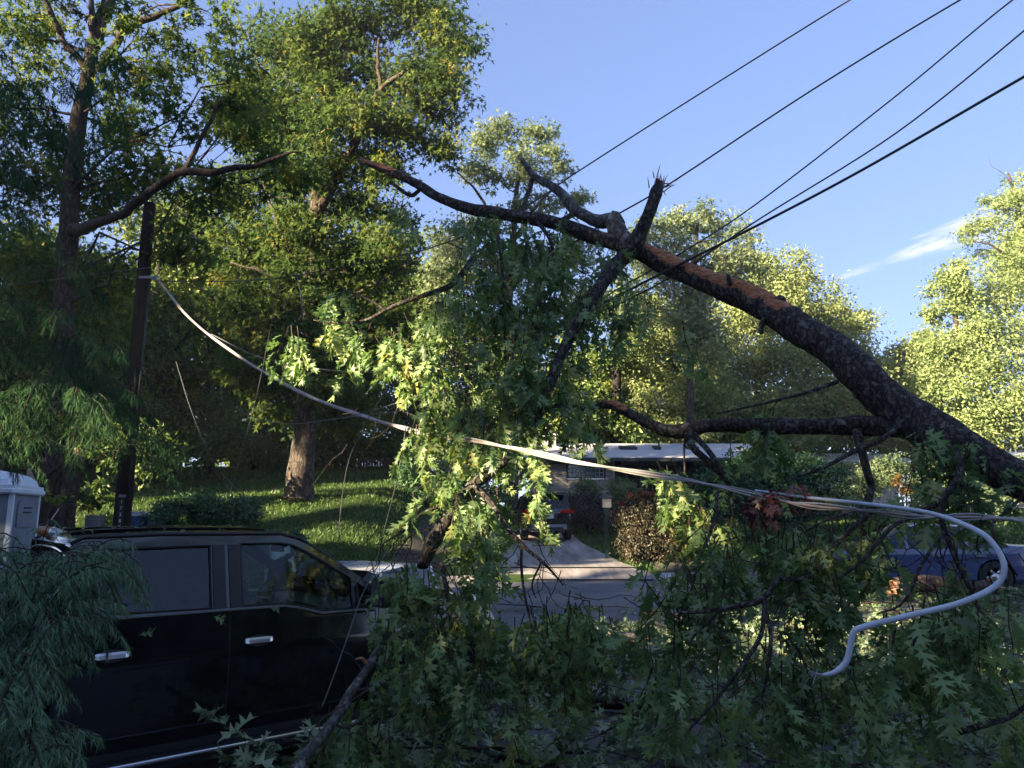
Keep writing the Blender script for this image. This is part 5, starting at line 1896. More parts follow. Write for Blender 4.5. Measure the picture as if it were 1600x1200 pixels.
# cab side with window openings
def fill_holes(outer, holes, fn, th, name, mat, bev=None):
    bm = bmesh.new()

    def loop(pts):
        vs = [bm.verts.new((a, 0, b)) for a, b in pts]
        return [bm.edges.new((vs[i], vs[(i + 1) % len(vs)])) for i in range(len(vs))]
    es = loop(outer)
    for h_ in holes:
        es += loop(h_)
    bmesh.ops.triangle_fill(bm, use_beauty=True, use_dissolve=False, edges=es)
    ret = bmesh.ops.extrude_face_region(bm, geom=list(bm.faces))
    nv = {v for v in ret['geom'] if isinstance(v, bmesh.types.BMVert)}
    for v in bm.verts:
        v.co = Vector(fn(v.co.x, v.co.z, th if v in nv else 0))
    bmesh.ops.recalc_face_normals(bm, faces=bm.faces)
    me = bpy.data.meshes.new(name)
    bm.to_mesh(me)
    bm.free()
    me.materials.append(mat)
    return link(name, me, TR)


outer = [(-2.90, 1.372), (-1.30, 1.372), (-1.2, 1.355), (-.97, 1.292), (-.46, 1.285), (-.30, 1.34), (-.55, 1.54), (-.85, 1.73), (-1.05, 1.85), (-1.18, 1.91), (-1.32, 1.935), (-2.2, 1.945), (-2.78, 1.93), (-2.84, 1.88), (-2.88, 1.7)]
rearw = [(-2.50, 1.41), (-1.875, 1.40), (-1.875, 1.865), (-2.60, 1.855), (-2.64, 1.80), (-2.64, 1.52), (-2.60, 1.44), (-2.56, 1.42)]
frontw = [(-1.635, 1.40), (-1.32, 1.395), (-1.20, 1.375), (-1.0, 1.32), (-.92, 1.312), (-.68, 1.312), (-.68, 1.56), (-.90, 1.695), (-1.08, 1.80), (-1.20, 1.855), (-1.30, 1.872), (-1.635, 1.875)]
qw = [(-.63, 1.315), (-.46, 1.318), (-.455, 1.36), (-.52, 1.45), (-.63, 1.525)]
for sgn in (-1, 1):
    fn = lambda a, b, o_: (a, sgn * (sidew(b) - o_), b)
    fill_holes(outer, [rearw, frontw, qw], fn, .04, 'cab_side', M['black_paint'])
    for pts, gm in ((rearw, 'glass_dark'), (frontw, 'glass_clear'), (qw, 'glass_clear')):
        cx_ = sum(p[0] for p in pts) / len(pts)
        cz_ = sum(p[1] for p in pts) / len(pts)
        mb = MB()
        q = [(cx_ + (a - cx_) * 1.03, cz_ + (b - cz_) * 1.05) for a, b in pts]
        nn_ = len(q)
        mb.add([(a, sgn * (sidew(b) - .018), b) for a, b in q], [list(range(nn_)) if sgn < 0 else list(range(nn_))[::-1]])
        tp_('side_window', mb, M[gm])
        mb = MB()
        ring_ = [Vector((a, sgn * (sidew(b) + .002), b)) for a, b in pts]
        mb.tube(ring_ + [ring_[0]], .009, 5)
        tp_('window_trim', mb, M['black_plastic'])
    # belt moulding
    mb = MB()
    mb.tube([(x, sgn * (sidew(z) + .006), z) for x, z in ((-2.62, 1.405), (-2.5, 1.385), (-1.875, 1.382), (-1.3, 1.378), (-1.19, 1.358), (-.97, 1.298), (-.47, 1.296))], .011, 5)
    tp_('belt_moulding', mb, M['silver_trim'])
    # vertical pillar applique between the windows
    mb = MB()
    mb.poly([(-1.86, 1.40), (-1.765, 1.40), (-1.765, 1.87), (-1.86, 1.87)], .008, lambda a, b, o_: (a, sgn * (sidew(b) + .010 - o_), b))
    mb.poly([(-1.735, 1.40), (-1.65, 1.40), (-1.65, 1.87), (-1.735, 1.87)], .008, lambda a, b, o_: (a, sgn * (sidew(b) + .010 - o_), b))
    tp_('pillar_cover', mb, M['black_plastic'])
    # drip rail
    mb = MB()
    mb.tube([(x, sgn * (.79 - .0), z) for x, z in ((-2.84, 1.90), (-2.76, 1.945), (-2.2, 1.96), (-1.3, 1.95), (-1.12, 1.905), (-.85, 1.745), (-.5, 1.52), (-.28, 1.37))], .016, 6)
    tp_('drip_rail', mb, M['black_plastic'], smooth=True)
    # mirror
    mb = MB()
    mb.box((-.56, sgn * 1.03, 1.385), (.06, .18, .05))
    mb.v = [tuple(v) for v in mb.v]
    m_o = MB()
    m_o.poly([(-.10, -.12), (.10, -.12), (.12, -.05), (.12, .08), (.07, .12), (-.08, .12), (-.12, .06), (-.12, -.06)], .13, lambda a, b, o_: (-.52 + o_ - .05, sgn * (1.17 + a), 1.45 + b))
    mr = tp_('mirror', m_o, M['black_plastic'], fix=True)
    tp_('mirror_arm', mb, M['black_plastic'])
    mb = MB()
    mb.poly([(-.09, -.10), (.09, -.10), (.10, .07), (-.09, .10)], .004, lambda a, b, o_: (-.576 - o_, sgn * (1.17 + a), 1.45 + b))
    tp_('mirror_glass', mb, M['chrome'], mr)
    # handles
    for xa, xb in ((-2.66, -2.445), (-1.62, -1.405)):
        mb = MB()
        w = sidew(1.14)
        n_ = 9
        for i in range(n_ + 1):
            t_ = i / n_
            x = xa + (xb - xa) * t_
            bow = .030 if 0 < i < n_ else .018
            hh = .021 if 0 < i < n_ else .017
            mb.v += [(x, sgn * (w + .006), 1.14 - hh), (x, sgn * (w + bow), 1.14 - hh * .9), (x, sgn * (w + bow - .006), 1.14 + hh * .35), (x, sgn * (w + .006), 1.14 + hh)]
        for i in range(n_):
            for j in range(4):
                mb.f.append([i * 4 + j, i * 4 + (j + 1) % 4, i * 4 + 4 + (j + 1) % 4, i * 4 + 4 + j])
                mb.m.append(0)
        mb.f += [[0, 3, 2, 1], [n_ * 4 + k for k in range(4)]]
        mb.m += [0, 0]
        tp_('door_handle', mb, M['chrome'], fix=True)
        mb = MB()
        mb.poly([((xa + xb) / 2 + .10 * math.cos(a), 1.135 + .042 * math.sin(a)) for a in np.linspace(0, 2 * math.pi, 16, endpoint=False)], .006, lambda a, b, o_: (a, sgn * (sidew(b) + .003 - o_), b))
        tp_('handle_cup', mb, M['black_plastic'])
    # running board
    mb = MB()
    mb.box((-1.72, sgn * 1.03, .40), (2.35, .2, .06))
    rb = tp_('running_board', mb, M['black_plastic'])
    mb = MB()
    mb.tube([(-2.9, sgn * 1.135, .432), (-1.7, sgn * 1.137, .432), (-.54, sgn * 1.135, .432)], .016, 10)
    tp_('chrome_strip', mb, M['chrome'], rb)
    mb = MB()
    mb.box((-1.72, sgn * .95, .46), (2.4, .06, .05))
    tp_('rocker', mb, M['black_plastic'])
# roof
mb = MB()
rxs = [-2.87, -2.85, -2.79, -2.6, -2.2, -1.8, -1.5, -1.3, -1.2, -1.12]
rz_ = [1.86, 1.92, 1.965, 1.985, 1.995, 1.995, 1.99, 1.975, 1.955, 1.92]
for x, z in zip(rxs, rz_):
    for t_ in np.linspace(-1, 1, 13):
        mb.v.append((x, t_ * .79, z - .045 * abs(t_) ** 3.0))
for i in range(len(rxs) - 1):
    for j in range(12):
        a = i * 13 + j
        mb.f.append([a, a + 13, a + 14, a + 1])
        mb.m.append(0)
roof_t = tp_('roof', mb, M['black_paint'], smooth=True)
for t_ in (-.45, .45):
    mb = MB()
    mb.tube([(x, t_, z + .0) for x, z in zip(rxs[2:8], rz_[2:8])], .014, 5)
    tp_('roof_rib', mb, M['black_paint'], roof_t)
# windshield and rear glass
mb = MB()
mb.add([(-1.13, -.74, 1.915), (-1.13, .74, 1.915), (-.34, .90, 1.37), (-.34, -.90, 1.37)], [(0, 3, 2, 1)])
tp_('windshield', mb, M['glass_clear'])
mb = MB()
mb.add([(-2.875, -.55, 1.82), (-2.875, .55, 1.82), (-2.902, .62, 1.45), (-2.902, -.62, 1.45)], [(0, 1, 2, 3)])
tp_('rear_window', mb, M['matte_black'])
mb = MB()
mb.add([(-2.865, -.76, 1.90), (-2.865, .76, 1.90), (-2.895, .90, 1.0), (-2.895, -.90, 1.0)], [(0, 1, 2, 3)])
tp_('cab_back', mb, M['matte_black'])
mb = MB()
mb.box((-.30, 0, 1.335), (.22, 1.75, .05))
tp_('cowl', mb, M['black_plastic'])
for t_ in (-.45, .25):
    mb = MB()
    mb.tube([(-.30, t_, 1.38), (-.42, t_ + .5, 1.44)], .012, 5)
    tp_('wiper', mb, M['black_plastic'])


def rseat(x, y, wy):
    mb = MB()
    mb.box((x, y, .95), (.5, wy, .2))
    st = tp_('seat', mb, M['cloth_seat'])
    mb = MB()
    mb.box((x - .27, y, 1.28), (.16, wy * .94, .6), tilt=Matrix.Rotation(R(-14), 3, 'Y'))
    tp_('seat_back', mb, M['cloth_seat'], st)
    mb = MB()
    mb.tube([(x - .36, y - .11, 1.66), (x - .36, y + .11, 1.66)], [.075, .075], 10)
    mb.tube([(x - .34, y - .06, 1.52), (x - .355, y - .06, 1.66)], .008, 5)
    mb.tube([(x - .34, y + .06, 1.52), (x - .355, y + .06, 1.66)], .008, 5)
    tp_('headrest', mb, M['grey_interior'], st, True)


rseat(-1.25, -.42, .5)
rseat(-1.25, .42, .5)
rseat(-2.25, -.45, .6)
rseat(-2.25, .45, .6)
mb = MB()
mb.box((-.62, 0, 1.18), (.42, 1.72, .26))
dash = tp_('dashboard', mb, M['grey_interior'])
mb = MB()
ang_ = [(math.cos(a), math.sin(a)) for a in np.linspace(0, 2 * math.pi, 22)]
mb.tube([(-.92 + .19 * s_ * .42, .42 + .19 * c_, 1.30 + .19 * s_ * .9) for c_, s_ in ang_], .016, 6)
mb.tube([(-.92 - .0, .24, 1.30), (-.92, .60, 1.30)], .014, 5)
mb.tube([(-.92, .42, 1.30), (-.99, .42, 1.14)], .014, 5)
tp_('steering_wheel', mb, M['black_plastic'], smooth=True)
mb = MB()
mb.box((-.98, 0, 1.80), (.03, .24, .07))
tp_('interior_mirror', mb, M['black_plastic'])
mb = MB()
mb.box((-1.7, 0, .72), (2.3, 1.8, .06))
tp_('cab_floor', mb, M['black_plastic'])
# door seams (thin dark gaskets)
for sgn in (-1, 1):
    for x in (-2.835, -1.74, -.47):
        mb = MB()
        zt2 = 1.37 if x < -1 else 1.285
        pts = [(x, sgn * (sidew(z) - .006), z) for z in np.linspace(.5, zt2, 12)]
        mb.tube(pts, .008, 4)
        tp_('door_seam', mb, M['rubber'])

# ------------------------------------------------------------------ fallen oak
FO = root('fallen_oak', at(990, 390, 7.0), 'broken oak trunk with torn orange bark fallen across the wires and road', 'fallen tree')
TRUNKROWS = [(2300, 1010, 3.6, 0.216), (1900, 850, 4.2, 0.18), (1720, 795, 4.6, 0.162), (1600, 752, 4.9, 0.1395), (1500, 700, 5.2, 0.144), (1420, 648, 5.45, 0.1512), (1370, 608, 5.6, 0.144), (1320, 560, 5.8, 0.1395), (1265, 522, 6.0, 0.135), (1210, 487, 6.25, 0.1215), (1150, 458, 6.45, 0.1125), (1100, 438, 6.65, 0.1062), (1040, 412, 6.85, 0.099), (990, 388, 7.0, 0.0882),
             (930, 370, 7.15, 0.0765), (870, 350, 7.3, 0.072), (810, 338, 7.4, 0.0675), (770, 334, 7.5, 0.063), (730, 326, 7.6, 0.0594), (690, 310, 7.7, 0.0558), (650, 288, 7.8, 0.0504), (610, 268, 7.9, 0.045), (580, 257, 8.0, 0.036), (564, 250, 8.05, 0.0162)]


def limb(name, rows, mat, n=12, jit=.22, wob=.03, sub=6, bare=None, parent=FO, seed=0):
    ps, rs = path_px(rows, sub, wob, seed)
    mb = MB()
    rs = [r * (1 + .10 * mnoise.noise(p * 2.5)) for p, r in zip(ps, rs)]
    mb.tube(ps, rs, n, jit, seed=seed)
    o = mk(name, mb, mat, parent, True)
    me = o.data
    a = me.attributes.new('bare', 'FLOAT', 'POINT')
    vals = np.zeros(len(me.vertices), np.float32)
    if bare:
        k = len(ps)
        for i in range(k):
            px_ = 800 + F * ps[i].x / (ps[i].y * math.cos(TH) + (ps[i].z - HC) * math.sin(TH))
            b = 0
            for lo, hi, st in bare:
                if lo < px_ < hi:
                    b = max(b, st * min(1, (px_ - lo) / 18, (hi - px_) / 18))
            for j in range(n):
                v = mb.v[i * n + j]
                d = (Vector(v) - ps[i])
                d.normalize()
                side = d.dot(Vector((.25, -.55, .8)).normalized())
                vals[i * n + j] = b * (0.50 * side + .03) if b else 0
    a.data.foreach_set('value', vals)
    return ps


limb('trunk', TRUNKROWS, M['bark_fallen'], 22, .16, .02, 7, bare=[(995, 1235, 1.25), (1085, 1180, 1.4), (540, 625, 2.2)])
LB = [
    # pale dead fork above the junction
    ('bark_grey', [(985, 392, 7.0, .085), (968, 370, 7.1, .10), (958, 345, 7.2, .085), (935, 345, 7.3, .07), (900, 330, 7.45, .06), (880, 308, 7.55, .052), (858, 290, 7.7, .046), (835, 275, 7.8, .042), (820, 256, 7.85, .03), (810, 243, 7.9, .012)], None),
    ('bark_grey', [(962, 348, 7.2, .085), (961, 335, 7.2, .06), (960, 330, 7.2, .02)], None),
    ('bark_fallen', [(833, 275, 7.8, .03), (828, 292, 7.8, .028), (820, 315, 7.7, .026), (815, 330, 7.6, .022)], None),
    ('bark_fallen', [(900, 332, 7.4, .03), (880, 342, 7.35, .026), (862, 350, 7.3, .024)], None),
    # upright broken stub
    ('bark_fallen', [(965, 412, 6.95, .07), (990, 385, 6.9, .085), (1002, 360, 6.85, .075), (1014, 330, 6.8, .066), (1023, 305, 6.8, .062), (1028, 290, 6.8, .045), (1026, 280, 6.8, .015)], [(1018, 1040, 1.3)]),
    # thick limb going down left from the junction
    ('bark_fallen', [(985, 395, 6.95, .075), (960, 420, 6.8, .07), (938, 450, 6.7, .062), (920, 480, 6.6, .055), (903, 505, 6.5, .05), (880, 550, 6.4, .045), (850, 620, 6.3, .04), (815, 690, 6.2, .04), (775, 735, 6.1, .042), (730, 770, 6.0, .045), (700, 810, 5.9, .05), (675, 850, 5.85, .055), (660, 885, 5.8, .045)], [(895, 925, .6)]),
    # long horizontal limb
    ('bark_fallen', [(1440, 672, 5.4, .085), (1385, 668, 5.5, .075), (1330, 664, 5.6, .068), (1250, 664, 5.7, .062), (1180, 668, 5.8, .058), (1110, 666, 5.9, .056), (1075, 672, 5.95, .060), (1040, 674, 6.0, .054), (1010, 662, 6.05, .046), (980, 645, 6.1, .04), (955, 632, 6.15, .036), (930, 632, 6.2, .03), (905, 636, 6.2, .026), (880, 634, 6.2, .02), (840, 640, 6.2, .012)], [(940, 985, 1.5)]),
    ('bark_fallen', [(1080, 676, 5.9, .03), (1082, 700, 5.85, .03), (1105, 722, 5.8, .028), (1130, 745, 5.8, .022), (1142, 765, 5.8, .014), (1146, 840, 5.8, .012), (1150, 900, 5.8, .008)], None),
    ('bark_fallen', [(1084, 678, 5.9, .026), (1110, 706, 5.75, .022), (1124, 730, 5.7, .02), (1134, 752, 5.7, .016)], None),
    ('bark_fallen', [(1072, 676, 5.9, .014), (1068, 700, 5.9, .010), (1070, 740, 5.9, .007)], None),
    ('bark_fallen', [(1338, 672, 5.5, .035), (1345, 700, 5.45, .032), (1353, 735, 5.4, .030), (1360, 765, 5.4, .026), (1350, 800, 5.35, .028), (1350, 830, 5.3, .024), (1335, 865, 5.3, .016)], None),
    ('bark_fallen', [(1405, 665, 5.2, .016), (1375, 685, 5.15, .018), (1330, 705, 5.1, .016), (1290, 728, 5.1, .012), (1255, 742, 5.1, .010), (1220, 755, 5.1, .006)], None),
    ('bark_fallen', [(1310, 596, 5.7, .016), (1262, 612, 5.7, .013), (1210, 625, 5.7, .012), (1160, 638, 5.7, .009), (1120, 646, 5.7, .005)], None),
    # bare hanging stems under the upper trunk
    ('bark_fallen', [(740, 400, 7.2, .030), (725, 425, 7.15, .032), (700, 450, 7.1, .03), (655, 464, 7.1, .022), (610, 480, 7.1, .018), (570, 498, 7.1, .014), (520, 503, 7.1, .010), (490, 500, 7.1, .006)], None),
    ('bark_fallen', [(600, 484, 7.1, .012), (575, 470, 7.15, .010), (550, 458, 7.2, .008), (530, 450, 7.2, .005)], None),
    ('bark_fallen', [(838, 345, 7.3, .022), (858, 372, 7.2, .020), (865, 400, 7.1, .018), (850, 440, 7, .014), (855, 500, 6.9, .010)], None),
    ('bark_fallen', [(862, 385, 7.1, .014), (885, 410, 7.0, .012), (915, 428, 7.0, .008)], None),
    ('bark_fallen', [(778, 370, 7.2, .016), (785, 430, 7.0, .014), (790, 480, 6.9, .012), (788, 560, 6.7, .010)], None),
    ('bark_fallen', [(730, 462, 7.0, .014), (770, 468, 6.9, .018), (800, 480, 6.8, .020), (826, 495, 6.7, .018), (845, 520, 6.6, .014)], None),
    ('bark_fallen', [(845, 470, 6.6, .012), (812, 510, 6.6, .016), (800, 545, 6.6, .016), (796, 580, 6.5, .01)], None),
    ('bark_fallen', [(690, 460, 7.0, .01), (692, 520, 6.9, .008), (694, 570, 6.8, .005)], None),
    ('bark_fallen', [(610, 285, 7.9, .018), (640, 305, 7.85, .026), (655, 298, 7.8, .024)], None),
    ('bark_fallen', [(655, 310, 7.75, .014), (648, 316, 7.75, .004)], None),
    ('bark_fallen', [(1190, 520, 6.2, .02), (1190, 508, 6.2, .022), (1196, 495, 6.2, .03)], None),
    ('bark_fallen', [(1140, 445, 6.4, .03), (1138, 434, 6.4, .02), (1136, 428, 6.4, .008)], [(1120, 1160, .5)]),
    ('bark_fallen', [(1212, 470, 6.2, .03), (1222, 467, 6.2, .03), (1228, 475, 6.2, .02)], None),
    # curtain of stems in the middle bottom
    ('bark_fallen', [(740, 755, 5.9, .02), (765, 780, 5.8, .022), (790, 822, 5.7, .018), (820, 855, 5.6, .016), (850, 880, 5.6, .012), (880, 915, 5.6, .006)], None),
    ('bark_fallen', [(812, 850, 5.6, .012), (815, 890, 5.55, .011), (822, 940, 5.5, .009), (830, 990, 5.5, .006)], None),
    ('bark_fallen', [(845, 878, 5.6, .009), (832, 910, 5.6, .007), (838, 935, 5.6, .004)], None),
    ('bark_fallen', [(730, 775, 6.0, .018), (700, 790, 6.0, .014), (660, 802, 6.0, .012), (630, 830, 6.0, .009), (600, 850, 6.0, .006), (592, 880, 6.0, .004)], None),
    ('bark_fallen', [(640, 820, 6.0, .007), (642, 850, 6.0, .005), (632, 875, 6.0, .003)], None),
    ('bark_fallen', [(672, 825, 5.9, .008), (640, 838, 5.9, .006), (618, 870, 5.9, .003)], None),
    # right foreground boughs
    ('bark_fallen', [(1500, 760, 4.9, .02), (1470, 785, 4.8, .02), (1430, 805, 4.7, .018), (1390, 825, 4.6, .014), (1350, 870, 4.5, .012), (1310, 905, 4.5, .008)], None),
    ('bark_fallen', [(1440, 802, 4.7, .014), (1410, 795, 4.75, .012), (1350, 795, 4.8, .011), (1300, 808, 4.8, .008), (1250, 835, 4.8, .005)], None),
    ('bark_fallen', [(1215, 905, 4.7, .014), (1190, 935, 4.6, .020), (1150, 945, 4.6, .017), (1110, 952, 4.6, .014), (1060, 958, 4.6, .008)], None),
    ('bark_fallen', [(1195, 935, 4.6, .015), (1188, 990, 4.5, .013), (1160, 1040, 4.4, .012), (1120, 1090, 4.4, .010), (1070, 1150, 4.3, .006)], None),
    ('bark_fallen', [(1195, 940, 4.6, .013), (1205, 990, 4.5, .012), (1200, 1040, 4.4, .010), (1190, 1090, 4.4, .006)], None),
    ('bark_fallen', [(1130, 952, 4.6, .010), (1105, 975, 4.6, .009), (1080, 1000, 4.6, .005)], None),
    ('bark_fallen', [(1120, 770, 5.2, .012), (1110, 830, 5.1, .011), (1090, 880, 5.0, .009), (1078, 925, 5.0, .006)], None),
    ('bark_fallen', [(1478, 830, 4.6, .012), (1440, 880, 4.5, .010), (1410, 940, 4.4, .007), (1370, 960, 4.4, .005)], None),
    ('bark_fallen', [(1600, 770, 4.8, .012), (1570, 800, 4.7, .010), (1550, 830, 4.6, .008), (1590, 900, 4.5, .005)], None),
    ('bark_fallen', [(1470, 1150, 4.2, .016), (1540, 1130, 4.1, .015), (1580, 1120, 4.1, .012), (1620, 1090, 4.1, .010)], None),
    ('bark_fallen', [(1490, 700, 4.95, .03), (1500, 740, 4.8, .025), (1470, 790, 4.7, .02), (1490, 870, 4.6, .016), (1530, 960, 4.4, .012), (1545, 1060, 4.3, .008)], None),
    ('bark_fallen', [(1360, 800, 5.0, .018), (1300, 860, 4.8, .016), (1260, 900, 4.7, .016), (1218, 905, 4.7, .016)], None),
    ('bark_fallen', [(690, 880, 5.6, .018), (700, 960, 5.4, .016), (680, 1040, 5.2, .014), (660, 1120, 5.0, .010)], None),
]
for i, (mt, rows, bare) in enumerate(LB):
    big = rows[0][3] > .05
    limb('limb', rows, M[mt], 14 if big else 7, .22 if big else .15, .02, 6, bare, seed=i * 1.7 + 1)
# torn splinters at the broken stub and the far tip
mb = MB()
for k in range(22):
    p = at(1030 + rng.normal(0, 7), 292 + rng.normal(0, 6), 6.8)
    d = Vector((rng.normal(.05, .22), rng.normal(0, .2), 1)) if k > 6 else Vector((rng.normal(.7, .3), rng.normal(0, .3), rng.normal(-.2, .4)))
    e = p + d.normalized() * (.05 + .11 * rng.random())
    mb.tube([p, p.lerp(e, .5) + Vector((0, 0, .01)), e], [.009, .006, .001], 4)
for k in range(10):
    p = at(572, 254, 8.0)
    d = Vector((-1 + rng.normal(0, .2), rng.normal(0, .2), .5 + rng.normal(0, .25)))
    e = p + d.normalized() * (.06 + .08 * rng.random())
    mb.tube([p, e], [.012, .001], 4)
sp_ = mk('splinters', mb, M['wood_raw'], FO)
sp_['kind'] = 'stuff'


# sprays: hanging stems carrying drooping leaf rosettes
SPRAY = .66


def sprays(regions, L=.13, seed=0, stem_gap=.085, horiz=.25, wig=.12):
    """regions (px,py,rx,ry,Y,number of stems, depth half-range) -> leaf arrays and twig mesh"""
    P, D, NN, SZ, TN = [], [], [], [], []
    tw = MB()
    for (px, py, rx_, ry_, Y, ns, dy) in regions:
        for s_ in range(max(1, int(round(ns * SPRAY)))):
            a = rng.random() * 2 * math.pi
            r_ = math.sqrt(rng.random())
            x = px + rx_ * r_ * math.cos(a)
            y = py + ry_ * r_ * math.sin(a) - min(45, ry_ * .8)
            yd = Y + rng.uniform(-dy, dy)
            p = at(x, y, yd)
            if ns > 8 and mnoise.noise(p * 2.6) < -.02:
                continue
            n_ = rng.integers(3, 6)
            d = Vector((rng.normal(0, horiz), rng.normal(0, horiz), -1)).normalized()
            pts = [p]
            tn = rng.normal(.42, .15)
            for k in range(n_):
                d = (d + Vector((rng.normal(0, wig), rng.normal(0, wig), rng.normal(-.05, wig)))).normalized()
                p = p + d * stem_gap * rng.uniform(.7, 1.3)
                pts.append(p)
                m_ = rng.integers(2, 5) + (3 if k == n_ - 1 else 0)
                for q in range(m_):
                    az = rng.random() * 6.283
                    o_ = Vector((math.cos(az), math.sin(az), 0))
                    dd = (o_ * rng.uniform(.3, 1.2) + d * rng.uniform(.1, 1.0) + Vector((0, 0, rng.uniform(-.5, .15)))).normalized()
                    P.append(p + o_ * .012 + dd * .02)
                    D.append(dd)
                    nn = o_ * .6 + Vector((rng.normal(0, .5), rng.normal(0, .5), .6))
                    NN.append(nn)
                    SZ.append(L * rng.choice([.45, .7, .9, 1.0, 1.15, 1.3]) * rng.uniform(.85, 1.1))
                    TN.append(min(1, max(0, tn + rng.normal(0, .2))))
            tw.tube(pts, [.006] + [.004] * (len(pts) - 2) + [.0015], 3)
    return np.array(P), np.array(D), np.array(NN), np.array(SZ), np.array(TN), tw


REG = [
    # upper middle
    (770, 390, 70, 40, 7.2, 21, 0.35), (840, 400, 60, 50, 7.1, 21, 0.35), (905, 420, 50, 45, 7, 14, 0.3), (950, 440, 40, 50, 6.9, 10, 0.3), (830, 450, 90, 45, 6.9, 32, 0.35), (760, 450, 60, 40, 7, 18, 0.3),
    (900, 495, 80, 45, 6.6, 27, 0.35), (950, 490, 26, 36, 6.6, 7, 0.2), (800, 520, 90, 50, 6.7, 38, 0.4), (720, 510, 70, 50, 6.8, 34, 0.35), (650, 545, 50, 36, 6.8, 22, 0.25), (610, 555, 30, 24, 6.9, 9, 0.2), (700, 580, 70, 45, 6.7, 38, 0.35),
    (790, 590, 80, 50, 6.5, 38, 0.4), (870, 570, 60, 50, 6.5, 27, 0.35), (860, 640, 50, 50, 6.3, 21, 0.3), (780, 650, 80, 45, 6.3, 37, 0.35), (690, 650, 50, 40, 6.4, 22, 0.3), (720, 710, 55, 40, 6.2, 20, 0.3), (785, 700, 60, 40, 6.1, 17, 0.3),
    (745, 770, 45, 45, 6, 17, 0.3), (850, 735, 36, 18, 5.9, 3, 0.2), (835, 770, 10, 10, 5.8, 2, 0.1), (715, 760, 40, 30, 6, 8, 0.25), (905, 470, 70, 60, 6.7, 18, 0.3),
    # curtain before the truck's front
    (745, 830, 42, 50, 5.8, 17, 0.25), (735, 890, 45, 50, 5.6, 18, 0.25), (650, 905, 55, 45, 5.6, 30, 0.3), (620, 960, 48, 55, 5.4, 28, 0.25), (690, 970, 60, 55, 5.4, 32, 0.3), (650, 1040, 70, 55, 5.2, 36, 0.3), (720, 1050, 60, 55, 5.3, 32, 0.3),
    (620, 1110, 70, 50, 5.1, 28, 0.3), (700, 1130, 80, 50, 5.1, 36, 0.3), (800, 1090, 60, 60, 5.4, 23, 0.3), (560, 1160, 60, 40, 5, 19, 0.25), (480, 1180, 50, 34, 4.9, 15, 0.25), (790, 990, 60, 40, 5.6, 24, 0.3), (870, 955, 46, 24, 5.6, 18, 0.3),
    (880, 1000, 60, 44, 5.5, 25, 0.3), (850, 1040, 60, 50, 5.4, 18, 0.3), (920, 1000, 50, 50, 5.6, 18, 0.3),
    # right side
    (1060, 760, 40, 34, 5.7, 12, 0.25), (1085, 830, 50, 44, 5.3, 17, 0.3), (1160, 830, 60, 34, 5.2, 16, 0.3), (1130, 880, 70, 50, 5, 26, 0.3), (1060, 910, 50, 50, 5, 17, 0.3), (1190, 880, 60, 40, 4.9, 19, 0.3), (1240, 840, 40, 30, 5, 12, 0.3),
    (1270, 880, 60, 40, 4.8, 16, 0.3), (1080, 990, 80, 50, 4.8, 28, 0.3), (1180, 1030, 80, 55, 4.6, 14, 0.3), (1270, 960, 60, 50, 4.6, 19, 0.3), (1280, 1030, 70, 50, 4.5, 14, 0.3), (1380, 1010, 70, 40, 4.5, 23, 0.3), (1350, 910, 60, 30, 4.7, 9, 0.3),
    (1330, 850, 50, 34, 4.9, 10, 0.3), (1390, 850, 50, 24, 4.8, 12, 0.3), (1470, 990, 70, 50, 4.4, 26, 0.3), (1530, 900, 34, 60, 4.4, 17, 0.25), (1500, 850, 26, 50, 4.6, 16, 0.2), (1550, 1000, 60, 60, 4.3, 25, 0.3), (1450, 1060, 80, 50, 4.3, 19, 0.3),
    (1340, 1090, 80, 50, 4.4, 17, 0.3), (1560, 1090, 60, 55, 4.2, 14, 0.3), (1240, 1110, 70, 50, 4.4, 14, 0.3), (1120, 1090, 70, 50, 4.5, 14, 0.3), (1020, 1060, 50, 40, 4.7, 13, 0.3), (1580, 960, 40, 60, 4.2, 14, 0.3),
    (1470, 700, 50, 34, 4.95, 10, 0.12), (1510, 730, 36, 30, 4.85, 7, 0.1), (1500, 780, 30, 34, 4.8, 10, 0.2), (1450, 760, 50, 22, 4.9, 5, 0.2),
    # dark tufts under the upper trunk
    (1075, 545, 44, 26, 6.3, 12, 0.25), (985, 470, 26, 30, 6.5, 8, 0.2), (1170, 680, 40, 20, 5.7, 9, 0.2), (1200, 650, 24, 18, 5.7, 4, 0.2), (1040, 750, 26, 28, 5.6, 8, 0.2), (630, 335, 20, 14, 7.8, 5, 0.2), (780, 345, 24, 12, 7.3, 8, 0.15),
    # small lit tufts at the tip of the left stem
    (510, 500, 12, 16, 7.1, 5, 0.1), (463, 512, 18, 8, 7.1, 5, 0.1), (475, 545, 10, 12, 7.1, 3, 0.1), (555, 475, 14, 6, 7.15, 3, 0.1), (538, 452, 10, 4, 7.2, 3, 0.1), (556, 540, 12, 10, 7.1, 3, 0.1), (562, 512, 5, 5, 7.1, 1, 0.05), (584, 508, 5, 4, 7.1, 1, 0.05), (648, 672, 16, 10, 6.6, 4, 0.1),
]
P, D, NN, SZ, TN, tw = sprays(REG)
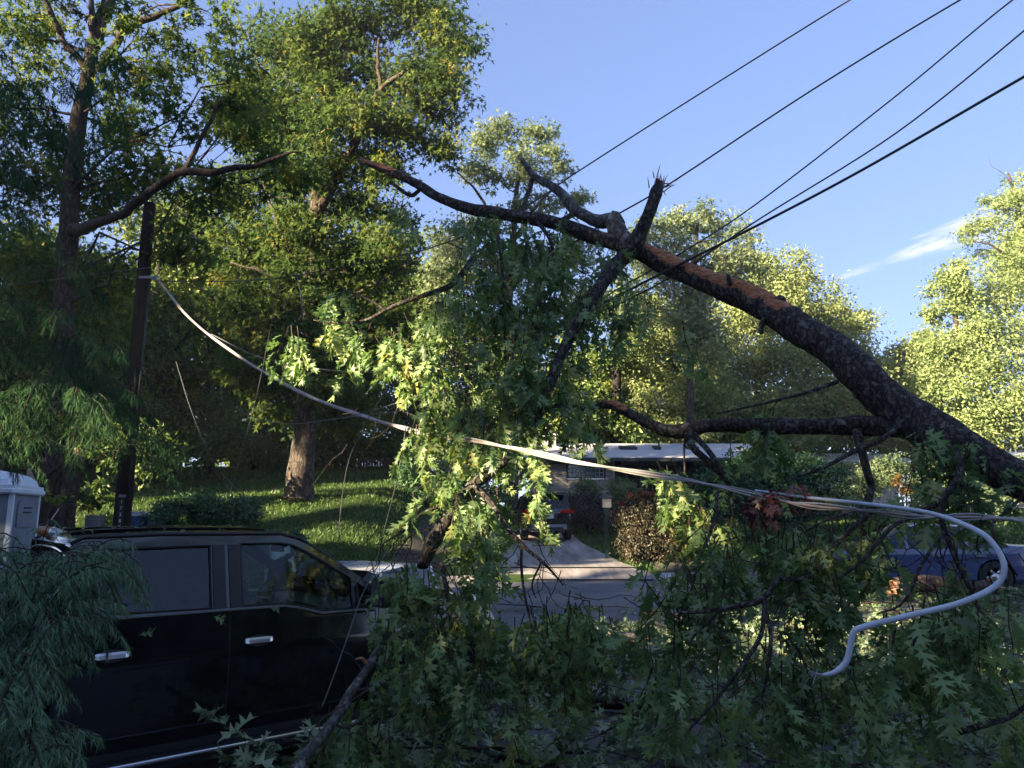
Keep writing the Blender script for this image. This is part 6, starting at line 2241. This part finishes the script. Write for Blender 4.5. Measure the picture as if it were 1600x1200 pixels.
# the 300 leaves that show largest become leaves of their own
Yv = P[:, 1]
cz = (P[:, 1] * math.cos(TH) + (P[:, 2] - HC) * math.sin(TH))
pxx = 800 + F * P[:, 0] / cz
pyy = 600 - F * ((P[:, 2] - HC) * math.cos(TH) - P[:, 1] * math.sin(TH)) / cz
app = SZ / cz
app[(pxx < 20) | (pxx > 1580) | (pyy < 20) | (pyy > 1180)] = 0
order = np.argsort(-app)
sel, rest = order[:300], order[300:]
leaves('foliage', P[rest], D[rest], NN[rest], SZ[rest], TN[rest], M['leaf_oak'], (OAK_V, OAK_T), FO)
protos = []
for k in range(4):
    me = bpy.data.meshes.new('leaf')
    V = OAK_V.copy()
    V[:, 2] += .12 * (k - 1.5) * V[:, 0] * V[:, 1]
    V[:, 0] *= (.85 + .1 * k)
    me.from_pydata(V.tolist(), [], OAK_T.tolist())
    a = me.attributes.new('tone', 'FLOAT', 'POINT')
    a.data.foreach_set('value', np.full(len(V), .25 + .16 * k, np.float32))
    me.materials.append(M['leaf_oak'])
    protos.append(me)
fx_, fy_, fz_ = frames(D[sel], NN[sel])
base = LOC[FO][0]
for i, s_ in enumerate(sel):
    o = bpy.data.objects.new('leaf', protos[int(np.clip((TN[s_] - .2) / .14, 0, 3))])
    COL.objects.link(o)
    o.parent = FO
    m_ = Matrix(((fx_[i][0], fy_[i][0], fz_[i][0], 0), (fx_[i][1], fy_[i][1], fz_[i][1], 0), (fx_[i][2], fy_[i][2], fz_[i][2], 0), (0, 0, 0, 1)))
    o.matrix_basis = Matrix.Translation(Vector(P[s_]) - base) @ m_ @ Matrix.Scale(SZ[s_], 4)
tw_o = mk('twigs', tw, M['bark_brown'], FO)
tw_o['kind'] = 'stuff'
# fine bare twigs fringing the boughs
tw2 = MB()
for (px, py, rx_, ry_, Y, n_) in ((640, 840, 60, 40, 6.0, 24), (850, 890, 50, 40, 5.6, 14), (730, 600, 160, 150, 6.7, 46), (850, 450, 100, 80, 7.0, 24), (1150, 960, 140, 100, 4.6, 40), (1450, 880, 120, 110, 4.6, 34), (1240, 1060, 140, 80, 4.5, 26), (1300, 800, 140, 40, 5.0, 16), (540, 1120, 60, 60, 5.0, 14), (700, 1000, 80, 130, 5.4, 26)):
    for k in range(n_):
        p = at(px + rng.normal(0, rx_ * .6), py + rng.normal(0, ry_ * .6), Y + rng.normal(0, .2))
        d = Vector((rng.normal(0, .7), rng.normal(0, .4), -.6 + rng.normal(0, .5))).normalized()
        pts = [p]
        for q in range(6):
            d = (d + Vector((rng.normal(0, .25), rng.normal(0, .2), rng.normal(0, .25)))).normalized()
            p = p + d * .085
            pts.append(p)
        tw2.tube(pts, [.0045, .004, .0036, .003, .0025, .002, .0012], 3)
o = mk('bare_twigs', tw2, M['bark_brown'], FO)
o['kind'] = 'stuff'
# dry red leaves caught on the horizontal branch
regR = [(1190, 768, 18, 5, 4.55, 3, .03), (1225, 758, 18, 5, 4.6, 2, .03), (1195, 790, 6, 8, 4.55, 1, .03), (1245, 746, 8, 5, 4.6, 1, .03)]
P2, D2, N2, S2, T2, tw3 = sprays(regR, .095, stem_gap=.025)
leaves('withered_leaves', P2, D2, N2, S2, T2, M['leaf_red'], (OAK_V, OAK_T), FO)

# ------------------------------------------------------------------ broken limb leaning against the truck and logs on the ground


def log(name, label, rows, mat, n=12, cat='branch', torn=True, grp=None):
    ps, rs = path_px(rows, 6, .03, rows[0][0] * .01)
    r0 = root(name, ps[0], label, cat, group=grp)
    mb = MB()
    mb.tube(ps, rs, n, .25, seed=rows[0][0])
    o = mk('wood', mb, mat, r0, True)
    a = o.data.attributes.new('bare', 'FLOAT', 'POINT')
    if torn:
        mb = MB()
        for e_, q in ((ps[0], ps[1]), (ps[-1], ps[-2])):
            dd = (e_ - q).normalized()
            for k in range(7):
                s_ = e_ + Vector((rng.normal(0, rs[0] * .4), rng.normal(0, rs[0] * .4), rng.normal(0, rs[0] * .4)))
                mb.tube([s_ - dd * .03, s_ + dd * rs[0] * rng.uniform(.4, 1.6)], [rs[0] * .22, .001], 4)
        mk('torn_end', mb, M['wood_raw'], r0)['kind'] = 'stuff'
    return r0


lean = log('broken_branch', 'long pale barked broken branch leaning on the pickup flank', [(614, 970, 5.7, .026), (595, 1010, 5.5, .028), (575, 1042, 5.3, .030), (550, 1075, 5.15, .030), (530, 1110, 5.0, .032), (508, 1140, 4.85, .034), (480, 1175, 4.6, .034), (450, 1230, 4.3, .034)], M['bark_grey'])
for rows in ([(575, 1040, 5.3, .014), (566, 1030, 5.25, .012), (556, 1030, 5.2, .004)], [(548, 1080, 5.15, .010), (575, 1075, 5.1, .008), (600, 1058, 5.1, .005)], [(520, 1128, 4.9, .010), (545, 1135, 4.9, .008), (590, 1110, 4.9, .004)], [(540, 1095, 5.1, .008), (552, 1115, 5.1, .003)]):
    mb = MB()
    ps, rs = path_px(rows, 5, .01)
    mb.tube(ps, rs, 5, .2)
    mk('side_twig', mb, M['wood_raw'] if rows[0][0] == 575 else M['bark_brown'], lean, True)


def glog(label, px, py, length, r, rz, mat, name='broken_log', lift=0.0, cat='log', pitch=0.0):
    """a log lying on the road where the photo shows it"""
    Y = 6.0
    for _ in range(60):
        z = at(px, py, Y).z
        if z <= g(at(px, py, Y).x, Y) + r + lift:
            break
        Y += .12
    c = at(px, py, Y)
    c.z = max(c.z, g(c.x, c.y) + r)
    d = Vector((math.cos(rz), math.sin(rz), pitch)).normalized()
    r0 = root(name, c, label, cat)
    pts = [c + d * length * (t_ - .5) + Vector((0, 0, .05 * math.sin(t_ * 5))) for t_ in np.linspace(0, 1, 9)]
    mb = MB()
    mb.tube(pts, [r * (1 - .25 * t_) for t_ in np.linspace(0, 1, 9)], 12, .2, seed=px)
    o = mk('wood', mb, mat, r0, True)
    mb = MB()
    for e_ in (pts[0], pts[-1]):
        dd = d if e_ is pts[-1] else -d
        for k in range(8):
            s_ = e_ + Vector((rng.normal(0, r * .4), rng.normal(0, r * .4), rng.normal(0, r * .4)))
            mb.tube([s_ - dd * .04, s_ + dd * r * rng.uniform(.3, 1.5)], [r * .22, .001], 4)
    mk('torn_end', mb, M['wood_raw'], r0)['kind'] = 'stuff'
    return c


glog('thick grey brown log on the road below the leaf curtain', 995, 1106, 1.2, .085, R(-18), M['bark_oak'])
glog('thinner pale limb lying behind the thick grey brown log', 975, 1096, 1.0, .05, R(2), M['bark_grey'], lift=.15)
glog('bark covered brown log lying between the leaves at lower centre right', 1205, 1140, .9, .11, R(-20), M['bark_brown'])
glog('split orange wood piece catching the sun at lower right', 1460, 1104, .55, .05, R(12), M['wood_raw'], 'split_wood', .1)
glog('short orange wood sliver lying flat at the bottom right', 1410, 1180, .5, .045, R(6), M['wood_raw'], 'split_wood')
glog('large brown log on the road in front of the blue sedan', 1475, 915, 1.9, .15, R(10), M['bark_brown'], lift=.3)
glog('orange torn limb end behind the hanging leaves near the house number', 1035, 960, .8, .05, R(30), M['wood_raw'], 'split_wood', .2)
glog('pale bent limb half buried in litter right of the road patch', 930, 985, 1.6, .05, R(-24), M['bark_grey'], lift=.2)
glog('dark limb lying in shade among litter below the open road patch', 950, 1020, 1.8, .06, R(5), M['bark_fallen'], lift=.1)

# ------------------------------------------------------------------ litter of leafy twigs on the road
P, D, NN, SZ, TN = [], [], [], [], []
tw = MB()


def litter_density(x, y):
    n1 = mnoise.noise(Vector((x * .55, y * .55, 3.3)))
    base_ = .86 + n1 * .9
    if y > 12.0:
        base_ -= (y - 12.0) * (.42 if x < 3.2 else .06)
    if x < -1.2 and y < 9:
        base_ -= .3
    return base_


cnt = 0
while cnt < 1750:
    y = 5.2 + 12.2 * rng.random() ** 1.15
    x = rng.uniform(-.35, .80) * y
    if x < -2.0 or rng.random() > litter_density(x, y):
        continue
    cnt += 1
    pile = max(0, mnoise.noise(Vector((x * .8, y * .8, 7.7))) + .25) * .55 * ss(17, 8, y) + (.18 if x > 3 else 0)
    z = g(x, y) + .03 + rng.random() * (.06 + pile)
    az = rng.random() * 6.283
    d = Vector((math.cos(az), math.sin(az), rng.normal(0.1, .18))).normalized()
    p = Vector((x, y, z))
    pts = [p]
    tn = rng.normal(.42, .17)
    n_ = rng.integers(2, 6)
    for k in range(n_):
        d = (d + Vector((rng.normal(0, .2), rng.normal(0, .2), rng.normal(-.02, .12)))).normalized()
        p = p + d * .10
        p.z = max(p.z, g(p.x, p.y) + .02)
        pts.append(p.copy())
        for q in range(rng.integers(2, 4) + (3 if k == n_ - 1 else 0)):
            a2_ = rng.random() * 6.283
            dd = (d * .6 + Vector((math.cos(a2_), math.sin(a2_), rng.uniform(-.1, .5)))).normalized()
            P.append(p + Vector((0, 0, .01)))
            D.append(dd)
            NN.append(Vector((rng.normal(0, .45), rng.normal(0, .45), 1 if rng.random() > .35 else -1)))
            SZ.append(.15 * rng.uniform(.6, 1.15))
            TN.append(min(1, max(0, tn + rng.normal(0, .14))))
    tw.tube(pts, [.006] + [.004] * (len(pts) - 2) + [.002], 3)
for k in range(2600):
    y = 6 + 11.5 * rng.random()
    x = rng.uniform(-.3, .8) * y
    if rng.random() > litter_density(x, y) + .35:
        continue
    a2_ = rng.random() * 6.283
    P.append(Vector((x, y, g(x, y) + .03)))
    D.append(Vector((math.cos(a2_), math.sin(a2_), .05)))
    NN.append(Vector((rng.normal(0, .2), rng.normal(0, .2), 1)))
    SZ.append(.13 * rng.uniform(.5, 1.1))
    TN.append(rng.random())
o = leaves('leaf_litter', P, D, NN, SZ, TN, M['leaf_litter'], (LIT_V, LIT_T))
tag(o, 'torn oak twigs and leaves strewn thickly over the road', 'leaf litter')
o = mk('fallen_twigs', tw, M['bark_brown'])
tag(o, 'thin broken twigs scattered among the leaves on the road', 'twigs', kind='stuff')
tw = MB()
for k in range(160):
    y = 6 + 9 * rng.random()
    x = rng.uniform(-.15, .75) * y
    az = rng.random() * 6.283
    d = Vector((math.cos(az), math.sin(az), rng.uniform(-.05, .35))).normalized()
    p = Vector((x, y, g(x, y) + .05 + .3 * rng.random()))
    pts = [p]
    r_ = .006 + .016 * rng.random() ** 2
    for q in range(7):
        d = (d + Vector((rng.normal(0, .15), rng.normal(0, .15), rng.normal(-.03, .1)))).normalized()
        p = p + d * .16
        p.z = max(p.z, g(p.x, p.y) + .02)
        pts.append(p.copy())
    tw.tube(pts, [r_ * (1 - .1 * q) for q in range(8)], 5, .2)
o = mk('fallen_sticks', tw, M['bark_oak'])
tag(o, 'knee high tangle of broken sticks over the littered road', 'sticks', kind='stuff')

# a few oak leaves stuck on the truck
for k, (lx, lz, lab) in enumerate(((-2.38, 1.26, 'single pale oak leaf stuck above the rear door handle'), (-1.42, 1.37, 'yellowish oak leaf lying on the front door sill'), (-1.86, 1.34, 'small torn oak leaf stuck below the rear window corner'))):
    me = protos[k].copy()
    o = bpy.data.objects.new('oak_leaf', me)
    COL.objects.link(o)
    w = sidew(lz) + .012
    c, s_ = math.cos(LOC[TR][1]), math.sin(LOC[TR][1])
    wx_, wy_ = lx * c + w * s_, lx * s_ - w * c
    o.location = (o2.x + wx_, o2.y + wy_, lz)
    nrm = Vector((s_, -c, .2)).normalized()
    yv = Vector((c, s_, .15 - .3 * k)).normalized()
    xv = yv.cross(nrm).normalized()
    o.rotation_euler = Matrix((xv, yv, nrm)).transposed().to_euler()
    o.scale = (.12, .12, .12)
    tag(o, lab, 'leaf')
# specks of debris on the roof
P, D, NN, SZ, TN = [], [], [], [], []
c, s_ = math.cos(LOC[TR][1]), math.sin(LOC[TR][1])
for k in range(70):
    lx, ly = rng.uniform(-2.9, -1.2), rng.uniform(-.7, .75)
    P.append((o2.x + lx * c - ly * s_, o2.y + lx * s_ + ly * c, 2.005 - .045 * abs(ly / .79) ** 3))
    a2_ = rng.random() * 6.28
    D.append((math.cos(a2_), math.sin(a2_), .05))
    NN.append((0, 0, 1))
    SZ.append(rng.uniform(.02, .08))
    TN.append(rng.random())
o = leaves('roof_debris', P, D, NN, SZ, TN, M['leaf_litter'], (OAK_V, OAK_T))
tag(o, 'bits of leaf lying on the pickup roof', 'debris')


# ------------------------------------------------------------------ feathery conifer in the left foreground
def conifer(name, label, fans, trunk, size, seed, needle=.045, nper=9, dens=1.0, mat='needle'):
    """fans (px,py,Y,dirx,len m): arching sprays of fine drooping needles"""
    b0 = Vector(trunk[0])
    t = root(name, b0, label, 'conifer')
    mb = MB()
    mb.tube([Vector(p) for p in trunk], [.09 * (1 - .6 * i / len(trunk)) for i in range(len(trunk))], 8, .2)
    mk('trunk', mb, M['bark_brown'], t, True)
    P, D, NN, SZ, TN = [], [], [], [], []
    tw = MB()
    for (px, py, rx_, ry_, Y, dy, n_, dx) in fans:
        for s_ in range(int(n_ * dens)):
            a = rng.random() * 6.283
            r_ = math.sqrt(rng.random())
            p = at(px + rx_ * r_ * math.cos(a), py + ry_ * r_ * math.sin(a), Y + rng.uniform(-dy, dy))
            d = Vector((dx + rng.normal(0, .35), rng.normal(-.25, .5), rng.normal(.25, .25))).normalized()
            pts = [p]
            tn = rng.normal(.4, .16)
            for k in range(8):
                d = (d + Vector((0, 0, -.20)) + Vector((rng.normal(0, .05), rng.normal(0, .05), 0))).normalized()
                p = p + d * size / 8
                pts.append(p)
                side = d.cross(Vector((0, 0, 1)))
                if side.length < .1:
                    side = Vector((1, 0, 0))
                side.normalize()
                for sg in (-1, 1):
                    # branchlet
                    bd = (side * sg * .75 + d * .75 + Vector((0, 0, -.25 + rng.normal(0, .12)))).normalized()
                    bl = size * (.34 - .028 * k) * rng.uniform(.6, 1.2)
                    q = p.copy()
                    st = 4
                    for w in range(st):
                        bd = (bd + Vector((rng.normal(0, .08), rng.normal(0, .08), -.22))).normalized()
                        q = q + bd * bl / st
                        for e_ in range(nper // 3):
                            dd = (bd * 1.1 + Vector((rng.normal(0, .45), rng.normal(0, .45), rng.normal(-.3, .3)))).normalized()
                            P.append(q)
                            D.append(dd)
                            NN.append(Vector((rng.normal(0, .5), rng.normal(0, .5), 1)))
                            SZ.append(needle * rng.uniform(.6, 1.3))
                            TN.append(min(1, max(0, tn + rng.normal(0, .12))))
            tw.tube(pts[::2], .0028, 3)
    leaves('needles', P, D, NN, SZ, TN, M[mat], (NEE_V * np.array([1.05, 1, 1]), NEE_T), t)
    o_ = mk('twigs', tw, M['bark_brown'], t)
    o_['kind'] = 'stuff'
    return t


conifer('cypress_tree', 'feathery dark green conifer in the lower left corner overlapping the pickup',
        [(30, 895, 70, 20, 3.1, .3, 30, .3), (95, 885, 50, 24, 3.0, .3, 28, .5), (135, 870, 34, 16, 3.0, .25, 14, .7), (75, 868, 40, 10, 3.2, .2, 14, .5), (10, 960, 80, 50, 2.8, .3, 46, .3), (85, 950, 44, 30, 2.8, .25, 22, .4), (-10, 1060, 50, 60, 2.6, .3, 40, .3), (-20, 1150, 60, 50, 2.5, .3, 36, .3), (15, 1170, 34, 50, 2.5, .25, 24, .3), (10, 1040, 34, 34, 2.6, .25, 16, .4), (-60, 1000, 70, 160, 2.7, .3, 40, .3), (-40, 870, 60, 40, 3.0, .3, 16, .3)],
        [(-2.3, 2.7, 0), (-2.25, 2.7, .8), (-2.2, 2.75, 1.5), (-2.15, 2.8, 1.95)], .22, 1, .032, 9, 1.15)
conifer('cypress_tree', 'tall feathery blue green conifer hanging into the left edge of the picture',
        [(40, 520, 80, 60, 7.6, .6, 26, .3), (110, 560, 70, 50, 7.8, .5, 26, .5), (60, 620, 90, 44, 7.5, .6, 30, .4), (150, 630, 50, 40, 7.8, .5, 16, .7), (20, 680, 50, 30, 7.6, .5, 14, .3), (-10, 320, 50, 50, 7.2, .5, 14, .3), (-20, 230, 40, 50, 7.2, .5, 8, .3), (40, 130, 80, 30, 7.4, .6, 18, .4), (130, 120, 60, 34, 7.6, .5, 14, .5), (90, 200, 60, 30, 7.6, .5, 10, .5), (60, 400, 60, 40, 8, .5, 10, .4), (-60, 400, 60, 300, 7.2, .6, 30, .3), (190, 690, 40, 24, 8.2, .4, 8, .9)],
        [(-6.9, 7.6, 0.2), (-6.8, 7.5, 2.5), (-6.8, 7.5, 5), (-6.7, 7.5, 8)], .62, 2, .085, 9, 1.0, 'needle_far')

# ------------------------------------------------------------------ unseen woods added behind the camera to shade the foreground
gapsr = [(Vector((-1.5, 6.8, 3.6)), .65), (Vector((-2.4, 7.1, 3.7)), .6), (Vector((-1.2, 6.5, 2.9)), .4), (Vector((-.9, 6.3, 2.4)), .25), (Vector((-7.5, 24.0, 2.6)), 1.6), (Vector((-10.5, 24.0, 2.3)), 1.5), (Vector((-12.5, 22.5, 1.8)), 1.2), (Vector((-5.0, 30, 3.4)), 1.2), (Vector((-4.0, 21.0, 1.5)), .7), (Vector((-1.2, 17.0, .8)), .6),  # openings cut along sun rays so chosen spots are lit
         (Vector((-6.5, 12.5, 5.2)), 1.0), (Vector((2.0, 12.5, .3)), .3), (Vector((4.6, 12.0, .3)), .5), (Vector((5.2, 9.2, .3)), .3), (Vector((-6.9, 24.8, 3.6)), .8)]
P, D, NN, SZ, TN = [], [], [], [], []
perp = Vector((-SUN_AZ.y, SUN_AZ.x, 0))
cen = []
for k in range(1900):
    t_ = rng.uniform(-40, 42)
    q = SUN_AZ * (35 + rng.normal(0, 2.2)) + perp * t_
    if q.y > .5 and abs(q.x) < 1.0 * q.y + 5:
        continue
    topz_ = 21.0 + 2.4 * mnoise.noise(Vector((t_ * .22, 0, 0)))
    cen.append((q.x, q.y, rng.uniform(1.0, topz_)))
n_first = len(cen)
for k in range(480):  # out-of-view clumps added, mostly to darken reflections in the truck's flank
    a = R(rng.uniform(303, 350) if k < 420 else rng.uniform(215, 303))
    rr = rng.uniform(15, 21)
    cen.append((rr * math.cos(a), rr * math.sin(a), rng.uniform(.3, 9) if k < 420 else rng.uniform(.3, 5)))
for ci, c_ in enumerate(cen):
    ring_c = ci >= n_first
    n_ = 100 if ring_c else 38
    off = rng.normal(size=(n_, 3)) * (1.05 if ring_c else 1.35)
    pp = np.array(c_) + off
    keep = np.ones(n_, bool)
    for gp, gr_ in gapsr:
        v = pp - np.array(gp)
        al = v @ np.array(SD)
        dist = np.linalg.norm(v - al[:, None] * np.array(SD), axis=1)
        keep &= dist > gr_ + .55
    pp = pp[keep]
    n_ = len(pp)
    P.append(pp)
    D.append(rand_dir(n_))
    NN.append(rand_dir(n_))
    SZ.append(rng.uniform(.18, .5, n_) if ring_c else rng.uniform(.65, 1.2, n_))
    TN.append(rng.uniform(0, .5, n_))
o = leaves('woods', np.vstack(P), np.vstack(D), np.vstack(NN), np.concatenate(SZ), np.concatenate(TN), M['leaf_left'])
tag(o, 'unseen woods added behind the camera to shade the road', 'woods')

# ------------------------------------------------------------------ thin air haze over the whole place
mb = MB()
mb.box((0, 90, 17), (560, 520, 42))
hz = mk('haze', mb, M['asphalt'])
hm = bpy.data.materials.new('haze')
hm.use_nodes = True
hm.node_tree.nodes.clear()
ho = hm.node_tree.nodes.new('ShaderNodeOutputMaterial')
hv = hm.node_tree.nodes.new('ShaderNodeVolumePrincipled')
hv.inputs['Color'].default_value = (.9, .94, 1, 1)
hv.inputs['Density'].default_value = .0005
hv.inputs['Anisotropy'].default_value = .2
hm.node_tree.links.new(hv.outputs[0], ho.inputs['Volume'])
hz.data.materials.clear()
hz.data.materials.append(hm)
hz['kind'] = 'stuff'
